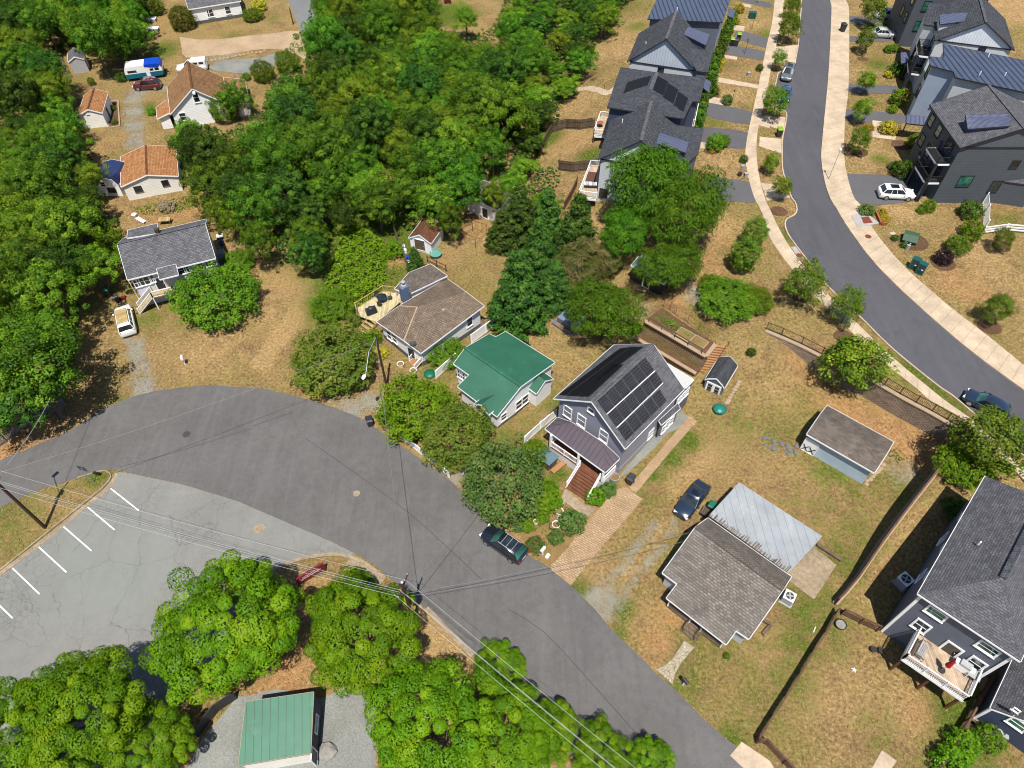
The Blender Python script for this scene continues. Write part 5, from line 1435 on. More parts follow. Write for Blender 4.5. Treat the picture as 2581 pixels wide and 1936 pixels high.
for q in (P(t13, 1212, 752, 1300, 802, 1340, 690, 1252, 640), P(t13, 1296, 812, 1384, 868, 1424, 756, 1338, 700), P(t13, 1386, 878, 1468, 938, 1508, 828, 1424, 770)): panels(q, nR, Vc['rn'], 1, 1, SOLAR_B, frame=BLACK)
vent(t, W(t13(1124, 882), 10.6), h=.6)
ext(t, [(t13(1648, 655), 8.0), (t13(1702, 690), 7.7), (t13(1680, 775), 7.7), (t13(1636, 735), 8.0)], M_AWN)
# roof terrace at its street corner
MB().prism([(p.x, p.y) for p in (W(t13(1450, 1040), 6.6), W(t13(1560, 1055), 6.6), W(t13(1600, 852), 6.6), W(t13(1520, 845), 6.6))], 6.4, 6.6).build('terrace_floor', CONC, t, t.location)
railing([W(t13(1455, 1045), 6.6), W(t13(1555, 1055), 6.6), W(t13(1598, 850), 6.6)], 1.0, .12, .2, parent=t)

A, M0 = W(t13(755, 1332), 9.8), None
B = W(t13(1415, 1430), 9.8)
t, w = town('townhouse with dark gabled roof and metal dormer behind the large walnut tree', A, B, 9.8, 3.6, SH_DARK, S_LIGHT, S_BOARD, wins=[(('A', 'r'), t23(800, 20), 1.0, 1.2)])
ext(t, [(t13(1222, 1088), 12.2), (t13(1512, 1188), 11.0), (t13(1488, 1278), 11.0), (t13(1218, 1190), 12.2)], M_AWN, S_NAVY, 9)
ext(t, [(t13(1345, 1040), 11.2), (t13(1636, 1077), 10.0), (t13(1592, 1286), 10.0), (t13(1430, 1420), 10.0)], SH_DARK, S_SLATE, 3.2)
for p in P(t13, 1022, 985, 956, 1030): vent(t, W(p, 11.0), h=.6)
TD = w
# decks behind the last two
def backdeck(label, q, z, g):
    dk = empty('back_deck', label, 'deck', Vector((W(q[0], z).x, W(q[0], z).y, 0)), 0, g)
    c = [W(p, z) for p in q]
    MB().prism([(p.x, p.y) for p in c], z - .15, z).build('deck_floor', W_DECK, dk, dk.location)
    mb = MB()
    for i in range(4): mb.beam(c[i] - Vector((0, 0, .2)), c[(i + 1) % 4] - Vector((0, 0, .2)), .1, .3)
    mb.build('rim_board', WHITE, dk, dk.location)
    railing([c[3], c[0]], 1.0, .12, .16, parent=dk); railing([c[0], c[1]], 1.0, .12, .16, parent=dk); railing([c[3], c[2]], 1.0, .12, .16, parent=dk)
    for p in (c[0], c[3]):
        gz = hz(p.x, p.y)
        MB().box((p.x, p.y, (z + gz) / 2 - .1), (.18, .18, z - gz), 0).build('post', W_POST, dk, dk.location)
    return c
dk1 = backdeck('white railed back deck with boxes behind the navy townhouse', P(t13, 718, 1130, 826, 1140, 842, 990, 772, 980), 4.2, None)
dk2 = backdeck('white railed back deck with a brown rug and striped cushions', P(t13, 592, 1645, 738, 1665, 765, 1392, 690, 1392), 4.4, None)

# ---- townhouses east of the street
g2 = 'townhouses along the upper street'
A, B = W(q5(545, 412), 12.3), W(q5(1300, 412), 12.3)
t, w = town('charcoal three-storey townhouse with white balconies nearest the white car', A, B, 10.5, 2.8, SH_CHAR, S_DARK, S_BOARDD, zb=3.2, wins=[(('r', 'B'), q5(945, 530), .95, 1.0)])
opening(t, w[('A', 'r')], q5(582, 652), 1.7, 1.5, frame=CHAR, glass=GLASS_G, bars=False)
opening(t, w[('r', 'B')], q5(800, 690), 1.2, 1.6, frame=CHAR)
ext(t, [(q5(586, 172), 14.4), (q5(925, 165), 15.0), (q5(905, 252), 14.9), (q5(602, 275), 13.6)], M_AWN, S_NAVY, 12)
ext(t, [(q5(500, 52), 12.6), (q5(790, 98), 13.6), (q5(700, 330), 13.2), (q5(442, 242), 12.4)], SH_CHAR, S_DARK, 3.2)
def balcony(t, wall, s0, s1, z, depth, near, base=3.4, rim=WHITE):
    """railed balcony on a wall, s0..s1 metres from its near end"""
    a, b, n = wall
    if near == 1: a, b = b, a
    d = (b - a); d.z = 0; d.normalize()
    c = [Vector((p.x, p.y, z)) for p in (a + d * s0 + n * .03, a + d * s0 + n * depth, a + d * s1 + n * depth, a + d * s1 + n * .03)]
    MB().prism([(p.x, p.y) for p in c], z - .25, z).build('balcony_floor', CHAR, t, t.location)
    mb = MB()
    for i in range(3): mb.beam(c[i] + Vector((0, 0, -.1)), c[i + 1] + Vector((0, 0, -.1)), .12, .24)
    mb.build('rim_board', rim, t, t.location)
    railing([c[0], c[1], c[2], c[3]], 1.0, .1, .16, mat=BLACK, parent=t, name='balcony_rail')
    for p in c[1:3]: MB().box((p.x, p.y, (z + base) / 2), (.28, .28, z - base)).build('post', CHAR, t, t.location)
    opening(t, wall, None, 1.7, 2.1, 'door', frame=CHAR, glass=GLASS, pos=Vector(((a + d * (s0 + s1) / 2).x, (a + d * (s0 + s1) / 2).y, z + 1.1)))
def facade(t, wall, near, spots, w_=1.1, h_=1.5, glass=None):
    a, b, n = wall
    if near == 1: a, b = b, a
    d = (b - a); d.z = 0; d.normalize()
    for s_, z in spots: opening(t, wall, None, w_, h_, frame=CHAR, glass=glass, pos=Vector(((a + d * s_).x, (a + d * s_).y, z)))
lw_ = w[('D', 'A')]; nr_ = 0 if (lw_[0] - w['V']['A']).length < (lw_[1] - w['V']['A']).length else 1
balcony(t, lw_, .4, 4.2, 9.4, 1.7, nr_); balcony(t, lw_, .4, 4.2, 6.5, 1.9, nr_)
facade(t, lw_, nr_, [(6.0, 10.8), (8.6, 10.8), (6.0, 7.8), (8.6, 7.8)], glass=GLASS_G)
opening(t, lw_, None, 2.4, 2.2, 'door', frame=CHAR, glass=S_SLATE, pos=Vector((lw_[nr_].lerp(lw_[1 - nr_], .62).x, lw_[nr_].lerp(lw_[1 - nr_], .62).y, 4.6)))
ext(t, [(q5(245, 440), 6.6), (q5(322, 425), 6.6), (q5(318, 520), 6.2), (q5(246, 530), 6.2)], M_AWN)
ext(t, [(q5(865, 615), 7.4), (q5(1120, 650), 7.4), (q5(1110, 690), 7.0), (q5(862, 655), 7.0)], SH_CHAR, S_DARK, 3.2, ov=.05)
pm = W(q5(625, 770), 4.2)
MB().box(pm, (.4, .25, .6)).box(pm + Vector((.5, 0, 0)), (.3, .25, .5)).tube(pm - Vector((0, 0, 1)), pm, .05).build('utility_meter', GALV, t, t.location)

t = empty('townhouse', 'pale townhouse with dark striped metal roof and a blue-grey front wall', 'house', W(q4(500, 950), 3.5), 0, g2)
V = {'a': W(q4(362, 523), 12.2), 'b': W(q4(550, 573), 12.4), 'c': W(q4(560, 618), 12.4), 'd': W(q4(1420, 800), 13.6), 'e': W(q4(1420, 545), 13.8), 'f': W(q4(465, 350), 12.6), 'g': W(q4(474, 462), 12.5), 'h': W(q4(358, 452), 12.3)}
w = roofblock(t, V, [('a', 'b', 'c', 'd', 'e', 'f', 'g', 'h')], M_NAVY, 3.2, wall=S_LIGHT, ov=.35, fascia=CHAR, emats={('a', 'b'): STUCCO})
opening(t, w[('c', 'd')], q4(778, 768), 1.0, 1.5, frame=CHAR, glass=GLASS_G, bars=False)
for p in P(q4, 822, 458, 752, 602, 952, 612): vent(t, W(p, 13.0), h=.6)
ext(t, [(q4(172, 915), 6.8), (q4(385, 942), 6.8), (q4(395, 1010), 6.3), (q4(168, 985), 6.3)], M_AWN, None)
for p in P(q4, 172, 985, 390, 1008): MB().box(W(p, 5.0) * Vector((1, 1, 0)) + Vector((0, 0, 4.9)), (.12, .12, 2.7)).build('post', CHAR, t, t.location)
lw_ = w[('h', 'a')]; nr_ = 0 if (lw_[0] - w['V']['a']).length < (lw_[1] - w['V']['a']).length else 1
facade(t, lw_, nr_, [(1.2, 10.6), (1.2, 7.6)], 1.3, 1.6, GLASS_G)
A, B = W(q4(403, 322), 12.3), W(q4(1036, 402), 12.3)
t, w = town('townhouse with bright white gable wall under a dark shingle roof', A, B, 11, 3.4, SH_DARK, S_LIGHT, S_BOARD, zb=3.2, wins=[(('r', 'B'), q4(772, 400), .9, .8)])
ext(t, [(q4(434, 116), 14.0), (q4(735, 95), 15.0), (q4(738, 156), 14.8), (q4(440, 195), 13.6)], M_AWN, S_LIGHT, 12)
ext(t, [(q4(350, 22), 12.4), (q4(610, 50), 13.6), (q4(560, 230), 13.2), (q4(310, 195), 12.2)], SH_DARK, S_LIGHT, 3.2)
lw_ = w[('D', 'A')]; nr_ = 0 if (lw_[0] - w['V']['A']).length < (lw_[1] - w['V']['A']).length else 1
balcony(t, lw_, .4, 4.0, 9.4, 1.6, nr_); balcony(t, lw_, .4, 4.0, 6.5, 1.8, nr_)
facade(t, lw_, nr_, [(5.8, 10.8), (8.4, 10.8), (5.8, 7.8), (8.4, 7.8)], glass=GLASS_G)
ext(t, [(q4(125, 422), 6.8), (q4(200, 410), 6.8), (q4(195, 495), 6.4), (q4(128, 508), 6.4)], M_AWN)
A, B = W(q4(260, -40), 12.3), W(q4(860, -10), 12.3)
t, w = town('townhouse with dark roof cut off by the top edge at the right', A, B, 10, 3.4, SH_DARK, S_DARK, None, zb=3.2)
lw_ = w[('D', 'A')]; nr_ = 0 if (lw_[0] - w['V']['A']).length < (lw_[1] - w['V']['A']).length else 1
facade(t, lw_, nr_, [(1.6, 10.8), (4.2, 10.8), (1.6, 7.8), (4.2, 7.8)], glass=GLASS_G)
facade(t, w[('A', 'r')], 0, [(2.0, 10.5), (2.0, 7.2)], glass=GLASS_G)

# ------------------------------------------------------------------ foliage
def leaf_mesh(name, cen, rad, per, size, mat, seed, asp=0.62, upb=0.55, nj=0.38, dk=0.6, axis=None, flat=0.0, droop=0.0, shell=(0.55, 1.0), spray=False, tone_j=0.22):
    """clumps of leaf-sized faces round the points cen (n,3) with radii rad; a tone per clump"""
    r = np.random.default_rng(seed)
    cen = np.asarray(cen, float); n = len(cen)
    rad = np.broadcast_to(np.asarray(rad, float), (n,))
    ct = r.uniform(0, 1, n)
    idx = np.repeat(np.arange(n), per)
    N = len(idx)
    d = r.normal(size=(N, 3)); d[:, 2] = d[:, 2] * 0.8 + 0.35
    d /= np.linalg.norm(d, axis=1)[:, None]
    rr = rad[idx] * r.uniform(shell[0], shell[1], N)
    off = d * rr[:, None]
    off[:, 2] *= (1 - flat)
    off[:, 2] -= droop * (rr ** 2)
    pos = cen[idx] + off
    ax = np.array([0, 0, cen[:, 2].mean()]) if axis is None else np.asarray(axis)
    outw = pos - ax
    outw /= np.linalg.norm(outw, axis=1)[:, None] + 1e-6
    nr = d * dk + outw * 0.3 + np.array([0, 0, upb]) + r.normal(size=(N, 3)) * nj
    nr /= np.linalg.norm(nr, axis=1)[:, None]
    if spray:
        tv = d.copy(); tv[:, 2] -= 0.35
    else:
        tv = r.normal(size=(N, 3))
    tv -= nr * np.sum(tv * nr, axis=1)[:, None]
    tv /= np.linalg.norm(tv, axis=1)[:, None] + 1e-6
    bv = np.cross(nr, tv)
    s = size * r.uniform(0.65, 1.35, N)
    a = (tv * (s * 0.5)[:, None]); b = (bv * (s * 0.5 * asp)[:, None])
    fold = nr * (s * 0.14)[:, None]
    V = np.stack([pos - a, pos - b + fold, pos + a, pos + b + fold], 1).reshape(-1, 3)
    tone = np.clip(ct[idx] * 0.72 + r.uniform(0, 1, N) * tone_j + r.uniform(-.04, .1), 0, 1)
    return raw_mesh(name, V, tone, mat)
def raw_mesh(name, V, tone, mat):
    N = len(V) // 4
    me = bpy.data.meshes.new(name)
    me.vertices.add(4 * N); me.vertices.foreach_set('co', V.astype(np.float32).ravel())
    me.loops.add(4 * N); me.loops.foreach_set('vertex_index', np.arange(4 * N, dtype=np.int32))
    me.polygons.add(N); me.polygons.foreach_set('loop_start', np.arange(0, 4 * N, 4, dtype=np.int32))
    try: me.polygons.foreach_set('loop_total', np.full(N, 4, np.int32))
    except Exception: pass
    at = me.attributes.new('tone', 'FLOAT', 'FACE'); at.data.foreach_set('value', tone.astype(np.float32))
    me.materials.append(mat)
    me.update(calc_edges=True)
    return me
def fib(n, top=1.0, bot=-0.5, jit=0.0, r=None):
    i = np.arange(n) + 0.5
    z = top - (top - bot) * i / n
    ph = i * 2.399963
    q = np.sqrt(np.maximum(0, 1 - z * z))
    p = np.c_[q * np.cos(ph), q * np.sin(ph), z]
    if jit: p = p + r.normal(size=p.shape) * jit
    return p
def crown_pts(seed, n, R_, rz, cz, bot=-0.45, lob=0.28, inner=0.35, rj=0.09):
    r = np.random.default_rng(seed)
    p = fib(n, 1.0, bot, 0.07, r)
    k = r.normal(size=(5, 3)); k /= np.linalg.norm(k, axis=1)[:, None]
    u = p / np.linalg.norm(p, axis=1)[:, None]
    m = 1 + lob * np.max(np.clip(u @ k.T, 0, 1) ** 4, axis=1) - lob * 0.55 + r.uniform(-rj, rj, n)
    p = p * m[:, None]
    ins = r.random(n) < inner * 0.5
    p[ins] *= 0.68
    return p * np.array([R_, R_, rz]) + np.array([0, 0, cz])
def trunk_mesh(name, seed, h, r0, limbs, spread, top):
    r = random.Random(seed)
    mb = MB()
    pts = [Vector((0, 0, -0.3))]
    for i in range(1, 6):
        pts.append(Vector((r.uniform(-.1, .1) * i * .4, r.uniform(-.1, .1) * i * .4, h * i / 5)))
    mb.path(pts, [r0 * (1.25 - .15 * i) for i in range(6)], 7)
    for k in range(limbs):
        a = 2 * math.pi * (k + r.uniform(-.3, .3)) / limbs
        s = pts[r.choice((3, 4, 5))]
        e = Vector((math.cos(a) * spread * r.uniform(.55, .9), math.sin(a) * spread * r.uniform(.55, .9), top * r.uniform(.72, .95)))
        m = s.lerp(e, .5) + Vector((0, 0, .12 * spread))
        mb.path([s, m, e], [r0 * .5, r0 * .34, r0 * .12], 5)
        for j in range(2):
            e2 = m + Vector((r.uniform(-1, 1), r.uniform(-1, 1), r.uniform(.2, .9))) * spread * .35
            mb.path([m, m.lerp(e2, .5) + Vector((0, 0, .1)), e2], [r0 * .26, r0 * .18, r0 * .07], 4)
    return mb
L_MAPLE = m_leaf('bright_maple_leaf', (0.055, 0.135, 0.004, 1), (0.105, 0.215, 0.005, 1), (0.19, 0.285, 0.008, 1), .28, .35)
L_OAK = m_leaf('wood_leaf', (0.022, 0.057, 0.005, 1), (0.073, 0.160, 0.009, 1), (0.165, 0.279, 0.016, 1), .28)
L_OAK2 = m_leaf('light_wood_leaf', (0.032, 0.071, 0.005, 1), (0.104, 0.194, 0.011, 1), (0.227, 0.326, 0.019, 1), .28)
L_DARK = m_leaf('dark_wood_leaf', (0.017, 0.042, 0.006, 1), (0.049, 0.112, 0.011, 1), (0.106, 0.202, 0.017, 1), .25)
L_ROUND = m_leaf('round_tree_leaf', (0.052, 0.112, 0.006, 1), (0.088, 0.164, 0.008, 1), (0.147, 0.216, 0.013, 1), .25)
L_BROWN = m_leaf('bronze_green_leaf', (0.061, 0.087, 0.010, 1), (0.097, 0.124, 0.012, 1), (0.164, 0.152, 0.025, 1), .25)
L_GREYG = m_leaf('fresh_grey_green_leaf', (0.045, 0.090, 0.018, 1), (0.080, 0.140, 0.026, 1), (0.150, 0.190, 0.055, 1), .2)
L_SPRUCE = m_leaf('spruce_needle', (0.019, 0.048, 0.008, 1), (0.046, 0.099, 0.013, 1), (0.102, 0.174, 0.022, 1), .15)
L_WALNUT = m_leaf('walnut_leaflet', (0.032, 0.083, 0.005, 1), (0.059, 0.137, 0.005, 1), (0.103, 0.186, 0.009, 1), .3)
L_MIMOSA = m_leaf('mimosa_blossom_leaf', (0.037, 0.078, 0.010, 1), (0.092, 0.119, 0.022, 1), (0.230, 0.190, 0.075, 1), .25)
L_STREET = m_leaf('street_tree_leaf', (0.053, 0.107, 0.009, 1), (0.093, 0.155, 0.011, 1), (0.155, 0.208, 0.019, 1), .3)
L_YELLOW = m_leaf('yellow_shrub_leaf', (0.198, 0.180, 0.018, 1), (0.378, 0.324, 0.018, 1), (0.540, 0.405, 0.045, 1), .25)
L_PURPLE = m_leaf('purple_leaf', (0.016, 0.011, 0.014, 1), (0.032, 0.016, 0.022, 1), (0.050, 0.027, 0.027, 1), .15)
L_VINE = m_leaf('vine_leaf', (0.059, 0.135, 0.005, 1), (0.103, 0.205, 0.006, 1), (0.173, 0.265, 0.010, 1), .28)
L_UNDER = m_leaf('undergrowth_leaf', (0.016, 0.040, 0.006, 1), (0.035, 0.077, 0.008, 1), (0.065, 0.117, 0.012, 1), .2)
L_DRY = m_leaf('dry_twig', (0.144, 0.108, 0.063, 1), (0.216, 0.171, 0.108, 1), (0.270, 0.225, 0.153, 1), .1)
L_HEDGE = m_leaf('arborvitae_leaf', (0.035, 0.088, 0.010, 1), (0.065, 0.135, 0.012, 1), (0.112, 0.187, 0.016, 1), .2)

PROTO = {}
def proto(key, R0, hc, crown, trunk=None, bark=BARK):
    tm = None
    if trunk is not None:
        tmp = trunk.build('trunk', bark); tm = tmp.data; bpy.data.objects.remove(tmp)
    PROTO[key] = (R0, hc, crown, tm)
for k in range(3):
    cp = crown_pts(20 + k, 115, 5.2, 2.8, 6.0, -.25, .45, .2, .13)
    rad = np.random.default_rng(k).uniform(.6, 1.2, len(cp))
    proto(f'maple{k}', 5.2, 6.6, leaf_mesh('maple_crown', cp, rad, 560, .165, L_MAPLE, 5 + k, .8, .25, shell=(.8, 1.0), nj=.3, dk=1.0), trunk_mesh('t', k, 4.2, .26, 7, 4.2, 7.5))
for k in range(5):
    cp = crown_pts(40 + k, 105, 4.2, 4.4, 8.0, -.6, .6, .9, .2)
    rad = np.random.default_rng(k + 9).uniform(.45, 1.15, len(cp))
    mt = (L_OAK, L_OAK2, L_DARK, L_OAK, L_OAK2)[k]
    proto(f'oak{k}', 4.2, 9.0, leaf_mesh('broadleaf_crown', cp, rad, 150, .25, mt, 15 + k, .62, .25, spray=(k == 3), shell=(.7, 1.0), dk=1.0, nj=.34), trunk_mesh('t', 10 + k, 6.0, .22, 6, 3.2, 10))
for k, (mt, nm) in enumerate(((L_ROUND, 'dense_round_crown'), (L_BROWN, 'bronze_round_crown'), (L_VINE, 'bright_round_crown'), (L_GREYG, 'loose_grey_crown'))):
    cp = crown_pts(60 + k, 230, 3.0, 2.2, 2.0, -.75, .22, .3)
    proto(f'round{k}', 3.0, 2.6, leaf_mesh(nm, cp, np.random.default_rng(k).uniform(.3, .62, len(cp)), 62 if k < 3 else 40, .19, mt, 70 + k, .6, .45, spray=(k == 3)), trunk_mesh('t', 30 + k, 1.3, .12, 6, 2.0, 2.6))
for k in range(2):
    r = np.random.default_rng(80 + k)
    n = 300
    z = 9.0 * (1 - np.sqrt(r.uniform(0, 1, n))) + .5
    an = r.uniform(0, 2 * math.pi, n)
    lay = np.round(z / .75) * .75 + r.uniform(-.4, .4, n)
    q = 2.8 * np.maximum(0.03, 1 - lay / 9.5) ** .85 * r.uniform(.5, 1.08, n)
    cp = np.c_[q * np.cos(an), q * np.sin(an), lay - q * .12]
    proto(f'spruce{k}', 2.7, 4.2, leaf_mesh('conifer_crown', cp, r.uniform(.35, .62, n), 60, .30, L_SPRUCE, 85 + k, .34, .5, spray=True, flat=.3, axis=(0, 0, 2)), MB().path([(0, 0, -.3), (0, 0, 4), (0, 0, 9.2)], [.22, .14, .03], 7))
for k, (mt, nm) in enumerate(((L_WALNUT, 'feathery_crown'), (L_MIMOSA, 'blossoming_crown'))):
    cp = crown_pts(90 + k, 150, 4.2, 3.6, 6.6, -.6, .5, .5)
    proto(f'walnut{k}', 4.2, 7.4, leaf_mesh(nm, cp, np.random.default_rng(k).uniform(.75, 1.2, len(cp)), 105, .42, mt, 95 + k, .26, .55, spray=True, droop=.18, flat=.25), trunk_mesh('t', 50 + k, 4.6, .2, 7, 3.4, 8.2))
for k in range(3):
    cp = crown_pts(110 + k, 66, 1.6, 1.8, 3.0, -.8, .5, .5)
    proto(f'street{k}', 1.6, 3.2, leaf_mesh('young_crown', cp, np.random.default_rng(k).uniform(.32, .58, len(cp)), 95, .15, L_STREET if k != 1 else L_OAK2, 115 + k, .6, .35), trunk_mesh('t', 70 + k, 2.4, .055, 6, 1.1, 3.9))
for nm, mt in (('shrub', L_ROUND), ('shrub_dark', L_DARK), ('shrub_yellow', L_YELLOW), ('shrub_purple', L_PURPLE), ('shrub_grey', L_GREYG), ('shrub_bright', L_VINE), ('shrub_bronze', L_BROWN), ('shrub_dry', L_DRY)):
    cp = crown_pts(130, 60, .8, .62, .55, -.6, .25, .3)
    proto(nm, .9, .62, leaf_mesh('shrub_foliage', cp, np.random.default_rng(3).uniform(.13, .24, len(cp)), 34, .125, mt, 131, .55, .4), MB().path([(0, 0, -.1), (.02, 0, .3), (0, .03, .6)], [.05, .04, .02], 5).path([(0, 0, .1), (.3, .1, .6)], [.03, .015], 5).path([(0, 0, .1), (-.25, -.15, .6)], [.03, .015], 5))
cp = crown_pts(140, 70, .55, 1.5, 1.5, -.95, .1, .2)
proto('column', .6, 1.6, leaf_mesh('column_foliage', cp, np.random.default_rng(4).uniform(.16, .28, len(cp)), 36, .14, L_HEDGE, 141, .5, .4), MB().path([(0, 0, -.1), (0, 0, 2.4)], [.06, .02], 5))
cp = crown_pts(142, 90, 1.5, 2.6, 3.0, -.95, .25, .4)
proto('tallbush', 1.6, 3.2, leaf_mesh('tall_foliage', cp, np.random.default_rng(4).uniform(.3, .5, len(cp)), 44, .22, L_STREET, 143, .55, .4), trunk_mesh('t', 77, 2.5, .08, 5, 1.2, 4.5))

_first = {}
SC = {'shru': .92, 'colu': 1.0, 'stre': .9, 'spru': 1.0}
def plant(key, px, r, label, name=None, group=None, cat='tree', sz=1.0, rot=None, at_base=False, loc=None):
    """put a plant so that the middle of its crown stands where the photo shows it"""
    R0, hc, crown, tm = PROTO[key]
    s = r * SC.get(key[:4], .84) / R0
    if loc is not None: g = Vector((loc[0], loc[1], hz(loc[0], loc[1])))
    elif at_base: g = G(px)
    else:
        z = 0.0
        for _ in range(25):
            p = W(px, hc * s * sz + z)
            z += .6 * (hz(p.x, p.y) - z)
        g = Vector((p.x, p.y, hz(p.x, p.y)))
    rot = random.uniform(0, 6.28) if rot is None else rot
    if key in _first:
        return dup(_first[key], g, rot, (s, s, s * sz), label, group) if name is None else _ren(dup(_first[key], g, rot, (s, s, s * sz), label, group), name, cat, group)
    o = empty(name or 'tree', label, cat, g, rot, group)
    o.scale = (s, s, s * sz)
    for nm, me in (('crown' if cat == 'tree' else 'foliage', crown), ('trunk' if cat == 'tree' else 'stem', tm)):
        if me is None: continue
        c = bpy.data.objects.new(nm, me); COL.objects.link(c); c.parent = o
    _first[key] = o
    return o
def _ren(o, name, cat, group):
    o.name = name; o['category'] = cat
    if group is None and 'group' in o: del o['group']
    if group: o['group'] = group
    for c in o.children:
        b = c.name.split('.')[0]
        if cat == 'tree': c.name = {'foliage': 'crown', 'stem': 'trunk'}.get(b, b)
        else: c.name = {'crown': 'foliage', 'trunk': 'stem'}.get(b, b)
    return o

# bright maples round the parking lot
for i, (x, y, r, sz, lb) in enumerate([
    (570, 1572, 6.2, .95, 'big bright maple between the parking lot and the green-roofed park building'),
    (902, 1600, 5.2, .95, 'bright maple beside the utility pole at the bend of the road'),
    (905, 1478, 1.9, .75, 'smaller bright maple crown behind the red sign'),
    (205, 1800, 5.4, .95, 'bright maple at the lower left edge of the parking lot'),
    (30, 1885, 5.0, .95, 'bright maple in the bottom left corner of the picture'),
    (365, 1890, 3.6, .95, 'bright maple left of the green-roofed park building'),
    (1085, 1835, 5.4, 1.0, 'large bright maple right of the gravel court'),
    (1280, 1865, 4.3, .95, 'bright maple at the bottom edge under the power lines'),
    (1250, 1680, 2.4, .8, 'bright maple branch crown hanging over the road edge'),
    (1385, 1840, 2.6, .8, 'bright maple beside the road, third from the right along the kerb'),
    (1510, 1900, 2.5, .8, 'bright maple beside the road, second from the right along the kerb'),
    (1635, 1920, 2.0, .8, 'last bright maple at the bottom edge beside the road')]):
    plant(f'maple{i % 3}', (x, y), r, lb, 'maple_tree', 'bright maples along the road', sz=sz)

# trees that stand out
SOLO = [
 ('round0', (538, 735), 5.4, 'broad dome-shaped green tree in front of the raised ranch house', .75),
 ('round1', (838, 900), 5.3, 'round bronze-green tree on the dry lawn beside the street lamp', .8),
 ('round2', (1048, 1022), 4.5, 'bright green round tree behind the white road fence', .9),
 ('round1', (1153, 1085), 4.2, 'bronze-green tree in the corner of the white road fence', 1.0),
 ('round3', (1268, 1212), 4.9, 'loose grey-green tree overhanging the road beside the parked black SUV', .9),
 ('round2', (1374, 1246), 1.9, 'small bright green bush-tree left of the brown porch steps', .9),
 ('round2', (1345, 1140), 1.8, 'green bush-tree beside the low white yard fence', 1.0),
 ('walnut0', (1640, 430), 5.2, 'large feathery walnut tree in front of the nearest dark townhouse', 1.1),
 ('walnut0', (1745, 505), 5.0, 'right half of the walnut pair, spreading toward the pavement', 1.1),
 ('walnut0', (1585, 560), 3.8, 'lower feathery walnut below the pale townhouse wall', 1.0),
 ('walnut0', (1690, 655), 3.7, 'feathery walnut shading the blue-grey tin shed', 1.0),
 ('walnut0', (1528, 765), 4.2, 'lone feathery tree beside the blue-grey raised box', 1.0),
 ('walnut1', (1465, 660), 3.8, 'mimosa tree with peach coloured blossom among the conifers', .8),
 ('walnut1', (1540, 640), 2.6, 'small mimosa with peach blossom next to the tin shed', .8),
 ('spruce0', (1302, 735), 3.6, 'tall dark conifer at the corner of the green-roofed cottage', 1.0),
 ('spruce1', (1358, 650), 3.1, 'blue-green conifer in the middle of the conifer clump', 1.0),
 ('spruce0', (1455, 575), 3.2, 'conifer below the deck of the nearest townhouse', .95),
 ('spruce1', (1310, 545), 3.0, 'conifer at the top of the clump beside the white outbuilding', .9),
 ('spruce0', (1378, 545), 2.7, 'conifer behind the blue-green one in the clump', .9),
 ('spruce1', (1400, 720), 2.6, 'conifer on the right flank of the clump near the mimosa', .8),
 ('spruce0', (1265, 580), 2.3, 'small conifer beside the lawn swing frame', .8),
 ('spruce1', (1046, 655), 1.3, 'young conifer between the wooden fence and the white shed', .9),
 ('street0', (2518, 1098), 3.3, 'bright street tree at the corner of the retaining wall by the parked dark car', .85),
 ('round2', (2440, 1165), 2.9, 'darker green tree on the fence corner behind the charcoal house', .8),
 ('round0', (560, 265), 2.7, 'sparse tree against the gable of the brown-roofed cottage', 1.3),
 ('oak0', (585, 240), 3.0, 'tall green tree at the right side of the brown-roofed cottage', .8),
 ('round1', (455, 38), 2.7, 'rusty green ornamental tree beside the white house at the top', 1.2),
 ('round0', (380, 12), 2.4, 'ornamental tree with reddish blossom at the top edge', 1.0),
 ('round0', (660, 175), 2.1, 'dark rounded evergreen beside the gravel driveway', 1.3),
 ('round0', (722, 150), 2.3, 'green bush-tree between the gravel driveway and the wood', 1.2),
 ('oak4', (1175, 40), 2.6, 'slim upright tree on the far lawn at the top', 1.0),
 ('oak0', (62, 930), 6.2, 'large dark tree leaning over the picket fence at the left', .75),
 ('oak2', (-10, 1010), 4.6, 'dark tree crown behind the picket fence at the left edge', .75),
 ('tallbush', (1880, 640), 2.0, 'tall yellow-green bush on the dry slope below the pavement', .8),
 ('tallbush', (1905, 585), 1.7, 'upper tall bush on the dry slope below the pavement', .9),
]
for key, px, r, lb, sz in SOLO:
    plant(key, px, r, lb, {'round': 'tree', 'walnu': 'feathery_tree', 'spruc': 'conifer', 'stree': 'tree', 'oak0': 'tree'}.get(key[:5], 'tree'), None, sz=sz)

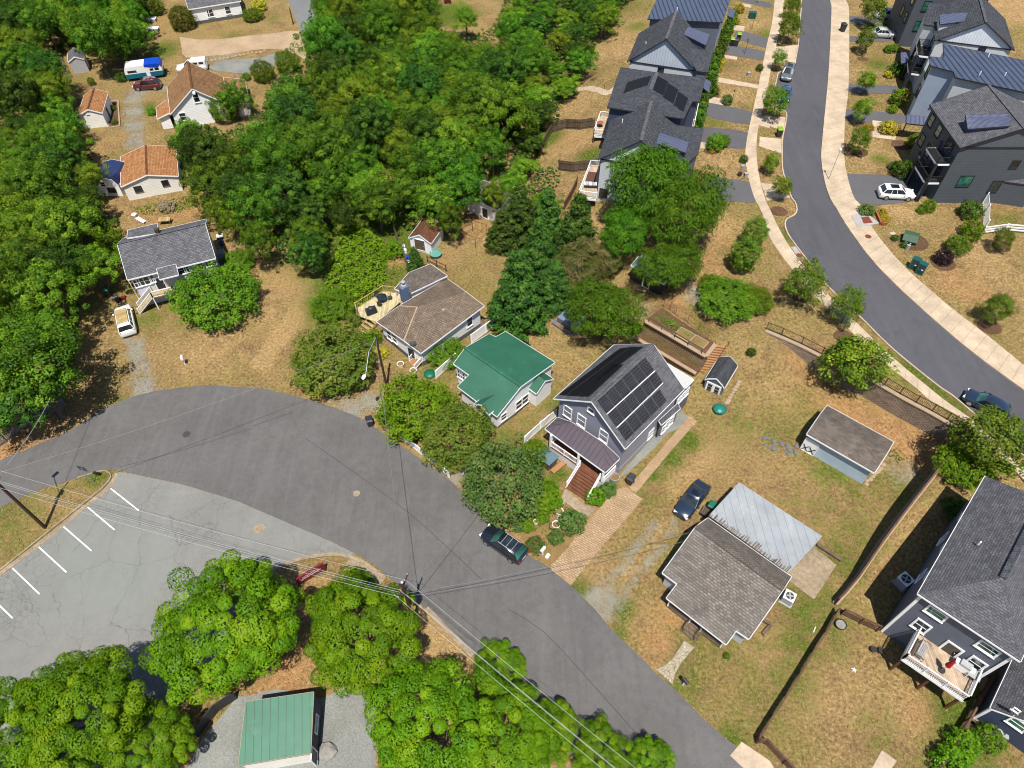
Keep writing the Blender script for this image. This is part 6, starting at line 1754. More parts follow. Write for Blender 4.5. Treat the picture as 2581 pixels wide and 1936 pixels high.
# street trees
ST = [(t14, 245, 195, 2.0, 0, 'street tree on the left verge opposite the black bin'), (t14, 265, 30, 1.5, 0, 'street tree at the top of the left verge'), (t14, 148, 480, 1.3, 1, 'thin street tree above the grey parked car'), (t14, 125, 820, 2.0, 0, 'dense street tree hiding the blue parked car'),
      (t14, 75, 1345, 1.2, 1, 'small bushy street tree on the left verge'), (t14, 178, 1555, 1.35, 1, 'small dark street tree beside the concrete apron'), (t14, 950, 50, 2.2, 2, 'street tree over the silver car at the top right'), (t14, 868, 310, 1.6, 2, 'young street tree in front of the grey silver car'),
      (t14, 890, 665, 1.5, 1, 'leaning young street tree before the middle driveway at the right'), (t14, 840, 895, 1.5, 1, 'young street tree between two driveways at the right'), (t14, 835, 1150, 1.6, 2, 'low street tree in a mulch ring beside the yellow shrubs'), (t24, 385, 745, 2.3, 0, 'bright street tree standing on the pavement near the manhole'),
      (t24, 745, 945, 1.9, 2, 'sparse street tree at the kerb above the black railing'), (t24, 850, 1275, 3.3, 1, 'broad dark street tree beside the black railing'), (t24, 1985, 960, 1.6, 0, 'slim street tree alone on the dry slope at the right'), (t24, 2035, 390, 1.3, 2, 'young tree in front of the white rail fence')]
for f, x, y, r, k, lb in ST:
    plant(f'street{k}', f(x, y), r, lb, 'street_tree', 'young trees planted along the upper street', sz=1.0 if r < 2.5 else .8)

# ---- the woods: one tree after the other
KEEP_CLEAR = [(*tuple(G(p))[:2], r_) for p, r_ in ((t22(1400, 440), 3.9), (t22(1900, 120), 3.4), (t11(640, 560), 4.5), (t11(640, 700), 5.0), (t11(760, 960), 4.0), (t11(880, 1560), 3.2))]
def fill(polypx, z, spacing, edge, seed):
    """points well apart inside an outline of the canopy"""
    poly = [_w2(p, z) for p in polypx]
    P_ = np.array(poly); r = np.random.default_rng(seed)
    lo_, hi_ = P_.min(0), P_.max(0)
    out = []
    for _ in range(9000):
        q = r.uniform(lo_, hi_)
        if not inside(np.array([q[0]]), np.array([q[1]]), poly)[0]: continue
        if any((q[0] - e[0]) ** 2 + (q[1] - e[1]) ** 2 < e[2] ** 2 for e in KEEP_CLEAR): continue
        if dist_pl(np.array([q[0]]), np.array([q[1]]), poly + poly[:1])[0] < edge: continue
        if all((q[0] - o[0]) ** 2 + (q[1] - o[1]) ** 2 > spacing ** 2 for o in out): out.append(tuple(q))
    return out
WOOD_L = [(-120, -100), (350, -100), (352, 20), (372, 85), (290, 105), (230, 125), (160, 118), (150, 200), (180, 260), (200, 325), (238, 365), (232, 430), (236, 500), (305, 548), (280, 600), (236, 665), (205, 705), (195, 830), (165, 862), (80, 850), (-120, 890)]
WOOD_C = [(800, -120), (1098, -120), (1110, 60), (1165, 78), (1240, 70), (1300, -120), (1620, -120), (1590, 15), (1521, 72), (1502, 127), (1485, 157), (1425, 205), (1400, 260), (1385, 300), (1352, 347), (1335, 400), (1420, 440), (1400, 520), (1300, 470), (1175, 492), (1150, 560), (1062, 560), (1000, 592), (945, 548), (885, 515), (855, 545), (790, 652), (720, 665), (650, 635), (603, 615), (590, 560), (512, 515), (463, 460), (420, 400), (414, 345), (482, 300), (560, 322), (642, 305), (664, 215), (772, 140), (748, 112), (766, 60)]
def edge_d(x, y, polypx, z=8):
    poly = [_w2(p, z) for p in polypx]
    return float(dist_pl(np.array([x]), np.array([y]), poly + poly[:1])[0])
n = 0
for (x, y) in fill(WOOD_L, 7.0, 3.7, 1.6, 1):
    k = n % 5; n += 1
    r = min(random.uniform(3.4, 4.8), edge_d(x, y, WOOD_L) + .3)
    plant(f'oak{k}', None, r, 'tall broadleaf tree among many in the dense wood along the left edge', 'broadleaf_tree', 'trees of the wood along the left edge', sz=random.uniform(.75, 1.0) * (1 if r > 3 else 1.3), loc=(x, y))
NL = n
for (x, y) in fill(WOOD_C, 6.5, 3.8, 1.6, 2):
    k = n % 5; n += 1
    r = min(random.uniform(3.3, 5.0), edge_d(x, y, WOOD_C, 6.5) + .3)
    low = proj((x, y, 6))[0] > 1290
    if low: plant(f'oak{k}', None, min(r, random.uniform(2.6, 3.7)), 'low vine-draped tree in the green thicket below the dry slope', 'thicket_tree', 'thicket trees below the dry slope', sz=random.uniform(.5, .75), loc=(x, y))
    else: plant(f'oak{k}', None, r, 'tall broadleaf tree among many in the wood between the bungalows and townhouses', 'broadleaf_tree', 'trees of the central wood', sz=random.uniform(.72, 1.0) * (1 if r > 3 else 1.3), loc=(x, y))
print('wood trees', NL, n)

# ---- undergrowth and vines (nobody could count it)
def cover(name, polypx, dens, h0, h1, size, mat, seed, z=0.5, edge=0.3, zfix=None):
    poly = [_w2(p, z) for p in polypx]
    P_ = np.array(poly); r = np.random.default_rng(seed)
    lo_, hi_ = P_.min(0), P_.max(0)
    N = int((hi_[0] - lo_[0]) * (hi_[1] - lo_[1]) * dens)
    q = r.uniform(lo_, hi_, (N, 2))
    ins = inside(q[:, 0], q[:, 1], poly) & (dist_pl(q[:, 0], q[:, 1], poly + poly[:1]) > edge)
    q = q[ins]; N = len(q)
    de = dist_pl(q[:, 0], q[:, 1], poly + poly[:1])
    lump = sum(np.sin(q[:, 0] * a + b) * np.sin(q[:, 1] * c + d_) for a, b, c, d_ in ((1.7, 1, 1.4, 2), (.6, 3, .7, 1), (2.9, 5, 3.1, 4), (4.3, 2, 3.9, 1))) / 4 + .5
    top = (h0 + (h1 - h0) * np.clip(lump, 0, 1)) * np.clip(de / 1.2, .15, 1)
    zz = (height(q[:, 0], q[:, 1]) if zfix is None else zfix) + top * r.uniform(.55, 1.0, N)
    pos = np.c_[q, zz]
    nr = r.normal(size=(N, 3)) * .5 + np.array([0, -.1, 1]); nr /= np.linalg.norm(nr, axis=1)[:, None]
    tv = r.normal(size=(N, 3)); tv -= nr * np.sum(tv * nr, 1)[:, None]; tv /= np.linalg.norm(tv, axis=1)[:, None]
    bv = np.cross(nr, tv); s = size * r.uniform(.6, 1.4, N)
    a, b = tv * (s / 2)[:, None], bv * (s * .35)[:, None]
    V = np.stack([pos - a, pos - b, pos + a, pos + b], 1).reshape(-1, 3)
    tn = np.clip(lump * .5 + r.uniform(0, .5, N), 0, 1)
    o = bpy.data.objects.new(name, raw_mesh(name, V, tn, mat)); COL.objects.link(o)
    return tag(o, kind='stuff')
cover('undergrowth', WOOD_L, 5, .5, 2.2, .5, L_UNDER, 1, 1.0)
cover('undergrowth', WOOD_C, 5, .5, 2.2, .5, L_UNDER, 2, 1.0)
cover('vine_cover', P(t22, 765, 190, 880, 250, 1100, 400, 1130, 560, 1120, 690, 1090, 800, 980, 930, 800, 1010, 700, 900, 600, 880, 560, 800, 620, 640, 670, 450), 42, .5, 1.7, .30, L_VINE, 3, .6)
cover('tall_grass', P(t22, 540, 200, 700, 120, 760, 200, 700, 290, 640, 400, 560, 460, 500, 560, 470, 480), 40, .15, .5, .26, L_VINE, 4, .2)
cover('tall_grass', P(t13, 330, 1000, 420, 880, 700, 560, 780, 480, 730, 380, 600, 500, 420, 700, 300, 900), 14, .3, 1.2, .36, L_OAK2, 5, 1.0)
cover('tall_grass', P(t13, 230, 1180, 300, 1080, 360, 1120, 280, 1300, 300, 1420, 200, 1400), 30, .2, .7, .28, L_VINE, 6, .6)
cover('weeds', P(t22, 1080, 700, 1180, 560, 1280, 660, 1200, 800, 1100, 860), 22, .1, .5, .22, L_ROUND, 7, .2)
cover('weeds', P(t22, 750, 1040, 900, 1060, 980, 1180, 1060, 1290, 900, 1250, 780, 1150), 24, .15, .7, .2, L_BROWN, 8, .2)
cover('weeds', P(t33, 60, 1090, 350, 1050, 640, 1110, 470, 1390, 350, 1500, 200, 1420, 40, 1200), 8, .05, .35, .2, L_ROUND, 9, .1)
cover('weeds', P(t34, 1000, 600, 1120, 560, 1230, 700, 1120, 740, 1020, 700), 26, .1, .45, .2, L_ROUND, 10, .3)
cover('tall_grass', P(t31, 20, 600, 250, 450, 480, 330, 620, 240, 700, 280, 560, 420, 300, 550, 20, 680), 20, .05, .25, .22, L_DRY, 12, .1)
cover('weeds', P(t34, 620, 220, 800, 260, 1100, 420, 1380, 560, 1330, 680, 1100, 560, 760, 380), 7, .05, .3, .2, L_DRY, 13, .3)
cover('weeds', P(t21, 1080, 130, 1700, 0, 1720, 120, 1450, 200, 1150, 210), 18, .1, .5, .24, L_ROUND, 14, .2)

cover('terrace_planting', P(t23, 1150, 1080, 1640, 1365, 1725, 1270, 1300, 990), 34, .05, .5, .2, L_ROUND, 21, 3.3, .5, 3.3)
cover('terrace_planting', P(t23, 1110, 1235, 1580, 1510, 1640, 1420, 1160, 1150), 26, .05, .45, .2, L_BROWN, 22, 1.25, .4, 1.25)

# ---- dry grass tufts over the open lawns
L_TUFT = m_leaf('dry_grass_blade', D(146, 114, 72), D(206, 174, 124), D(136, 130, 68), .1, .2)
def tufts(seed=5):
    r = np.random.default_rng(seed)
    N = 620000
    # denser where the camera is nearer
    q = np.c_[r.uniform(-75, 90, N), 4 + 126 * r.uniform(0, 1, N) ** 1.25]
    u = np.array([proj((x, y, 0)) for x, y in ((-75, 4), (90, 4))])
    keep = np.ones(N, bool)
    for pl in PAVED: keep &= ~inside(q[:, 0], q[:, 1], pl)
    for wd in (WOOD_L, WOOD_C): keep &= ~inside(q[:, 0], q[:, 1], [_w2(p, 5) for p in wd])
    keep &= np.abs(q[:, 0]) < 14 + q[:, 1] * .78 + 22
    keep &= dist_pl(q[:, 0], q[:, 1], HARD) > .5
    nz = sum(np.sin(q[:, 0] * a + b) * np.sin(q[:, 1] * c + d_) for a, b, c, d_ in ((.9, 1, 1.1, 2), (.31, 3, .37, 1), (2.3, 5, 2.1, 4))) / 3
    keep &= r.uniform(-1, 1, N) < nz * 1.1 + .15
    q = q[keep]; N = len(q)
    g = np.clip(blobs(q[:, 0], q[:, 1], GREEN), 0, 1)
    zz = height(q[:, 0], q[:, 1]) + .02
    nr = r.normal(size=(N, 3)) * .55 + np.array([0, -.25, .6]); nr /= np.linalg.norm(nr, axis=1)[:, None]
    tv = r.normal(size=(N, 3)) + np.array([0, 0, .8]); tv -= nr * np.sum(tv * nr, 1)[:, None]; tv /= np.linalg.norm(tv, axis=1)[:, None]
    bv = np.cross(nr, tv); s = r.uniform(.07, .2, N)
    pos = np.c_[q, zz + s * .25]
    a, b = tv * (s * .5)[:, None], bv * (s * .3)[:, None]
    V = np.stack([pos - a, pos - b, pos + a, pos + b], 1).reshape(-1, 3)
    tn = np.clip(r.uniform(0, .62, N) + g * r.uniform(.2, .6, N) + (r.random(N) < .1) * .35, 0, 1)
    o = bpy.data.objects.new('lawn_grass', raw_mesh('lawn_grass', V, tn, L_TUFT)); COL.objects.link(o)
    print('tufts', N)
    return tag(o, kind='stuff')
tufts()

# ---- shrubs
SH = [
 ('shrub_dark', t11(2105, 115), 2.0, 'clipped round shrub beside the white house at the top', 1.1), ('shrub_dark', t11(1015, 645), 1.1, 'dark bush at the end of the trailer', 1), ('shrub', t11(935, 905), .7, 'low shrub in the bed right of the small orange shed', 1), ('shrub', t11(955, 1020), .6, 'low shrub near the doorstep of the small orange shed', 1),
 ('shrub', t11(760, 680), .7, 'young bush on the lawn below the grey shed', 1.5), ('shrub_bright', t11(1265, 930), .9, 'green shrub at the left wall of the brown-roofed cottage', 1), ('shrub', t11(2060, 640), .9, 'low shrub at the corner of the brown-roofed cottage', 1), ('shrub_yellow', t11(2170, 40), 1.6, 'pale yellow blossoming bush at the top edge', 1),
 ('shrub_bright', t21(1990, 580), 2.0, 'green bush at the water tank beside the ranch house', 1), ('shrub_bright', t22(640, 950), 2.6, 'large green bush at the foot of the vine patch', 1), ('shrub_bright', t22(1175, 490), 1.5, 'green bush behind the wooden fence by the shed', 1), ('shrub', t22(1590, 1340), 2.2, 'leafy shrub against the shingled wall of the taupe-roofed house', 1.1),
 ('shrub_yellow', t22(1075, 1360), .9, 'yellow-green iris clump beside the taupe-roofed house', .8), ('shrub_bright', t22(1000, 1225), 1.2, 'green shrub at the foot of the cluttered deck', 1), ('shrub_bronze', t22(830, 1080), 1.1, 'bronze weeds left of the cluttered deck', 1), ('shrub_bright', t23(1850, 890), 3.3, 'broad low green bush on the dry slope', .9), ('shrub_bright', t23(2050, 900), 2.4, 'low spreading bush at the right end of the dry slope', .8),
 ('shrub_bright', t23(1720, 790), 1.8, 'low green bush at the left end of the dry slope', .9), ('shrub_dark', t23(1720, 980), 1.1, 'small dark bush by the stones on the slope', 1), ('shrub_purple', t24(1525, 560), 1.25, 'dark purple bush in a mulch ring on the slope', 1.1), ('shrub_dark', t24(1745, 160), 1.7, 'dark rounded shrub against the dark townhouse', 1.0), ('shrub_bright', t24(1765, 335), 1.6, 'bright shrub at the end of the white panel fence', 1.1), ('shrub', t24(1630, 450), 1.6, 'leafy shrub on the dry slope left of the rail fence', 1.1),
 ('shrub_bright', t24(1400, 130), 1.0, 'leafy plant at the corner of the dark townhouse', 1.3), ('shrub', t24(1330, 165), .7, 'low plant beside the dark townhouse corner', .8), ('shrub_yellow', t24(1005, 180), .7, 'yellow flowering plant above the storm inlet', .9), ('shrub_yellow', t24(1035, 235), .75, 'yellow flowering plant below its twin at the inlet wall', .9), ('shrub_dark', t24(1108, 395), .55, 'dark small shrub left of the green transformer', 1), ('shrub_dark', t24(1185, 455), .55, 'dark small shrub in front of the green transformer', 1), ('shrub_dark', t24(1290, 395), .5, 'dark small shrub right of the green transformer', 1), ('shrub_grey', t24(880, 160), 1.2, 'dry grey shrub behind the storm inlet', .7),
 ('shrub_yellow', t14(1055, 1065), 1.6, 'golden shrub in a planting bed beside the concrete walk', .8), ('shrub_yellow', t14(895, 1060), .9, 'pale flower border along the concrete walk', .7), ('shrub_bright', t14(1150, 810), 1.6, 'leafy shrub beside the grey-blue front wall', 1.2), ('shrub_bright', t14(1095, 910), .9, 'bright shrub in a planter box by the driveway', 1), ('shrub_bright', t14(1290, 1180), 1.5, 'palm-like plant beneath the metal awning', 1), ('shrub_dark', t14(1170, 1410), 1.7, 'blue-green shrub in the mulch bed before the dark townhouse', 1), ('shrub_grey', t14(1110, 1390), .9, 'pale shrub in the mulch bed before the dark townhouse', 1), ('shrub_dark', t14(1130, 580), 1.5, 'dark shrub at the front of the middle right townhouse', 1.1), ('shrub_yellow', t14(1060, 620), .9, 'pale yellow plants at the edge of the right lawn', .9), ('shrub', t14(1060, 410), .9, 'shrub in the round mulch bed, left one', 1), ('shrub', t14(1110, 400), .9, 'shrub in the round mulch bed, right one', 1),
 ('shrub_bright', t14(1110, 180), 1.3, 'green shrub behind the silver car', 1), ('shrub_bright', t14(1200, 90), 1.8, 'tall green shrub before the top right townhouse', 1.2), ('shrub_yellow', t13(1940, 70), 1.1, 'yellow shrub at the first left front walk', 1), ('shrub_yellow', t13(1905, 175), .9, 'yellow shrub above the lime-lidded bins', 1), ('shrub_yellow', t13(1782, 516), .75, 'yellow ball shrub, top of three by the hedge', 1), ('shrub_yellow', t13(1774, 546), .75, 'yellow ball shrub, middle of three by the hedge', 1), ('shrub_yellow', t13(1766, 574), .75, 'yellow ball shrub, lowest of three by the hedge', 1), ('shrub', t13(1720, 750), 1.1, 'green shrub at the end of the concrete walk', 1),
 ('shrub_grey', t13(1838, 835), 1.0, 'pale shrub at the edge of the navy townhouse driveway', 1.1), ('shrub_bright', t13(1735, 1190), 1.5, 'bright bush beside the driveway of the nearest townhouse', 1.2), ('shrub', t13(1812, 1180), 1.0, 'smaller bush right of the bright driveway bush', 1.3), ('shrub_yellow', t13(1710, 1262), .5, 'small yellow plants below the driveway bushes', .8), ('shrub_dark', t13(1975, 1330), .7, 'dark shrub at the edge of the left pavement', 1.2), ('shrub_dark', t13(2110, 565), .7, 'dark shrub beside the pavement near the walk', 1.2), ('shrub', t34(2018, 698), .7, 'round shrub beside the pavement end, upper', 1), ('shrub', t34(2062, 728), .65, 'round shrub beside the pavement end, lower', 1), ('shrub_dark', t34(1620, 1075), 1.3, 'dark shrub in the shade of the charcoal house', 1),
 ('shrub_bright', t44(1690, 1455), 1.5, 'bright shrub beside the stepping stones', 1), ('shrub_bright', t44(1590, 1600), 1.6, 'bright shrub at the bottom of the rail fence', 1), ('shrub', t44(1900, 1400), 1.3, 'leafy shrub under the air conditioner', 1),
 ('shrub_grey', t33(530, 1172), 1.5, 'rounded grey rosemary bush beside the paver driveway', 1), ('shrub_bright', t33(165, 1205), .8, 'green plant in the flower garden, nearest the tree', 1), ('shrub_bright', t33(295, 1140), .8, 'green plant in the flower garden by the white border', 1), ('shrub_grey', t33(230, 1365), 1.0, 'silvery plant at the road side of the garden', .9), ('shrub_grey', t33(400, 1310), .9, 'grey-green plant at the driveway side of the garden', .9), ('shrub_grey', t33(90, 1220), .7, 'silver plant behind the parked SUV', .9), ('shrub_bright', t33(740, 970), 1.1, 'green plant in the corner of the porch steps', 1.1), ('shrub_grey', t33(830, 905), 1.0, 'pale flowering plant under the porch rail', .9), ('shrub_bright', t33(400, 1030), .8, 'green plant at the white garden border', .9), ('shrub_bright', t33(840, 935), .5, 'small plant near the black bin', 1),
 ('shrub_bright', t23(1075, 1160), 1.0, 'vine climbing the end of the stone terrace', .9), ('shrub_bright', t23(1590, 1250), .8, 'green vegetables in the right raised bed', .7), ('shrub_bright', t23(1470, 1190), .7, 'green vegetables in the left raised bed', .7), ('shrub_dark', t23(2035, 1350), .6, 'small dark sapling on the dry lawn behind the shed', 1.2), ('shrub', t43(1830, 720), .35, 'small weed tuft beside the porch post', 1.2), ('shrub_dry', t22(580, 230), 1.4, 'dry grey twigs at the edge of the wood', 1), ('shrub_dry', t12(2090, 930), 2.4, 'grey dead treetop in the wood', 1), ('shrub_dry', t21(1390, 130), 1.4, 'heap of dry brush behind the ranch house', .6)]
for key, px, r, lb, sz in SH:
    if r > 1.75 and key in ('shrub_bright', 'shrub', 'shrub_dark'): key = {'shrub_bright': 'round0', 'shrub': 'round0', 'shrub_dark': 'round0'}[key]; sz *= .62; r *= 1.1
    plant(key, px, r, lb, {'shrub_dry': 'dry_brush'}.get(key, 'shrub'), None, 'shrub', sz=sz)
for i, (f, x, y) in enumerate([(t13, 1868, 180), (t13, 1842, 250), (t13, 1812, 330), (t13, 1790, 400), (t13, 1735, 520), (t13, 1720, 580), (t13, 1708, 640), (t13, 1700, 700), (t13, 1640, 820), (t13, 1622, 890), (t13, 1606, 960), (t13, 1592, 1030)]):
    plant('column', f(x, y), .85, 'slim arborvitae in the hedge along the townhouse fronts', 'hedge_shrub', 'arborvitae hedge along the left townhouses', 'shrub', sz=1.0)

# ------------------------------------------------------------------ vehicles
def car(label, rear, front, L, Wd, H, kind, paint, cat='car', rack=False, sunroof=False, glass=CARGLASS, wind=None, z0=None, dark_roof=False, name=None):
    """rear, front: picture places of the two ends on the ground"""
    a, b = (G(rear), G(front)) if z0 is None else (W(rear, z0), W(front, z0))
    c = (a + b) / 2; an = math.atan2(b.y - a.y, b.x - a.x)
    t = empty(name or {'suv': 'parked_suv', 'sedan': 'parked_car', 'wagon': 'parked_station_wagon'}.get(kind, 'parked_car'), label, cat, (c.x, c.y, c.z + .04), an)
    hw, wr = Wd / 2, (.33 if kind == 'sedan' else .36)
    belt = H * (.64 if kind == 'sedan' else .6)
    if kind == 'sedan': st = [(-.5, .66, .50, .28), (-.485, .84, .60, .24), (-.42, .95, .655, .2), (-.3, 1, .66, .18), (0, 1, .645, .18), (.2, .99, .625, .18), (.36, .95, .58, .18), (.46, .84, .50, .2), (.495, .7, .42, .24), (.5, .6, .36, .28)]
    elif kind == 'wagon': st = [(-.5, .86, .50, .3), (-.49, .94, .60, .26), (-.4, 1, .6, .24), (0, 1, .6, .22), (.2, 1, .59, .22), (.38, .97, .54, .22), (.47, .9, .50, .24), (.495, .8, .44, .28), (.5, .72, .36, .3)]
    else: st = [(-.5, .76, .52, .3), (-.485, .9, .62, .26), (-.4, .98, .62, .24), (-.2, 1, .61, .22), (.1, 1, .6, .22), (.25, .99, .585, .22), (.38, .95, .545, .22), (.46, .86, .5, .24), (.49, .74, .43, .28), (.5, .62, .36, .3)]
    rings = []
    for fx, fw, fz, zb in st:
        x, w_, zt = fx * L, fw * hw, fz * H
        zb = zb * 1.0
        rings.append([Vector((x, y, z)) for y, z in ((-w_ * .9, zb), (-w_, zb + (zt - zb) * .3), (-w_ * 1.0, zb + (zt - zb) * .7), (-w_ * .95, zt - .05), (-w_ * .84, zt), (0, zt + .025), (w_ * .84, zt), (w_ * .95, zt - .05), (w_, zb + (zt - zb) * .7), (w_, zb + (zt - zb) * .3), (w_ * .9, zb))])
    n = len(rings[0]); mb = MB()
    fs = []
    for i in range(len(rings) - 1):
        for k in range(n): fs.append((i * n + k, (i + 1) * n + k, (i + 1) * n + (k + 1) % n, i * n + (k + 1) % n))
    fs += [tuple(range(n)), tuple((len(rings) - 1) * n + k for k in range(n))[::-1]]
    mb.faces([p for r_ in rings for p in r_], [f[::-1] for f in fs])
    body = mb.build('body', paint, t, smooth=True)
    # cabin
    if kind == 'sedan': gx = (-.36, -.22, .04, .20)
    elif kind == 'wagon': gx = (-.485, -.45, .12, .24)
    else: gx = (-.46, -.36, .07, .22)
    xb0, xr0, xr1, xb1 = [g * L for g in gx]
    wb, wt = hw * .88, hw * .70
    zt, zb = H - .05, belt - .03
    B_ = [Vector(p) for p in ((xb0, -wb, zb), (xb1, -wb, zb), (xb1, wb, zb), (xb0, wb, zb))]
    T_ = [Vector(p) for p in ((xr0, -wt, zt), (xr1, -wt, zt), (xr1, wt, zt), (xr0, wt, zt))]
    def quad(p, nm, m): return MB().poly(p).build(nm, m, t)
    bulge = Vector((.10, 0, .03))
    mw = MB(); m_ = (B_[1] + B_[2]) / 2 + bulge; mt = (T_[1] + T_[2]) / 2 + Vector((.05, 0, .02))
    mw.faces([B_[1], m_, B_[2], T_[2], mt, T_[1]], [(0, 1, 4, 5), (1, 2, 3, 4)]); mw.build('windscreen', wind or glass, t, smooth=True)
    quad([B_[3], B_[0], T_[0], T_[3]], 'rear_window', wind or glass)
    quad([B_[0], B_[1], T_[1], T_[0]], 'side_window', glass); quad([B_[2], B_[3], T_[3], T_[2]], 'side_window', glass)
    rf = MB()
    q = [Vector((x, y, z)) for x, y, z in ((xr0 - .06, -wt - .04, zt - .02), (xr1 + .05, -wt - .04, zt - .02), (xr1 + .05, wt + .04, zt - .02), (xr0 - .06, wt + .04, zt - .02))]
    up_ = [Vector((p.x * .97 + (xr0 + xr1) / 2 * .03, p.y * .86, H - .005)) for p in q]
    ct = Vector(((xr0 + xr1) / 2, 0, H + .02))
    rf.faces(q + up_ + [ct], [(0, 1, 5, 4), (1, 2, 6, 5), (2, 3, 7, 6), (3, 0, 4, 7), (4, 5, 8), (5, 6, 8), (6, 7, 8), (7, 4, 8)])
    rf.build('roof', CARGLASS if dark_roof else paint, t, smooth=True)
    pl = MB()
    for s in (-1, 1):
        for b0, t0 in ((xb0, xr0), (xb1, xr1)): pl.tube((b0, s * wb, zb), (t0, s * wt, zt), .055, .045, 6)
        for f in (.36, .62) if kind != 'wagon' else (.3, .55, .78):
            xb_, xt_ = xb0 + (xb1 - xb0) * f, xr0 + (xr1 - xr0) * f
            pl.tube((xb_, s * (wb + .005), zb), (xt_, s * (wt + .01), zt), .04, .035, 6)
    pl.build('pillar', paint, t)
    for sx in (-1, 1):
        for sy in (-1, 1):
            x, y = sx * L * .305, sy * (hw - .1)
            wl_ = MB().tube((x, y - .11, wr), (x, y + .11, wr), wr, n=18).build('wheel', RUBBER, t)
            MB().tube((x, y + sy * .1, wr), (x, y + sy * .125, wr), wr * .66, n=14).build('rim', RIM, wl_)
    for s in (-1, 1):
        MB().box((L * .465, s * hw * .62, H * .44), (.22, .42, .13), s * -.35).build('headlight', HEADL, t)
        MB().box((-L * .482, s * hw * .70, H * .52), (.14, .32, .15), s * .3).build('tail_light', TAILL, t)
        MB().box((xb1 - .25, s * (hw + .09), belt + .06), (.14, .2, .14)).build('mirror', paint, t)
    MB().box((-L * .497, 0, H * .42), (.05, .5, .12)).build('number_plate', WHITE, t)
    if sunroof: MB().box(((xr0 + xr1) / 2 + .1, 0, H + .012), ((xr1 - xr0) * .55, wt * 1.3, .02)).build('sunroof', CARGLASS, t)
    if rack:
        m = MB()
        for s in (-1, 1): m.tube((xr0 + .1, s * wt * .9, H + .07), (xr1 - .1, s * wt * .9, H + .07), .025)
        for f in (.2, .5, .8): m.tube((xr0 + (xr1 - xr0) * f, -wt * .9, H + .08), (xr0 + (xr1 - xr0) * f, wt * .9, H + .08), .02)
        m.build('roof_rack', ALU if rack == 1 else BLACK, t)
    return t
car('glossy black SUV with green windscreen parked on the road beside the garden', t33(110, 1490), t32(1950, 1290), 4.9, 1.95, 1.75, 'suv', CAR_BLACK, rack=1, sunroof=True, wind=CARGLASS_G)
car('dark navy sedan on the gravel track beside the tan ranch house', t33(1630, 890), t33(1432, 1150), 4.85, 1.85, 1.46, 'sedan', CAR_NAVY, sunroof=True)
t = car('white station wagon with plywood on its roof rack on the left driveway', t21(1092, 1225), t21(1045, 1015), 5.1, 2.0, 1.9, 'wagon', CAR_WHITE, rack=2)
MB().box((-.6, 0, 1.98), (2.5, 1.25, .04)).build('plywood_sheet', W_TAN, t)
car('maroon SUV beside the teal and white trailer', t11(1355, 735), t11(1130, 745), 4.7, 1.85, 1.7, 'suv', CAR_MAROON, rack=1)
car('white SUV with black sunroof on the driveway of the charcoal townhouse', t14(962, 1640), t14(1250, 1655), 4.85, 1.95, 1.68, 'suv', CAR_WHITE, sunroof=True, z0=PLAT)
car('grey car parked in the bay of the upper street', t14(222, 590), t14(190, 690), 4.6, 1.85, 1.65, 'suv', CAR_GREY, z0=PLAT, sunroof=True)
car('dark blue car parked behind the dense street tree', t14(200, 745), t14(165, 890), 4.6, 1.82, 1.5, 'sedan', CAR_BLUE, z0=PLAT)
car('silver car on the top right driveway', t14(1118, 150), t14(950, 150), 4.6, 1.85, 1.65, 'suv', CAR_SILVER, z0=PLAT)
car('grey-silver car half hidden by a young tree on the second right driveway', t14(935, 305), t14(1075, 312), 4.6, 1.85, 1.5, 'sedan', CAR_SILVER, z0=PLAT)
car('dark navy hatchback parked at the kerb of the upper street', t34(1965, 285), t34(1735, 165), 4.5, 1.85, 1.62, 'suv', CAR_NAVY, z0=PLAT, wind=CARGLASS_G)
car('dark car parked under the tree at the right edge', t34(2330, 640), t34(2140, 545), 4.5, 1.85, 1.55, 'suv', CAR_BLACK, z0=PLAT)
# pick-up with a white camper shell
a, b = G(t11(1760, 560)), G(t11(1470, 600))
t = car('white pickup with a white cap behind the brown-roofed cottage', t11(1752, 575), t11(1480, 600), 5.4, 1.9, 1.75, 'suv', CAR_WHITE, cat='pickup truck', name='parked_pickup')
MB().box((-1.35, 0, 1.5), (2.5, 1.75, .7)).build('camper_shell', CAR_WHITE, t)
for s in (-1, 1):
    for x in (-1.9, -.85): MB().box((x, s * .885, 1.52), (.8, .02, .36)).build('shell_window', CARGLASS, t)
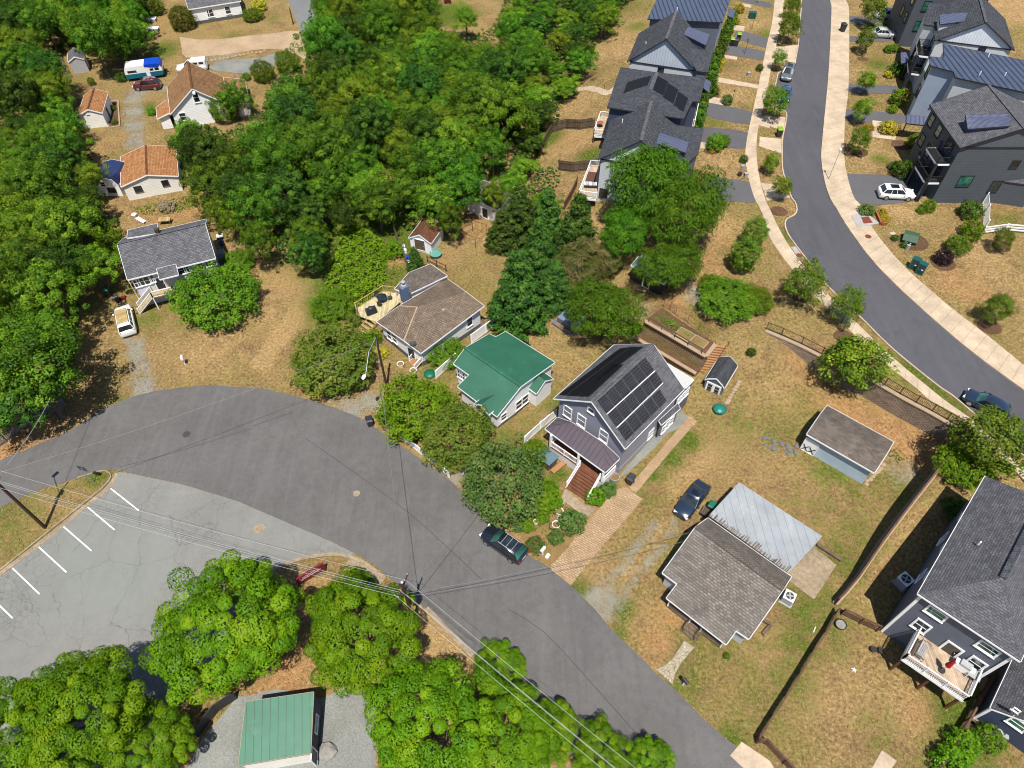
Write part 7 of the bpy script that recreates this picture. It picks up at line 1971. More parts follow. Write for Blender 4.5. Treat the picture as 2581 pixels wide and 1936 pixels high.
# travel trailer
a, b = G(t11(1075, 690)), G(t11(1385, 650))
an = math.atan2(b.y - a.y, b.x - a.x); c = (a + b) / 2; L = (b - a).length
nn = Vector((-math.sin(an), math.cos(an), 0))
t = empty('travel_trailer', 'old white and teal travel trailer with a blue tarp on one end', 'trailer', c + nn * 1.15 + Vector((0, 0, 0)), an)
pr = [(-.5, .55), (-.5, 1.3), (-.49, 1.9), (-.46, 2.45), (-.42, 2.62), (.40, 2.66), (.455, 2.45), (.5, 1.7), (.5, .9), (.46, .55)]
for nm, lo_, hi_, m in (('lower_body', .4, 1.35, TEALPAINT), ('upper_body', 1.35, 2.7, CAR_WHITE)):
    pts = []
    poly = [(x * L, z) for x, z in pr]
    # clip the side profile between two levels
    out = []
    for i in range(len(poly)):
        p, q = poly[i], poly[(i + 1) % len(poly)]
        ip, iq = lo_ <= p[1] <= hi_, lo_ <= q[1] <= hi_
        if ip: out.append(p)
        for lev in (lo_, hi_):
            if (p[1] - lev) * (q[1] - lev) < 0:
                f = (lev - p[1]) / (q[1] - p[1]); out.append((p[0] + (q[0] - p[0]) * f, lev))
    n = len(out); mb = MB()
    vs = [(x, -1.15, z) for x, z in out] + [(x, 1.15, z) for x, z in out]
    mb.faces(vs, [tuple(range(n)), tuple(range(n, 2 * n))[::-1]] + [(k, n + k, n + (k + 1) % n, (k + 1) % n) for k in range(n)])
    mb.build(nm, m, t)
for x, w_ in ((-.3, 1.5), (.22, .6), (.36, .7)): MB().box((x * L, -1.16, 1.75), (w_, .03, .38)).build('window', CARGLASS, t)
MB().box((.1 * L, -1.16, 1.5), (.65, .03, 1.7)).build('door', CAR_WHITE, t)
tp = MB()
for (x0, z0), (x1, z1) in zip([(.06, 2.69), (.41, 2.7), (.475, 2.45), (.51, 1.95)][:-1], [(.41, 2.7), (.475, 2.45), (.51, 1.95)]):
    tp.poly([(x0 * L, -1.2, z0), (x1 * L, -1.2, z1), (x1 * L, 1.2, z1), (x0 * L, 1.2, z0)])
tp.poly([(.06 * L, -1.2, 2.69), (.06 * L, -1.2, 2.3), (.40 * L, -1.2, 2.0), (.475 * L, -1.2, 2.45), (.41 * L, -1.2, 2.7)])
tp.build('tarpaulin', BLUECLOTH, t)
for s in (-1, 1):
    for x in (-.12, -.02): MB().tube((x * L, s * 1.05, .36), (x * L, s * 1.17, .36), .36, n=16).build('wheel', RUBBER, t)
MB().beam((.5 * L, -.5, .5), (.62 * L, 0, .5), .1, .1).beam((.5 * L, .5, .5), (.62 * L, 0, .5), .1, .1).build('hitch', BLACK, t)

# ------------------------------------------------------------------ fences and walls
def fence(name, label, pts, h, bay, kind, mat, post=.1, cat='fence', pm=None, base=None, ph=None):
    """posts and panels along a line of ground points"""
    pts = [Vector(p) for p in pts]
    t = empty(name, label, cat, pts[0])
    pm = pm or mat
    P_ = []
    for a, b in zip(pts[:-1], pts[1:]):
        n = max(1, round((b - a).length / bay))
        P_ += [a.lerp(b, k / n) for k in range(n)]
    P_.append(pts[-1])
    if base is None: P_ = [Vector((p.x, p.y, hz(p.x, p.y))) for p in P_]
    ph = ph or h + .08
    for p in P_:
        MB().box(p + Vector((0, 0, ph / 2 - .1)), (post, post, ph + .2)).build('post', pm, t, t.location)
    for a, b in zip(P_[:-1], P_[1:]):
        mb = MB(); d = b - a; L = d.length
        u = Vector((0, 0, 1))
        if kind == 'rail':
            for z in np.linspace(h * .22, h * .95, 4): mb.beam(a + u * z, b + u * z, .05, .15)
            mb.beam(a + u * (h + .02), b + u * (h + .02), .16, .04)
        elif kind == 'rail3':
            for z in (h * .3, h * .62, h * .95): mb.beam(a + u * z, b + u * z, .05, .2)
        elif kind == 'board':
            mb.beam(a + u * h * .5, b + u * h * .5, .04, h)
            mb.beam(a + u * h * .25, b + u * h * .25, .12, .1); mb.beam(a + u * h * .8, b + u * h * .8, .12, .1)
        elif kind == 'solid':
            mb.beam(a + u * h * .52, b + u * h * .52, .05, h * .92); mb.beam(a + u * h, b + u * h, .09, .1); mb.beam(a + u * .1, b + u * .1, .08, .12)
        elif kind == 'picket':
            n = max(1, int(L / .17))
            for k in range(n):
                p = a.lerp(b, (k + .5) / n); mb.box(p + u * h * .5, (.1, .03, h), math.atan2(d.y, d.x))
            for z in (h * .25, h * .75): mb.beam(a + u * z, b + u * z, .04, .08)
        elif kind == 'bars':
            n = max(1, int(L / .16))
            for k in range(n):
                p = a.lerp(b, (k + .5) / n); mb.box(p + u * h * .5, (.022, .022, h * .92))
            for z in (h * .1, h * .96): mb.beam(a + u * z, b + u * z, .045, .045)
        elif kind == 'wire':
            for z in (.1, h * .5, h): mb.tube(a + u * z, b + u * z, .012, n=4, caps=False)
            n = max(1, int(L / .3))
            for k in range(n): mb.tube(a.lerp(b, k / n), a.lerp(b, k / n) + u * h, .006, n=3, caps=False)
        elif kind == 'pipe':
            for z in (h * .5, h): mb.tube(a + u * z, b + u * z, .025, n=5)
        mb.build('rail' if kind in ('rail', 'rail3', 'pipe') else 'fence_panel', mat, t, t.location)
    return t
def vwall(t, line, zl, zt, mat, thick=.45, batter=.35, cap=CAP):
    """blockwork following a line; zl, zt give the foot and the top at a point"""
    out = offset(line, -batter)
    mb, cb = MB(), MB()
    for i in range(len(line) - 1):
        a, b, ao, bo = line[i], line[i + 1], out[i], out[i + 1]
        mb.poly([(*ao, zl(ao)), (*a, zt(a)), (*b, zt(b)), (*bo, zl(bo))])
    i2, o2 = offset(line, thick), offset(line, -.1)
    for i in range(len(line) - 1):
        q = [o2[i], o2[i + 1], i2[i + 1], i2[i]]
        z = [zt(line[i]), zt(line[i + 1]), zt(line[i + 1]), zt(line[i])]
        top = [(*p, zz + .08) for p, zz in zip(q, z)]; bot = [(*p, zz - .08) for p, zz in zip(q, z)]
        cb.faces(top + bot, [(0, 1, 2, 3), (7, 6, 5, 4), (0, 4, 5, 1), (2, 6, 7, 3), (1, 5, 6, 2), (3, 7, 4, 0)])
    mb.build('wall', mat, t, t.location); cb.build('coping', cap, t, t.location)
# orientation: the low side must be on the right of the line
_l = catmull(wall_xy, 1.0)
_o = offset(_l, -1.0)
if hz(*_o[len(_o) // 2]) > hz(*offset(_l, 1.0)[len(_o) // 2]): _l = _l[::-1]
t = empty('retaining_wall', 'long stone block retaining wall curving below the black railing', 'retaining wall', (*_l[0], 2.0))
vwall(t, _l, lambda p: hz(*p) - .4, lambda p: PLAT + .12, STONE, batter=.4)
_f = catmull(fence_xy, 1.0)
_o = offset(_f, -1.0)
if hz(*_o[4]) > hz(*offset(_f, 1.0)[4]): _f = _f[::-1]
t = empty('retaining_wall', 'low stone retaining wall in shade under the brown rail fence', 'retaining wall', (*_f[0], 1.0))
vwall(t, _f, lambda p: hz(*p) - .4, lambda p: float(height(np.array([p[0]]), np.array([p[1]]), True)[0]) + .1, STONE, batter=.15, thick=.4)
# railing on the long wall
rl = [Vector((*p, PLAT + .2)) for p in offset(catmull(wall_xy, 2.4), .35 if _l[0] == catmull(wall_xy, 1.0)[0] else .35)]
fence('metal_railing', 'black metal railing along the top of the curved retaining wall', rl, 1.15, 2.4, 'bars', BLACK, .06, 'railing', base=1)
fp_ = [Vector((*p, float(height(np.array([p[0]]), np.array([p[1]]), True)[0]) + .15)) for p in offset(catmull(fence_xy, 2.4), -.15 if _f[0] != catmull(fence_xy, 1.0)[0] else .15)]
fence('rail_fence', 'brown rail fence on the low wall left of the charcoal house', fp_, 1.15, 2.4, 'rail', W_DARK, .13, base=1)
fence('rail_fence', 'brown timber rail fence along the lawn down to the bottom edge', [G(p) for p in [t44(610, 370), t44(520, 530), t44(410, 695), t44(300, 880), t44(190, 1055), t44(70, 1240), t43(2070, 1445)]], 1.25, 2.6, 'rail', W_DARK, .14)
fence('rail_fence', 'brown rail fence meeting the paved apron at the bottom', [G(p) for p in [t43(2078, 1450), t44(10, 1450), t44(170, 1620), t44(300, 1760)]], 1.25, 2.6, 'rail', W_DARK, .14)
fence('rail_fence', 'short brown rail fence running to the corner of the charcoal house', [G(p) for p in [t44(660, 375), t44(810, 450), t44(950, 515)]], 1.25, 2.4, 'rail', W_DARK, .14)
fence('rail_fence', 'dark rail fence beside the stepping stones at the bottom right', [G(p) for p in [t44(1900, 900), t44(1790, 1090), t44(1690, 1270), t44(1600, 1420), t44(1470, 1640), t44(1380, 1800)]], 1.25, 2.5, 'rail', W_DARK, .14)
fence('vinyl_fence', 'white vinyl fence between the taupe and green roofed houses', [G(p) for p in [t22(1525, 1572), t22(1690, 1425)]] , 1.3, 2.4, 'solid', WHITE, .13)
fence('vinyl_fence', 'white vinyl fence behind the green-roofed cottage toward the conifers', [G(p) for p in [t22(1820, 1280), t22(1940, 1190), t22(2050, 1110)]], 1.5, 2.2, 'solid', WHITE, .13)
fence('vinyl_fence', 'white vinyl fence along the grass strip left of the porch', [G(p) for p in [t33(140, 525), t33(270, 405), t33(400, 300)]], 1.3, 2.3, 'solid', WHITE, .13)
fence('picket_fence', 'white fence along the road under the two round trees', [G(p) for p in [t32(1130, 400), t32(1265, 505), t32(1420, 630), t32(1560, 740), t32(1635, 810)]], 1.05, 2.2, 'solid', WHITE, .12)
fence('timber_fence', 'short new timber fence at the end of the white road fence', [G(p) for p in [t32(1640, 800), t32(1730, 725)]], .9, 1.4, 'rail3', W_TAN, .1)
fence('picket_fence', 'weathered grey picket fence under the dark tree at the left', [G(p) for p in [t31(-60, 590), t31(60, 510), t31(220, 390), t31(400, 290), t31(555, 210)]], 1.3, 2.4, 'picket', m_plain('weathered_picket', D(150, 148, 150), .85), .11)
fence('board_fence', 'dark board fence in the shade beside the picket fence', [G(p) for p in [t31(545, 200), t21(555, 1500), t21(548, 1330)]], 1.5, 2.4, 'board', W_GREY, .1)
fence('board_fence', 'brown board fence round the dry yard behind the townhouses', [G(p) for p in [t13(268, 1300), t13(318, 1190), t13(368, 1108), t13(480, 1078), t13(605, 1085), t13(720, 1068)]], 1.7, 2.6, 'board', W_GREY, .12)
fence('board_fence', 'grey board fence between two townhouse yards', [G(p) for p in [t13(425, 1425), t13(545, 1440), t13(670, 1425), t13(768, 1400)]], 1.7, 2.5, 'board', W_GREY, .12)
fence('board_fence', 'dark board fence going down beside the striped-cushion deck', [G(p) for p in [t13(575, 1560), t13(530, 1659), t23(470, 170)]], 1.6, 2.5, 'board', W_DARK, .12)
fence('board_fence', 'weathered board fence left of the white shed by the woods', [G(p) for p in [t22(1180, 370), t22(1215, 470), t22(1260, 580), t22(1290, 665)]], 1.6, 2.3, 'board', W_GREY, .11)
fence('wire_fence', 'wire mesh fence at the edge of the far lawn by the grey shed', [G(p) for p in [t11(545, 540), t11(570, 690), t11(595, 770)]], 1.3, 2.5, 'wire', GALV, .06)
fence('wire_fence', 'dark wire fence behind the far lawn under the trees', [G(p) for p in [t11(720, 455), t11(900, 405), t11(1100, 350), t11(1240, 320)]], 1.2, 3.0, 'wire', BLACK, .06)
fence('path_railing', 'black handrail along the concrete path behind the townhouses', [G(p) for p in [t13(380, 800), t13(520, 735), t13(640, 690)]], 1.0, 2.0, 'pipe', BLACK, .05, 'railing')
fence('path_railing', 'black handrail at the townhouse end of the concrete path', [G(p) for p in [t13(805, 750), t13(900, 705)]], 1.0, 1.5, 'pipe', BLACK, .05, 'railing')
lane('concrete_path', P(t13, 300, 850, 380, 832, 500, 775, 630, 742, 740, 750, 830, 778, 900, 745), 1.4, CONC, 31, .05)
wf = m_plain('white_vinyl', (.8, .82, .84, 1), .5, var=.05)
fence('rail_fence', 'white three-rail fence at the right of the dry slope', [G(p) for p in [t24(1835, 370), t24(2020, 345), t24(2190, 360), t24(2400, 375)]], 1.25, 2.6, 'rail3', wf, .14)
fence('lattice_fence', 'white panel fence with cut-outs beside the dark townhouse', [G(p) for p in [t24(1840, 110), t24(1850, 210), t24(1845, 340)]], 1.8, 2.4, 'bars', wf, .14)
fence('wire_fence', 'thin wire garden fence round the upper terrace', [G(p) for p in [t23(1300, 975), t23(1400, 1045), t23(1500, 1110), t23(1590, 1175), t23(1670, 1235), t23(1720, 1330)]], 1.3, 1.6, 'wire', RUSTG, .04)
fence('vinyl_coated_wall', 'black cloth-covered fence at the right of the gravel court', [G(p) for p in [t42(820, 945), t42(900, 1010), t42(1000, 1090), t42(1095, 1165)]], 1.0, 2.6, 'solid', BLACKV, .08)
fence('vinyl_coated_wall', 'black cloth-covered fence at the left of the gravel court', [G(p) for p in [t41(1985, 1075), t41(1830, 1180), t41(1740, 1290), t41(1660, 1400)]], 1.6, 2.4, 'solid', BLACKV, .08)

# terraces behind the blue-grey house
t = empty('terrace_wall', 'upper tan stone terrace wall with raised beds on top', 'retaining wall', G(t23(1400, 1330)))
ZU, ZL = 3.3, 1.25
u = [W(p, ZU) for p in P(t23, 1138, 1092, 1655, 1392, 1738, 1285, 1290, 985)]
MB().prism([(p.x, p.y) for p in u], -.2, ZU).build('wall', STONE_T, t, t.location)
MB().prism([(p.x, p.y) for p in (u[0].lerp(u[3], .16), u[1].lerp(u[2], .16), u[2], u[3])], ZU - .05, ZU + .03).build('soil', MULCH, t, t.location)
MB().beam(u[0] + Vector((0, 0, .06)), u[1] + Vector((0, 0, .06)), .45, .14).beam(u[1] + Vector((0, 0, .05)), u[2] + Vector((0, 0, .05)), .45, .14).build('coping', CAP, t, t.location)
t = empty('terrace_wall', 'lower tan stone terrace wall behind the grey solar house', 'retaining wall', G(t23(1300, 1430)))
v = [W(p, ZL) for p in P(t23, 1048, 1222, 1572, 1535)]
v += [Vector((u[1].x, u[1].y, ZL)), Vector((u[0].x, u[0].y, ZL))]
MB().prism([(p.x, p.y) for p in v], -.3, ZL).build('wall', STONE_T, t, t.location)
MB().prism([(p.x, p.y) for p in (v[0].lerp(v[3], .14), v[1].lerp(v[2], .14), v[2].lerp(v[1], .02), v[3].lerp(v[0], .02))], ZL - .05, ZL + .03).build('soil', MULCH, t, t.location)
MB().beam(v[0] + Vector((0, 0, .06)), v[1] + Vector((0, 0, .06)), .42, .14).build('coping', CAP, t, t.location)
st_ = empty('garden_stair', 'orange-brown timber stair climbing beside the stone terraces', 'stair', G(t23(1600, 1600)))
a0, a1 = W(t23(1548, 1592), .1), W(t23(1738, 1290), ZU)
b0, b1 = W(t23(1648, 1602), .1), W(t23(1838, 1305), ZU)
N_ = 15
for i in range(N_):
    f = (i + .5) / N_
    MB().beam(a0.lerp(a1, f), b0.lerp(b1, f), .33, .12).build('step', W_STEP, st_, st_.location)
MB().beam(b0 + Vector((0, 0, .9)), b1 + Vector((0, 0, .9)), .06, .06).tube(b0, b0 + Vector((0, 0, .9)), .04).tube(b0.lerp(b1, .5), b0.lerp(b1, .5) + Vector((0, 0, .9)), .04).tube(b1, b1 + Vector((0, 0, .9)), .04).build('handrail', W_POST, st_, st_.location)
for (x, y, w_, d_, lb) in ((1478, 1215, 1.9, 1.5, 'white-edged raised bed on the upper terrace, left of two'), (1600, 1275, 1.7, 1.3, 'white-edged raised bed on the upper terrace, right of two')):
    p = W(t23(x, y), ZU + .1); an = math.atan2((u[1] - u[0]).y, (u[1] - u[0]).x)
    t = empty('raised_bed', lb, 'planter', (p.x, p.y, ZU), an)
    MB().box((0, -d_ / 2, .16), (w_, .1, .32)).box((0, d_ / 2, .16), (w_, .1, .32)).box((-w_ / 2, 0, .16), (.1, d_ - .1, .32)).box((w_ / 2, 0, .16), (.1, d_ - .1, .32)).build('frame', CAP, t)
    MB().box((0, 0, .12), (w_ - .1, d_ - .1, .2)).build('soil', BEDSOIL, t)
fr_ = [W(p, ZU + .9) for p in P(t23, 1185, 1062, 1630, 1325)]
t = empty('trellis_rail', 'grey timber rail in front of the upper raised beds', 'railing', (fr_[0].x, fr_[0].y, ZU))
MB().beam(fr_[0], fr_[1], .08, .1).build('rail', W_GREY, t, t.location)
for f in (0, .25, .5, .75, 1): MB().box(fr_[0].lerp(fr_[1], f) - Vector((0, 0, .45)), (.09, .09, .9)).build('post', W_GREY, t, t.location)

# ------------------------------------------------------------------ poles and wires
def pole(name, label, base, top_h, r, cat='utility pole', lean=(0, 0)):
    b = G(base); t = empty(name, label, cat, b)
    tp = b + Vector((lean[0], lean[1], top_h))
    MB().tube(b - Vector((0, 0, .4)), tp, r, r * .7, 10).build('pole', W_POLE, t, b)
    return t, b, tp
tA, bA, pA = pole('utility_pole', 'brown utility pole on the grass island leaning out of the left edge', t31(378, 1228), 11.0, .17)
tB, bB, pB = pole('utility_pole', 'brown utility pole among the maples beside the road kerb', t42(1352, 495), 10.2, .17)
tC, bC, pC = pole('lamp_pole', 'wooden pole with a white street lamp beside the round bronze tree', t22(1112, 1650), 9.0, .15, 'street light')
# wires climb towards the second pole
dAB = (pB - pA); dAB.z = 0; dAB.normalize(); xAB = Vector((-dAB.y, dAB.x, 0))
for t, b, p in ((tA, bA, pA), (tB, bB, pB)):
    ca = p - Vector((0, 0, .7))
    MB().beam(ca - xAB * 1.1, ca + xAB * 1.1, .1, .12).build('crossarm', W_POLE, t, b)
    for s in (-1, -.45, .45, 1): MB().lathe(ca + xAB * s + Vector((0, 0, .06)), [(.04, 0), (.06, .08), (.03, .12), (.05, .18), (.02, .22)], 8).build('insulator', FOUND, t, b)
tr = pA - Vector((0, 0, 2.3)) + xAB * .35
MB().lathe(tr, [(.2, 0), (.22, .1), (.22, .8), (.18, .9), (.05, .95)], 12).build('transformer', GALV, tA, bA)
arm = [pA - Vector((0, 0, 1.6)), pA + Vector((-1.2, 1.6, -1.3)), pA + Vector((-1.5, 2.1, -1.4))]
MB().path(arm, .04, 6).build('lamp_arm', GALV, tA, bA)
MB().box(arm[-1] + Vector((.1, .2, 0)), (.35, .7, .14), -.5).build('lamp_head', GALV, tA, bA)
MB().lathe(pB + Vector((0, 0, .02)), [(.12, 0), (.13, .1), (.05, .14)], 8).build('pole_cap', GALV, tB, bB)
# street lamp arm of the middle pole
hd = W(t22(918, 1560), 7.6)
arm = [pC - Vector((0, 0, .4)), pC.lerp(hd, .5) + Vector((0, 0, .55)), hd + Vector((.2, .1, .1))]
MB().path(arm, .028, 6).build('lamp_arm', GALV, tC, bC)
dd = (hd - pC); dd.z = 0; dd.normalize()
lh = MB().lathe((0, 0, 0), [(.02, -.14), (.16, -.12), (.26, -.02), (.22, .08), (.08, .13), (.02, .14)], 12)
o = lh.build('lamp_head', m_plain('pale_lamp_housing', (.78, .8, .82, 1), .35), tC); o.scale = (1.35, .8, .8); o.location = hd - bC; o.rotation_euler = (0, 0, math.atan2(dd.y, dd.x))
def wire(label, a, b, sag=.5, r=.016, mat=WIRE, group='power and phone lines'):
    n = 14
    pts = [Vector(a).lerp(Vector(b), i / n) - Vector((0, 0, sag * 4 * (i / n) * (1 - i / n))) for i in range(n + 1)]
    o = MB().path(pts, r, 4).build('overhead_wire', mat, None, pts[0])
    return tag(o, label, 'wire', group)
PV = Vector((pB + dAB * 38)); pD = G(t43(900, 1900)); pD.z = 10.5
dBD = (pD - pB); dBD.z = 0; dBD.normalize(); xBD = Vector((-dBD.y, dBD.x, 0))
for s, z, m in ((-1, -.45, WIRE_L), (-.45, -.45, WIRE_L), (.45, -.45, WIRE_L), (0, -2.2, WIRE_L), (.1, -2.9, WIRE)):
    wire('long overhead wire spanning the parking lot between the two utility poles', pA + xAB * s + Vector((0, 0, z)), pB + xAB * s + Vector((0, 0, z)), .7, .012 if m is WIRE_L else .012, m, 'wires over the parking lot')
    wire('overhead wire from the kerbside pole toward the bottom edge above the maples', pB + xBD * s + Vector((0, 0, z)), pB + xBD * s + dBD * 34 + Vector((0, 0, z)), .5, .012 if m is WIRE_L else .012, m, 'wires toward the bottom edge')
wire('twisted dark cable from the kerbside pole to the street lamp pole', pB - Vector((0, 0, 1.5)), pC - Vector((0, 0, .3)), .6, .022, WIRE, 'cables over the road')
wire('dark cable from the kerbside pole to the grey solar house', pB - Vector((0, 0, 1.9)), W(q2(135, 640), 5.4), .7, .018, WIRE, 'cables over the road')
wire('dark cable from the kerbside pole to the tan ranch house', pB - Vector((0, 0, 2.2)), W(q3(180, 285), 3.6), .8, .02, WIRE, 'cables over the road')
wire('second dark cable from the kerbside pole to the tan ranch house', pB - Vector((0, 0, 2.8)), W(q3(160, 325), 3.2), .8, .018, WIRE, 'cables over the road')
wire('dark cable from the street lamp pole to the left pole', pC - Vector((0, 0, .8)), pA - Vector((0, 0, 1.2)), .9, .018, WIRE, 'cables over the road')
wire('pale cable over the dark tree and picket fence at the left', W(t31(420, 145), 7.0), W(t31(60, 700), 8.5), .3, .02, WIRE_L, 'cables over the road')
t = empty('street_lamp', 'slim white-headed lamp standing at the kerb of the upper street', 'street light', W(t14(555, 1500), PLAT))
b = t.location
MB().tube(b, b + Vector((0, 0, 4.6)), .05, .035, 8).tube(b, b + Vector((0, 0, .5)), .09, .07, 8).build('pole', GALV, t, b)
MB().lathe(b + Vector((0, 0, 4.6)), [(.05, 0), (.14, .05), (.2, .2), (.16, .32), (.03, .42)], 10).build('lamp_head', WHITE, t, b)

# ------------------------------------------------------------------ bins, boxes, signs
def cart(label, px, body, lid, rot=0, s=1.0, z0=None, g=None):
    p = G(px) if z0 is None else W(px, z0)
    t = empty('wheeled_bin', label, 'bin', p, rot, g)
    w0, d0, w1, d1, h = .46 * s, .5 * s, .6 * s, .68 * s, .98 * s
    MB().faces([(-w0 / 2, -d0 / 2, .04), (w0 / 2, -d0 / 2, .04), (w0 / 2, d0 / 2, .04), (-w0 / 2, d0 / 2, .04), (-w1 / 2, -d1 / 2, h), (w1 / 2, -d1 / 2, h), (w1 / 2, d1 / 2, h), (-w1 / 2, d1 / 2, h)], [(3, 2, 1, 0), (4, 5, 6, 7), (0, 1, 5, 4), (1, 2, 6, 5), (2, 3, 7, 6), (3, 0, 4, 7)]).build('body', body, t)
    MB().faces([(-w1 * .54, -d1 * .54, h), (w1 * .54, -d1 * .54, h), (w1 * .54, d1 * .56, h), (-w1 * .54, d1 * .56, h), (-w1 * .42, -d1 * .36, h + .1), (w1 * .42, -d1 * .36, h + .1), (w1 * .42, d1 * .5, h + .13), (-w1 * .42, d1 * .5, h + .13)], [(3, 2, 1, 0), (4, 5, 6, 7), (0, 1, 5, 4), (1, 2, 6, 5), (2, 3, 7, 6), (3, 0, 4, 7)]).build('lid', lid, t)
    for sx in (-1, 1): MB().tube((sx * w1 * .5, d0 * .5, .13), (sx * w1 * .42, d0 * .5, .13), .13, n=10).build('wheel', RUBBER, t)
    MB().tube((-w1 * .4, d1 * .62, h - .03), (w1 * .4, d1 * .62, h - .03), .02).build('handle', body, t)
    return t
cart('dark bin with a green lid on the grass left of the raised ranch', t21(915, 880), PLAST_K, GREENP, .1, 1.25)
cart('dark bin beside the green-lidded one near the station wagon', t21(990, 930), PLAST_K, PLAST_K, .5, 1.0)
cart('black bin standing at the road edge beside the bright round tree', t32(975, 370), PLAST_K, PLAST_N, .3, 1.15)
cart('black bin on the paver path at the corner of the grey solar house', t33(1020, 855), PLAST_K, PLAST_K, -.6, 1.2)
cart('bin with a green lid between the navy sedan and the tin carport', t33(1690, 1080), PLAST_K, GREENP, -.6, 1.15)
cart('bin with a lime lid by the left driveways, upper', t13(1925, 340), PLAST_N, LIME, -.2, 1.25, PLAT)
cart('bin with a lime lid by the left driveways, lower', t13(1870, 382), PLAST_N, LIME, -.2, 1.25, PLAT)
cart('black-lidded bin between the two lime-lidded ones', t13(1905, 385), PLAST_K, PLAST_K, -.2, 1.2, PLAT)
cart('lone bin with a lime lid on the verge of the upper street', t14(135, 1140), PLAST_K, LIME, 0, 1.3, PLAT)
cart('black bin alone on the right pavement of the upper street', t14(668, 262), PLAST_K, PLAST_K, .2, 1.35, PLAT + .06)
def unit(label, px, s=.9, h=.85, mat=FOUND, rot=0, z0=None, cat='air conditioner'):
    p = G(px) if z0 is None else W(px, z0)
    t = empty('air_conditioner', label, cat, p, rot)
    MB().box((0, 0, h / 2 + .08), (s, s, h)).box((0, 0, .04), (s + .25, s + .25, .08)).build('cabinet', m_seam('condenser_fins', (.32, .33, .34, 1), .06), t)
    MB().box((0, 0, h + .11), (s + .04, s + .04, .06)).build('top_panel', mat, t)
    MB().lathe((0, 0, h + .13), [(s * .4, 0), (s * .4, .03), (s * .36, .03), (s * .36, .012), (.02, .012)], 18).build('fan_ring', IRON, t)
    mb = MB()
    for k in range(4): mb.box((math.cos(k * 1.571 + .4) * s * .18, math.sin(k * 1.571 + .4) * s * .18, h + .155), (s * .32, .12, .01), k * 1.571 + .4)
    mb.lathe((0, 0, h + .15), [(.09, 0), (.08, .03), (.01, .035)], 10).build('fan', GALV, t)
    return t
unit('air conditioner with a white top at the corner of the tan ranch house', t44(205, 255), .95, .9, WHITE, -.6)
unit('air conditioner in the shade of the charcoal-roofed house', t44(1165, 115), 1.1, .9, WHITE, .55)
unit('large round-fan air conditioner at the bottom right corner', t44(1945, 1360), 1.15, .8, FOUND, -.35)
unit('tall cooling unit with a pale rim right of the raised ranch', t21(1875, 590), .85, 1.5, FOUND, .2)
# mailboxes
def mailbox(label, px, mat, rot):
    t = empty('mailbox', label, 'mailbox', G(px), rot)
    MB().box((0, 0, .5), (.12, .12, 1.1)).build('post', WHITE, t)
    mb = MB()
    pr_ = [(-.14, 0), (.14, 0), (.14, .2), (.1, .3), (0, .34), (-.1, .3), (-.14, .2)]
    n = len(pr_); vs = [(x, -.3, 1.05 + z) for x, z in pr_] + [(x, .3, 1.05 + z) for x, z in pr_]
    mb.faces(vs, [tuple(range(n)), tuple(range(n, 2 * n))[::-1]] + [(k, n + k, n + (k + 1) % n, (k + 1) % n) for k in range(n)]).build('box', mat, t)
    MB().box((.15, .1, 1.3), (.02, .05, .16)).build('flag', REDP, t)
mailbox('white mailbox on a post on the dry lawn left of the round green tree', t21(1550, 1455), WHITE, .4)
mailbox('white mailbox beside the garden at the end of the paver driveway', t33(290, 1455), WHITE, -.7)
mailbox('black mailbox by the stone walk of the tan ranch house', t43(1465, 965), PLAST_K, .6)
t = empty('newspaper_box', 'small white box on the kerb next to the garden mailbox', 'box', G(t33(332, 1478)), -.6)
MB().box((0, 0, .3), (.3, .5, .28)).box((0, 0, .08), (.1, .1, .16)).build('box', WHITE, t)
# signs
def sign(label, px, top, w_, h_, mat, rot, name='road_sign', z=2.2, back=True):
    b = G(px); t = empty(name, label, 'sign', b, rot)
    MB().box((0, 0, z / 2), (.06, .06, z)).build('post', GALV if back else W_GREY, t)
    MB().box((0, .04, z - .05 + 0), (w_, .03, h_)).build('panel', mat, t)
    return t
sign('grey-backed road sign on the tip of the grass island', t31(783, 850), None, .95, .75, SIGNB, -.25, z=2.7)
sg = empty('park_sign', 'low red park sign under the maples at the lot corner', 'sign', G(t32(490, 1650)), .62)
MB().box((0, 0, .95), (2.6, .1, .9)).build('panel', REDP, sg)
for s in (-1, 1): MB().box((s * 1.35, 0, .75), (.16, .16, 1.5)).build('post', REDP, sg)
mb = MB(); rr = random.Random(3)
for row, z, h_ in ((0, 1.16, .17), (1, .86, .11)):
    x = -1.05
    while x < .95:
        if rr.random() > .16:
            mb.box((x, -.056, z), (.035, .012, h_)); mb.box((x + .05, -.056, z + h_ * rr.choice((-.4, 0, .4))), (.07, .012, .035))
        x += .15 if row == 0 else .11
mb.build('lettering', WHITE, sg)
MB().box((0, 0, 1.5), (2.9, .2, .1)).box((0, 0, .42), (2.7, .14, .1)).build('frame', REDP, sg)
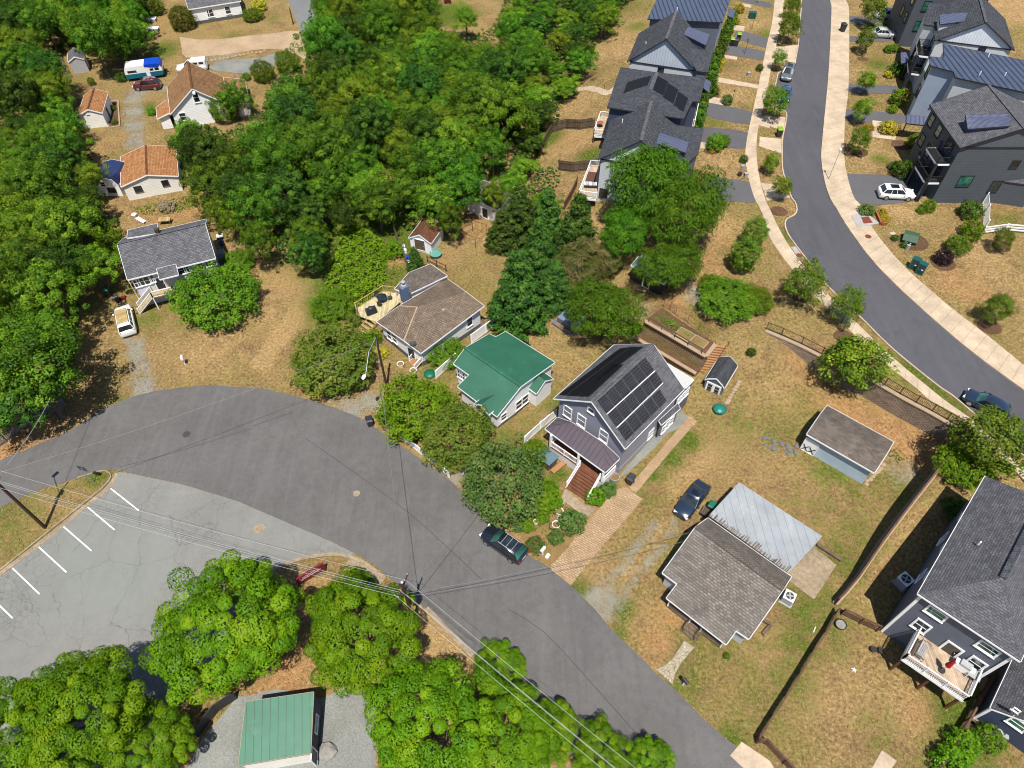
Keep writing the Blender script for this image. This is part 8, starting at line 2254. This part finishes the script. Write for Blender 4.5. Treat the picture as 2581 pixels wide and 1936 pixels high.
# utility boxes on the slope
t = empty('transformer_box', 'green pad transformer with a sloping lid on the dry slope', 'transformer', W(t24(1225, 425), PLAT), -.45)
MB().faces([(-.85, -.7, 0), (.85, -.7, 0), (.85, .7, 0), (-.85, .7, 0), (-.85, -.75, .55), (.85, -.75, .55), (.85, .7, 1.05), (-.85, .7, 1.05)], [(0, 1, 5, 4), (1, 2, 6, 5), (2, 3, 7, 6), (3, 0, 4, 7)]).build('cabinet', TRANSF, t)
MB().faces([(-.92, -.84, .55), (.92, -.84, .55), (.92, .1, .95), (-.92, .1, .95), (.92, .75, 1.05), (-.92, .75, 1.05), (-.92, -.84, .48), (.92, -.84, .48)], [(0, 1, 2, 3), (3, 2, 4, 5), (6, 7, 1, 0)]).build('lid', TRANSF, t)
MB().box((-.3, -.8, .3), (.22, .02, .2)).box((.2, -.8, .3), (.16, .02, .16)).build('warning_label', WHITE, t)
tb = W(t24(1290, 715), PLAT)
for i, (px, lb) in enumerate(((t24(1255, 650), 'teal utility cabinet on the slope, left of the pair'), (t24(1310, 690), 'teal utility cabinet on the slope, right of the pair'))):
    t = empty('utility_cabinet', lb, 'utility cabinet', W(px, PLAT), -.7)
    MB().box((0, 0, .75), (.95, .7, 1.5)).build('cabinet', TEALBOX, t)
    MB().box((0, 0, 1.53), (1.02, .8, .08)).build('lid', TEALBOX, t)
    mb = MB()
    for z in (.35, .5, .65, .95, 1.1, 1.25): mb.box((0, -.36, z), (.6, .02, .06))
    mb.build('vent_louvre', CHAR, t)
    MB().box((.2, -.36, .8), (.2, .02, .14)).build('warning_label', WHITE, t)
t = empty('ground_box', 'pale low meter box in front of the green transformer', 'utility box', W(t24(1205, 500), PLAT), .2)
MB().box((0, 0, .4), (.35, .3, .8)).box((0, 0, .82), (.4, .35, .06)).build('box', GALV, t)
t = empty('ground_plate', 'white flat utility cover on the slope above the transformer', 'utility cover', W(t24(1090, 365), PLAT), .4)
MB().box((0, 0, .06), (.75, .55, .12)).build('cover', CONC, t)
# storm inlet with its walls and iron grate
si = empty('storm_inlet', 'pale concrete storm inlet with a rusty square grate and low brick wall', 'storm drain', W(t24(870, 250), PLAT))
q = [W(p, PLAT + .1) for p in P(t24, 745, 210, 855, 175, 985, 275, 800, 305)]
MB().prism([(p.x, p.y) for p in q], PLAT - .1, PLAT + .1).build('slab', FOUND, si, si.location)
q = [W(p, PLAT + .13) for p in P(t24, 828, 225, 890, 218, 925, 268, 850, 276)]
MB().prism([(p.x, p.y) for p in q], PLAT + .1, PLAT + .13).build('grate', RUSTG, si, si.location)
mb = MB(); a_, b_, c_ = [W(p, PLAT + .35) for p in P(t24, 955, 175, 1000, 275, 1045, 270)]
mb.beam(a_ - Vector((0, 0, .15)), b_ - Vector((0, 0, .15)), .3, .5).beam(b_ - Vector((0, 0, .15)), c_ - Vector((0, 0, .15)), .3, .5)
mb.build('wall', TERRA, si, si.location)
def manhole(label, px, z, mat, r=.36):
    p = W(px, z); 
    t = empty('manhole_cover', label, 'manhole', (p.x, p.y, z))
    MB().lathe((0, 0, -.02), [(r, 0), (r, .026), (r * .9, .03), (.01, .03)], 20).build('cover', mat, t)
    mb = MB()
    for k in range(6): mb.box((math.cos(k) * r * .5, math.sin(k) * r * .5, .014), (r * .4, .05, .012), k)
    mb.build('rib', mat, t)
manhole('round dark manhole cover in the curve of the lower road', t31(1560, 447), .034, IRON, .42)
manhole('pale round manhole patch in the middle of the lower road', t32(858, 942), .034, CONC_G, .36)
manhole('rusty round cover on the right pavement of the upper street', t24(887, 385), PLAT + .065, RUSTG, .42)
manhole('rusty round cover on the left pavement beside the kerb', t24(310, 543), PLAT + .06, RUSTG, .4)
manhole('pinkish concrete patch with a cover in the parking lot', t32(45, 1235), .03, CONC_G, .55)
sheet('concrete_pad', px2(P(t24, 240, 475, 280, 470, 352, 570, 300, 572), PLAT), PLAT + .045, FOUND, .15)
# big stone by the shelter
def rock(label, px, r, name='boulder', g=None, mat=ROCK):
    rr = random.Random(px[0]); b = G(px)
    mb = MB(); prof = []
    n = 9
    vs, fs = [], []
    for i, (q, z) in enumerate(((.8, -.1), (1, .15), (.85, .45), (.45, .62), (.05, .66))):
        for k in range(n):
            a = 2 * math.pi * k / n; m = r * q * rr.uniform(.85, 1.15)
            vs.append((math.cos(a) * m * 1.2, math.sin(a) * m, z * r))
    for i in range(4):
        for k in range(n): fs.append((i * n + k, i * n + (k + 1) % n, (i + 1) * n + (k + 1) % n, (i + 1) * n + k))
    fs.append(tuple(4 * n + k for k in range(n)))
    o = mb.faces(vs, fs).build(name, mat); o.location = b
    return tag(o, label, 'rock', g)
rock('pale boulder on the gravel beside the green-roofed park building', t42(612, 1525), .75)
for k in range(26):
    f = k / 25
    rock('grey fieldstone in the row left of the long shed', (t34(5 + 285 * f + random.uniform(-18, 18), 505 + 85 * f + random.uniform(-42, 42))), random.uniform(.14, .26), 'fieldstone', 'fieldstones in a row on the lawn', m_plain('grey_fieldstone', D(140, 138, 134), .9, var=.3) if k == 0 else bpy.data.materials['grey_fieldstone'])
for k in range(10):
    rock('pale stone lying at the end of the long shed', t34(870 + 16 * k + random.uniform(-8, 8), 860 - 17 * k + random.uniform(-8, 8)), random.uniform(.18, .32), 'pale_stone', 'pale stones at the shed end', CAP)
for k in range(9):
    rock('tan stone edging the dark garden shed', t33(1830 + 13 * k, 185 - 22 * k), random.uniform(.2, .3), 'edging_stone', 'edging stones by the garden shed', CAP)
for k in range(8):
    rock('stone beside the gravel under the walnut trees', t23(1560 + 17 * k, 830 + 26 * k + random.uniform(-10, 10)), random.uniform(.2, .36), 'pale_stone', 'stones on the walnut slope', ROCK)
for k in range(14):
    rock('stone edging of the flower bed by the gravel driveway', t11(1770 + 34 * k, 505 - 6 * k + random.uniform(-6, 6)), random.uniform(.2, .35), 'edging_stone', 'edging stones at the gravel driveway', CAP)

# ------------------------------------------------------------------ yard things
def tub(label, px, r, h, mat, name='water_tub', cat='tub', inner=None):
    t = empty(name, label, cat, G(px))
    MB().lathe((0, 0, 0), [(r * .8, 0), (r, h), (r * 1.05, h), (r * 1.05, h + .04), (r * .94, h + .04), (r * .9, h * .8), (.01, h * .8)], 18).build('tub', mat, t)
    if inner: MB().lathe((0, 0, h * .8), [(r * .88, 0), (r * .86, .05), (.01, .06)], 16).build('contents', inner, t)
    return t
t = empty('turtle_sandbox', 'teal domed plastic sandbox beside the paver path', 'sandbox', G(t33(1768, 245)))
MB().lathe((0, 0, 0), [(.62, 0), (.74, .14), (.74, .24), (.62, .38), (.36, .52), (.02, .58)], 18).build('shell', TEALP, t, smooth=True)
MB().lathe((0, 0, .2), [(.76, 0), (.78, .04), (.76, .08)], 18).build('rim', m_plain('dark_teal_plastic', D(30, 110, 100), .4), t)
t = empty('turtle_sandbox', 'green domed plastic sandbox by the white fence corner', 'sandbox', G(t22(1470, 1540)))
MB().lathe((0, 0, 0), [(.6, 0), (.7, .12), (.66, .22), (.4, .36), (.02, .4)], 18).build('shell', GREENP, t, smooth=True)
tub('teal round patio table by the white shed in the woods', t22(1522, 550), .8, .55, m_plain('faded_teal', D(126, 190, 176), .5), 'round_table', 'table')
tub('white ringed planter left of the taupe house steps', t22(1228, 1468), .4, .4, WHITE, 'planter', 'planter', BEDSOIL)
tub('white ringed planter right of the taupe house steps', t22(1335, 1522), .4, .4, WHITE, 'planter', 'planter', BEDSOIL)
for k, (x, y, r, lb) in enumerate([(430, 1105, .4, 'white pot at the garden border end'), (445, 1165, .36, 'white pot beside the grey rosemary bush'), (402, 1215, .4, 'white pot next to the black pot'), (235, 1190, .25, 'small white pot in the middle of the garden')]):
    tub(lb, t33(x, y), r, .38, WHITE, 'flower_pot', 'pot', BEDSOIL)
tub('black pot beside a white pot in the garden', t33(372, 1228), .32, .34, PLAST_K, 'flower_pot', 'pot', BEDSOIL)
tub('dark metal fire bowl at the fence corner by the charcoal house', t44(648, 468), .5, .35, BLACK, 'fire_bowl', 'fire pit', ROCK)
tub('grey stone urn at the right corner of the porch', t33(885, 835), .5, .8, FOUND, 'rain_barrel', 'barrel', BEDSOIL)
MB_ = MB()
bd = [G(p) for p in P(t33, 355, 1010, 375, 990, 480, 1005, 415, 1090)]
t = empty('bed_edging', 'low white border of the planting bed by the porch walk', 'edging', bd[0])
MB().beam(bd[0] + Vector((0, 0, .1)), bd[1] + Vector((0, 0, .1)), .16, .22).beam(bd[2] + Vector((0, 0, .1)), bd[3] + Vector((0, 0, .1)), .16, .22).build('border', FOUND, t, t.location)
# tin-roofed chicken coop by the porch
q = [W(p, 1.35) for p in P(t33, 220, 605, 345, 712, 430, 635, 292, 535)]
t = empty('garden_coop', 'small coop with a pale corrugated roof left of the porch steps', 'coop', Vector((q[0].x, q[0].y, 0)))
MB().prism([(p.x, p.y) for p in q], 1.3, 1.36).build('roof', M_TEAL, t, t.location)
ct = sum(q, Vector()) / 4
qi = [ct.lerp(p, .85) for p in q]
MB().prism([(p.x, p.y) for p in qi], 0, 1.3).build('body', W_GREY, t, t.location)
q = [W(p, .35) for p in P(t33, 355, 745, 385, 775, 490, 690, 455, 665)]
t = empty('garden_bench', 'tan plank bench box beside the coop', 'bench', Vector((q[0].x, q[0].y, 0)))
MB().prism([(p.x, p.y) for p in q], .28, .35).build('seat', W_STEP, t, t.location)
for p in q: MB().box((p.x, p.y, .14), (.08, .08, .28)).build('leg', W_STEP, t, t.location)
# blue-grey raised box on the lawn
q = [W(p, 1.1) for p in P(t23, 412, 1060, 580, 1165, 660, 1060, 500, 985)]
t = empty('covered_hot_tub', 'blue-grey covered box on the lawn under the feathery tree', 'hot tub', Vector((q[0].x, q[0].y, 0)))
MB().prism([(p.x, p.y) for p in q], 0, 1.02).build('cabinet', GREYBLUE, t, t.location)
MB().prism([(p.x, p.y) for p in q], 1.02, 1.12).build('cover', m_plain('grey_blue_cover', D(140, 156, 186), .6), t, t.location)
q = [W(p, .3) for p in P(t23, 370, 1105, 520, 1208, 545, 1180, 400, 1075)]
t = empty('step_box', 'low blue-grey planter box in front of the covered tub', 'planter', Vector((q[0].x, q[0].y, 0)))
MB().prism([(p.x, p.y) for p in q], 0, .3).build('box', GREYBLUE, t, t.location)
MB().prism([tuple((sum(q, Vector()) / 4).lerp(p, .8))[:2] for p in q], .3, .31).build('soil', BEDSOIL, t, t.location)
# swing frame on the lawn
q = [G(p) for p in P(t22, 1725, 440, 1855, 490, 1950, 385, 1830, 345)]
t = empty('swing_frame', 'thin rusty metal frame standing on the lawn by the outbuilding', 'frame', q[0])
for p in q: MB().tube(p, p + Vector((0, 0, 2.0)), .04, n=6).build('leg', RUSTG, t, t.location)
for i in range(4): MB().tube(q[i] + Vector((0, 0, 2.0)), q[(i + 1) % 4] + Vector((0, 0, 2.0)), .04, n=6).build('top_bar', RUSTG, t, t.location)
# wooden frame behind the ranch, junk beside it
q = [G(p) for p in P(t21, 1755, 345, 1900, 330, 1880, 255, 1740, 285)]
t = empty('wooden_pergola', 'reddish timber frame on the dirt behind the raised ranch', 'frame', q[0])
for p in q: MB().box(p + Vector((0, 0, .55)), (.1, .1, 1.2)).build('post', W_DARK, t, t.location)
for i in range(4): MB().beam(q[i] + Vector((0, 0, 1.1)), q[(i + 1) % 4] + Vector((0, 0, 1.1)), .09, .12).build('rail', W_DARK, t, t.location)
q = G(t21(1390, 275)); t = empty('table', 'pale square tabletop on legs behind the raised ranch roof', 'table', q, .1)
MB().box((0, 0, .7), (1.6, .9, .06)).build('tabletop', W_TAN, t)
for x in (-.7, .7):
    for y in (-.35, .35): MB().box((x, y, .35), (.07, .07, .7)).build('leg', W_TAN, t)
q = G(t21(1185, 262)); t = empty('sun_lounger', 'white slatted lounger lying behind the raised ranch', 'lounger', q, -.6)
mb = MB()
for k in range(6): mb.box((-.8 + .3 * k, 0, .32), (.22, .6, .04))
mb.build('seat', WHITE, t)
for x in (-.8, .8):
    for y in (-.25, .25): MB().box((x, y, .15), (.05, .05, .3)).build('leg', WHITE, t)
tub('white basin behind the raised ranch', t21(1127, 215), .35, .3, WHITE, 'basin', 'basin')
tub('small blue tub among clutter right of the raised ranch', t21(1850, 455), .3, .3, BLUECLOTH, 'basin', 'basin')
t = empty('garden_cart', 'white and dark garden clutter cart right of the raised ranch', 'cart', G(t21(1845, 400)), .3)
MB().box((0, 0, .4), (.9, .5, .3)).build('tray', WHITE, t); MB().box((.1, .1, .65), (.4, .4, .3)).build('load', PLAST_K, t)
for s in (-1, 1): MB().tube((s * .3, -.3, .18), (s * .3, -.25, .18), .18, n=12).build('wheel', RUBBER, t)
t = empty('push_mower', 'small red and grey mower beside the dark bins', 'mower', G(t21(1035, 905)), .2)
MB().box((0, 0, .22), (.55, .45, .22)).build('deck', REDP, t); MB().tube((-.2, 0, .3), (-.75, 0, .95), .025).build('handle', GALV, t)
for x in (-.22, .22):
    for y in (-.25, .25): MB().tube((x, y - .03, .1), (x, y + .03, .1), .1, n=10).build('wheel', RUBBER, t)
# cellar bulkhead by the taupe house
t = empty('cellar_hatch', 'wooden sloping cellar hatch at the corner of the white shingled house', 'hatch', G(t22(1880, 1140)), .5)
MB().faces([(-.8, -.7, 0), (.8, -.7, 0), (.8, .7, 0), (-.8, .7, 0), (-.8, -.7, .2), (.8, -.7, .2), (.8, .7, .75), (-.8, .7, .75)], [(0, 1, 5, 4), (1, 2, 6, 5), (2, 3, 7, 6), (3, 0, 4, 7)]).build('frame', FOUND, t)
MB().faces([(-.84, -.74, .2), (.84, -.74, .2), (.84, .74, .78), (-.84, .74, .78)], [(0, 1, 2, 3)]).build('door', W_GREY, t)
# cluttered deck of the taupe house
ZD1 = .9
q = [W(p, ZD1) for p in P(t22, 870, 1045, 1025, 1100, 1225, 930, 1200, 860, 1085, 845, 855, 990)]
t = empty('raised_deck', 'new timber deck with railings and clutter left of the taupe-roofed house', 'deck', Vector((q[0].x, q[0].y, 0)))
MB().prism([(p.x, p.y) for p in q], ZD1 - .15, ZD1).build('deck_floor', m_wood('pale_new_decking', D(232, 214, 168), .15), t, t.location)
railing([q[0], q[5], q[4], q[3]], 1.0, .12, .3, mat=W_TAN, parent=t)
for p in q: MB().box((p.x, p.y, ZD1 / 2 - .1), (.12, .12, ZD1)).build('post', W_TAN, t, t.location)
def on(px, z): return W(px, z)
b_ = on(t22(985, 1030), ZD1); t = empty('patio_grill', 'dark covered grill on the cluttered timber deck', 'grill', b_, .5)
MB().box((0, 0, .5), (1.3, .6, .8)).build('body', PLAST_N, t); MB().lathe((0, 0, .9), [(.34, 0), (.32, .15), (.18, .26), (.02, .28)], 12).build('hood', PLAST_K, t)
b_ = on(t22(1075, 925), ZD1); t = empty('patio_table', 'round glass table with dark chairs on the timber deck', 'table', b_)
MB().lathe((0, 0, .7), [(.65, 0), (.65, .03), (.01, .035)], 18).build('tabletop', CARGLASS, t); MB().tube((0, 0, 0), (0, 0, .7), .05).build('leg', IRON, t)
for k in range(3):
    a = k * 2.1 + .3; c = empty('patio_chair', f"dark metal chair {('nearest the railing', 'nearest the chimney', 'nearest the house wall')[k]} on the timber deck", 'chair', b_ + Vector((math.cos(a) * .95, math.sin(a) * .95, 0)), a + 1.57)
    MB().box((0, 0, .42), (.48, .46, .04)).build('seat', IRON, c); MB().box((0, -.22, .72), (.48, .04, .55)).build('backrest', IRON, c)
    for x in (-.2, .2):
        for y in (-.2, .2): MB().box((x, y, .21), (.03, .03, .42)).build('leg', IRON, c)
t = empty('wooden_ramp', 'bare timber frame steps at the front of the cluttered deck', 'steps', G(t22(960, 1150)), -.7)
for k in range(4): MB().box((0, -.9 + .55 * k, .15 + .17 * k), (1.5, .3, .05)).build('tread', W_TAN, t)
for s in (-1, 1): MB().beam((s * .75, -1.1, .05), (s * .75, .9, .75), .06, .2).build('stringer', W_TAN, t)
t = empty('gate_frame', 'brown timber gate frame behind the taupe house addition', 'gate', G(t22(1530, 640)), -.62)
for x in (-1.6, 0, 1.6): MB().box((x, 0, .6), (.1, .1, 1.2)).build('post', W_DARK, t)
for z in (.4, 1.05): MB().beam((-1.6, 0, z), (1.6, 0, z), .06, .1).build('rail', W_DARK, t)
# junk along the board fence
for k, (x, y, m, lb) in enumerate([(1245, 490, WHITE, 'white box by the weathered board fence, top one'), (1258, 520, WHITE, 'white box by the weathered board fence, middle one'), (1290, 575, BLUECLOTH, 'blue crate by the weathered board fence'), (1310, 615, WHITE, 'white box by the weathered board fence, lowest one')]):
    t = empty('storage_box', lb, 'box', G(t22(x, y)), .3)
    MB().box((0, 0, .25), (.6, .45, .5)).build('box', m, t); MB().box((0, 0, .52), (.66, .5, .05)).build('lid', m, t)
# behind the ranch: timber sills, wood pile, logs
for (a_, b_, lb) in ((t34(455, 1375), t34(655, 1505), 'timber sleeper along the carport slab'), (t44(0, 420), t44(75, 470), 'timber edging beside the tan ranch, upper'), (t44(0, 545), t44(65, 475), 'timber edging beside the tan ranch, lower')):
    A, B = G(a_), G(b_); o = MB().beam(A + Vector((0, 0, .15)), B + Vector((0, 0, .15)), .3, .3).build('timber_sleeper', W_GREY, None, A); tag(o, lb, 'timber')
t = empty('pallet_stack', 'grey timber pallet and crate next to the tin carport', 'pallet', G(t33(1660, 1120)), -.65)
mb = MB()
for k in range(5): mb.box((-.5 + .25 * k, 0, .55), (.16, 1.0, .03))
mb.build('slats', W_GREY, t); MB().box((0, 0, .26), (1.1, .9, .5)).build('crate', PLAST_K, t)
# bird-of-passage: white stick things on the lawn
t = empty('lawn_ornament', 'small white star-shaped ornament on the dry fenced lawn', 'ornament', G(t44(765, 840)))
mb = MB()
for k in range(5): mb.tube((0, 0, .12), (math.cos(k * 1.257) * .24, math.sin(k * 1.257) * .24, .1), .07, .02, 5)
mb.build('star', WHITE, t)
o = MB().beam(G(t44(428, 525)) + Vector((0, 0, .05)), G(t44(445, 480)) + Vector((0, 0, .05)), .06, .05).build('white_stake', WHITE, None, G(t44(428, 525))); tag(o, 'thin white stake lying on the green lawn', 'stake')
# stepping stones
for k, (x, y) in enumerate([(1830, 1150), (1790, 1230), (1755, 1310), (1725, 1390), (1960, 840), (1900, 960)]):
    p = W(t44(x, y), .4); p.z = hz(p.x, p.y)
    o = MB().box((0, 0, .05), (1.25, .95, .1)).build('stepping_stone', CONC_G); o.location = p; o.rotation_euler = (0, 0, .95)
    tag(o, 'square tan stepping stone in the path by the rail fence', 'stepping stone', 'stepping stones along the rail fence')
# deck furniture on the white raised deck
fl, du2, nu2, ZD = DECK
pu = W(t44(1500, 840), ZD); t = empty('patio_umbrella', 'closed red umbrella standing on the white raised deck', 'umbrella', (pu.x, pu.y, ZD))
tip = W(t44(1575, 765), ZD + 2.5) - Vector((pu.x, pu.y, ZD))
tip = Vector((0, 0, 2.5))
MB().lathe((0, 0, 0), [(.3, 0), (.28, .08), (.04, .1)], 14).build('base', BLACK, t); MB().tube((0, 0, 0), tip, .025).build('pole', ALU, t)
MB().lathe((0, 0, 1.05), [(.05, 0), (.24, .1), (.2, .5), (.12, 1.0), (.03, 1.42)], 10).build('canopy', REDCLOTH, t)
pg = W(t44(1660, 830), ZD); t = empty('barbecue_grill', 'white and steel grill on the deck beside the window', 'grill', (pg.x, pg.y, ZD), math.atan2(du2.y, du2.x))
MB().box((0, 0, .45), (1.3, .55, .8)).build('cart', WHITE, t); MB().box((0, 0, 1.0), (.85, .55, .3)).build('hood', GALV, t)
for s in (-1, 1): MB().box((s * .6, 0, .86), (.35, .5, .04)).build('side_shelf', WHITE, t)
pg = W(t44(1745, 900), ZD); t = empty('side_table', 'small white tiled table at the right end of the deck', 'table', (pg.x, pg.y, ZD), math.atan2(du2.y, du2.x))
MB().box((0, 0, .7), (.95, .8, .05)).build('tabletop', FOUND, t)
for x in (-.4, .4):
    for y in (-.33, .33): MB().box((x, y, .35), (.05, .05, .7)).build('leg', WHITE, t)
pg = W(t44(1320, 690), ZD); t = empty('patio_bench', 'striped bench with black curved arms on the deck', 'bench', (pg.x, pg.y, ZD), math.atan2(nu2.y, nu2.x))
mb = MB()
for k in range(6): mb.box((0, -.3 + .12 * k, .45), (1.5, .08, .05))
mb.build('seat', FOUND, t); MB().box((0, .38, .8), (1.5, .06, .6)).build('backrest', FOUND, t)
for s in (-1, 1):
    MB().path([(s * .78, -.35, 0), (s * .78, -.38, .6), (s * .78, -.1, .75), (s * .78, .35, .7), (s * .78, .4, 0)], .03, 6).build('arm', BLACK, t)
# bicycle frame loops under the deck: metal garden chairs in the shade
for k, (x, y, lb) in enumerate([(920, 680, 'black wire garden chair on the grass at the house corner, left'), (985, 690, 'black wire garden chair on the grass at the house corner, right')]):
    p = G(t44(x, y)); t = empty('garden_chair', lb, 'chair', p, .5 + k)
    MB().lathe((0, 0, .42), [(.28, 0), (.28, .03), (.01, .035)], 12).build('seat', BLACK, t)
    MB().path([(-.28, .2, .42), (-.26, .28, .85), (0, .3, 1.0), (.26, .28, .85), (.28, .2, .42)], .02, 5).build('backrest', BLACK, t)
    for a in range(4): MB().tube((math.cos(a * 1.571 + .8) * .25, math.sin(a * 1.571 + .8) * .25, 0), (math.cos(a * 1.571 + .8) * .2, math.sin(a * 1.571 + .8) * .2, .42), .015, n=5).build('leg', BLACK, t)
# rug and cushions on the townhouse deck
pr = W(t13(695, 1490), 4.41); o = MB().box((0, 0, .012), (1.3, 3.0, .02)).build('outdoor_rug', m_plain('brown_rug', D(120, 76, 66), .95)); o.location = pr; o.rotation_euler = (0, 0, -.2); tag(o, 'brown rug on the deck of the nearest townhouse', 'rug')
pr = W(t13(690, 1560), 4.41); t = empty('outdoor_sofa', 'sofa with black and white striped cushions on the townhouse deck', 'sofa', pr, -.1)
MB().box((0, 0, .25), (1.8, .8, .3)).build('base', CHAR, t)
for k in range(3): MB().box((-.6 + .6 * k, 0, .46), (.56, .74, .14)).build('cushion', m_seam(f'striped_cloth_{k}', (.75, .75, .75, 1), .16, .9, dark=.05, width=.5) if k == 0 else bpy.data.materials['striped_cloth_0'], t)
pr = W(t13(770, 1060), 4.21); t = empty('patio_table', 'small tan table with chairs on the navy townhouse deck', 'table', pr)
MB().lathe((0, 0, .7), [(.5, 0), (.5, .04), (.01, .045)], 14).build('tabletop', TERRA, t); MB().tube((0, 0, 0), (0, 0, .7), .05).build('leg', IRON, t)
t = empty('patio_umbrella', 'green folded umbrella on the navy townhouse terrace', 'umbrella', W(t13(1490, 1010), 6.6))
MB().tube((0, 0, 0), (0, 0, 2.3), .025).build('pole', ALU, t); MB().lathe((0, 0, 1.0), [(.04, 0), (.3, .1), (.22, .6), (.03, 1.25)], 10).build('canopy', GREENP, t)
t = empty('transformer_box', 'green utility box on the lawn at the top of the left pavement', 'utility box', W(t13(2040, 150), PLAT), -.1)
MB().box((0, 0, .5), (1.2, .9, 1.0)).build('cabinet', TEALBOX, t); MB().box((0, 0, 1.03), (1.3, 1.0, .08)).build('lid', TEALBOX, t)
for k, (x, y, lb) in enumerate([(1935, 1470, 'dark utility pedestal beside the left pavement'), (1990, 1475, 'pale utility pedestal beside the left pavement'), (2010, 630, 'white utility cover on the left lawn'), (1960, 1410, 'grey utility post above the pedestals')]):
    t = empty('utility_pedestal', lb, 'utility box', W(t13(x, y), PLAT), .2 * k)
    MB().box((0, 0, .25), (.5, .4, .5)).build('box', (CHAR, FOUND, FOUND, GALV)[k], t); MB().box((0, 0, .52), (.55, .45, .06)).build('lid', (CHAR, FOUND, FOUND, GALV)[k], t)
# far yard pieces
for k, (x, y, lb) in enumerate([(1290, 262, 'pale lidded cold frame by the trees at the top, lower'), (1270, 180, 'pale lidded cold frame by the trees at the top, upper')]):
    t = empty('cold_frame', lb, 'box', G(t11(x, y)), .05)
    MB().box((0, 0, .3), (1.9, 1.0, .6)).build('box', FOUND, t); MB().box((0, 0, .63), (2.0, 1.1, .06)).build('lid', WHITE, t)
t = empty('planting_bed', 'stone-edged planting bed right of the small orange shed', 'planter', G(t11(945, 950)))
q = [G(p) for p in P(t11, 890, 860, 990, 850, 1005, 1060, 915, 1075)]
MB().prism([(p.x, p.y) for p in q], -.05, .12).build('soil', MULCH, t, t.location)
for i in range(4): MB().beam(q[i] + Vector((0, 0, .1)), q[(i + 1) % 4] + Vector((0, 0, .1)), .22, .26).build('edging', CAP, t, t.location)
t = empty('lawn_mower', 'red garden tractor on the far lawn at the top edge', 'tractor', G(t12(1620, 25)), .2)
MB().box((0, 0, .5), (1.3, .6, .4)).build('body', REDP, t); MB().box((-.3, 0, .85), (.4, .45, .1)).box((-.5, 0, 1.1), (.08, .45, .5)).build('seat', BLACK, t)
for x in (-.45, .5):
    for s in (-1, 1): MB().tube((x, s * .38 - .08, .25), (x, s * .38 + .08, .25), .25, n=12).build('wheel', RUBBER, t)
tE, bE, pE = pole('utility_pole', 'short dark pole beside the pale lane at the top', t12(330, 205), 3.2, .12)
for k, (x, y, lb) in enumerate([(2040, 240, 'slim black lamp post by the upper left driveways'), (1980, 450, 'slim black lamp post between the left driveways'), (1865, 880, 'slim black lamp post by the navy townhouse driveway'), (2085, 30, 'slim black lamp post at the top of the left lawns')]):
    b = W(t13(x, y), PLAT); t = empty('lamp_post', lb, 'lamp post', b)
    MB().tube((0, 0, 0), (0, 0, 2.3), .035).build('pole', BLACK, t); MB().lathe((0, 0, 2.3), [(.05, 0), (.12, .05), (.13, .25), (.04, .33)], 8).build('lantern', BLACK, t)

# ------------------------------------------------------------------ light, sky, camera
SUN_EL, SUN_AZ = 68.0, 1.0      # the sun stands behind the camera, a touch to the right
w_ = bpy.data.worlds.new('World'); scene.world = w_
w_.use_nodes = True
nt = w_.node_tree
sky = nt.nodes.new('ShaderNodeTexSky'); sky.sky_type = 'NISHITA'; sky.sun_disc = False
sky.sun_elevation = R(SUN_EL); sky.sun_rotation = R(180 - SUN_AZ)
sky.air_density = 1.0; sky.dust_density = 0.6; sky.ozone_density = 1.5
bg = nt.nodes['Background']; bg.inputs[1].default_value = 0.08
nt.links.new(sky.outputs[0], bg.inputs[0])
sd_ = bpy.data.lights.new('sun', 'SUN'); sd_.energy = 4.6; sd_.angle = R(0.53); sd_.color = (1.0, 0.955, 0.88)
so_ = bpy.data.objects.new('sun', sd_); COL.objects.link(so_)
el, az = R(SUN_EL), R(SUN_AZ)
tosun = Vector((math.sin(az) * math.cos(el), -math.cos(az) * math.cos(el), math.sin(el)))
so_.rotation_euler = tosun.to_track_quat('Z', 'Y').to_euler()
so_.location = tosun * 200
cam = bpy.data.cameras.new('camera'); cam.sensor_width = 36; cam.sensor_fit = 'HORIZONTAL'
cam.lens = 36 * FPX / CW; cam.clip_start = 0.5; cam.clip_end = 9000
co_ = bpy.data.objects.new('camera', cam); COL.objects.link(co_)
co_.location = CAM; co_.rotation_euler = (R(90 - PITCH), 0, 0)
scene.camera = co_
scene.view_settings.view_transform = 'Standard'; scene.view_settings.look = 'None'
scene.view_settings.exposure = 0.6; scene.view_settings.gamma = 1.0
scene.cycles.max_bounces = 6; scene.cycles.diffuse_bounces = 3; scene.cycles.glossy_bounces = 3
scene.cycles.transmission_bounces = 3; scene.cycles.caustics_reflective = False
scene.cycles.use_adaptive_sampling = True; scene.cycles.adaptive_threshold = 0.02
scene.cycles.filter_width = 1.05
scene.render.resolution_x, scene.render.resolution_y = 1024, 768
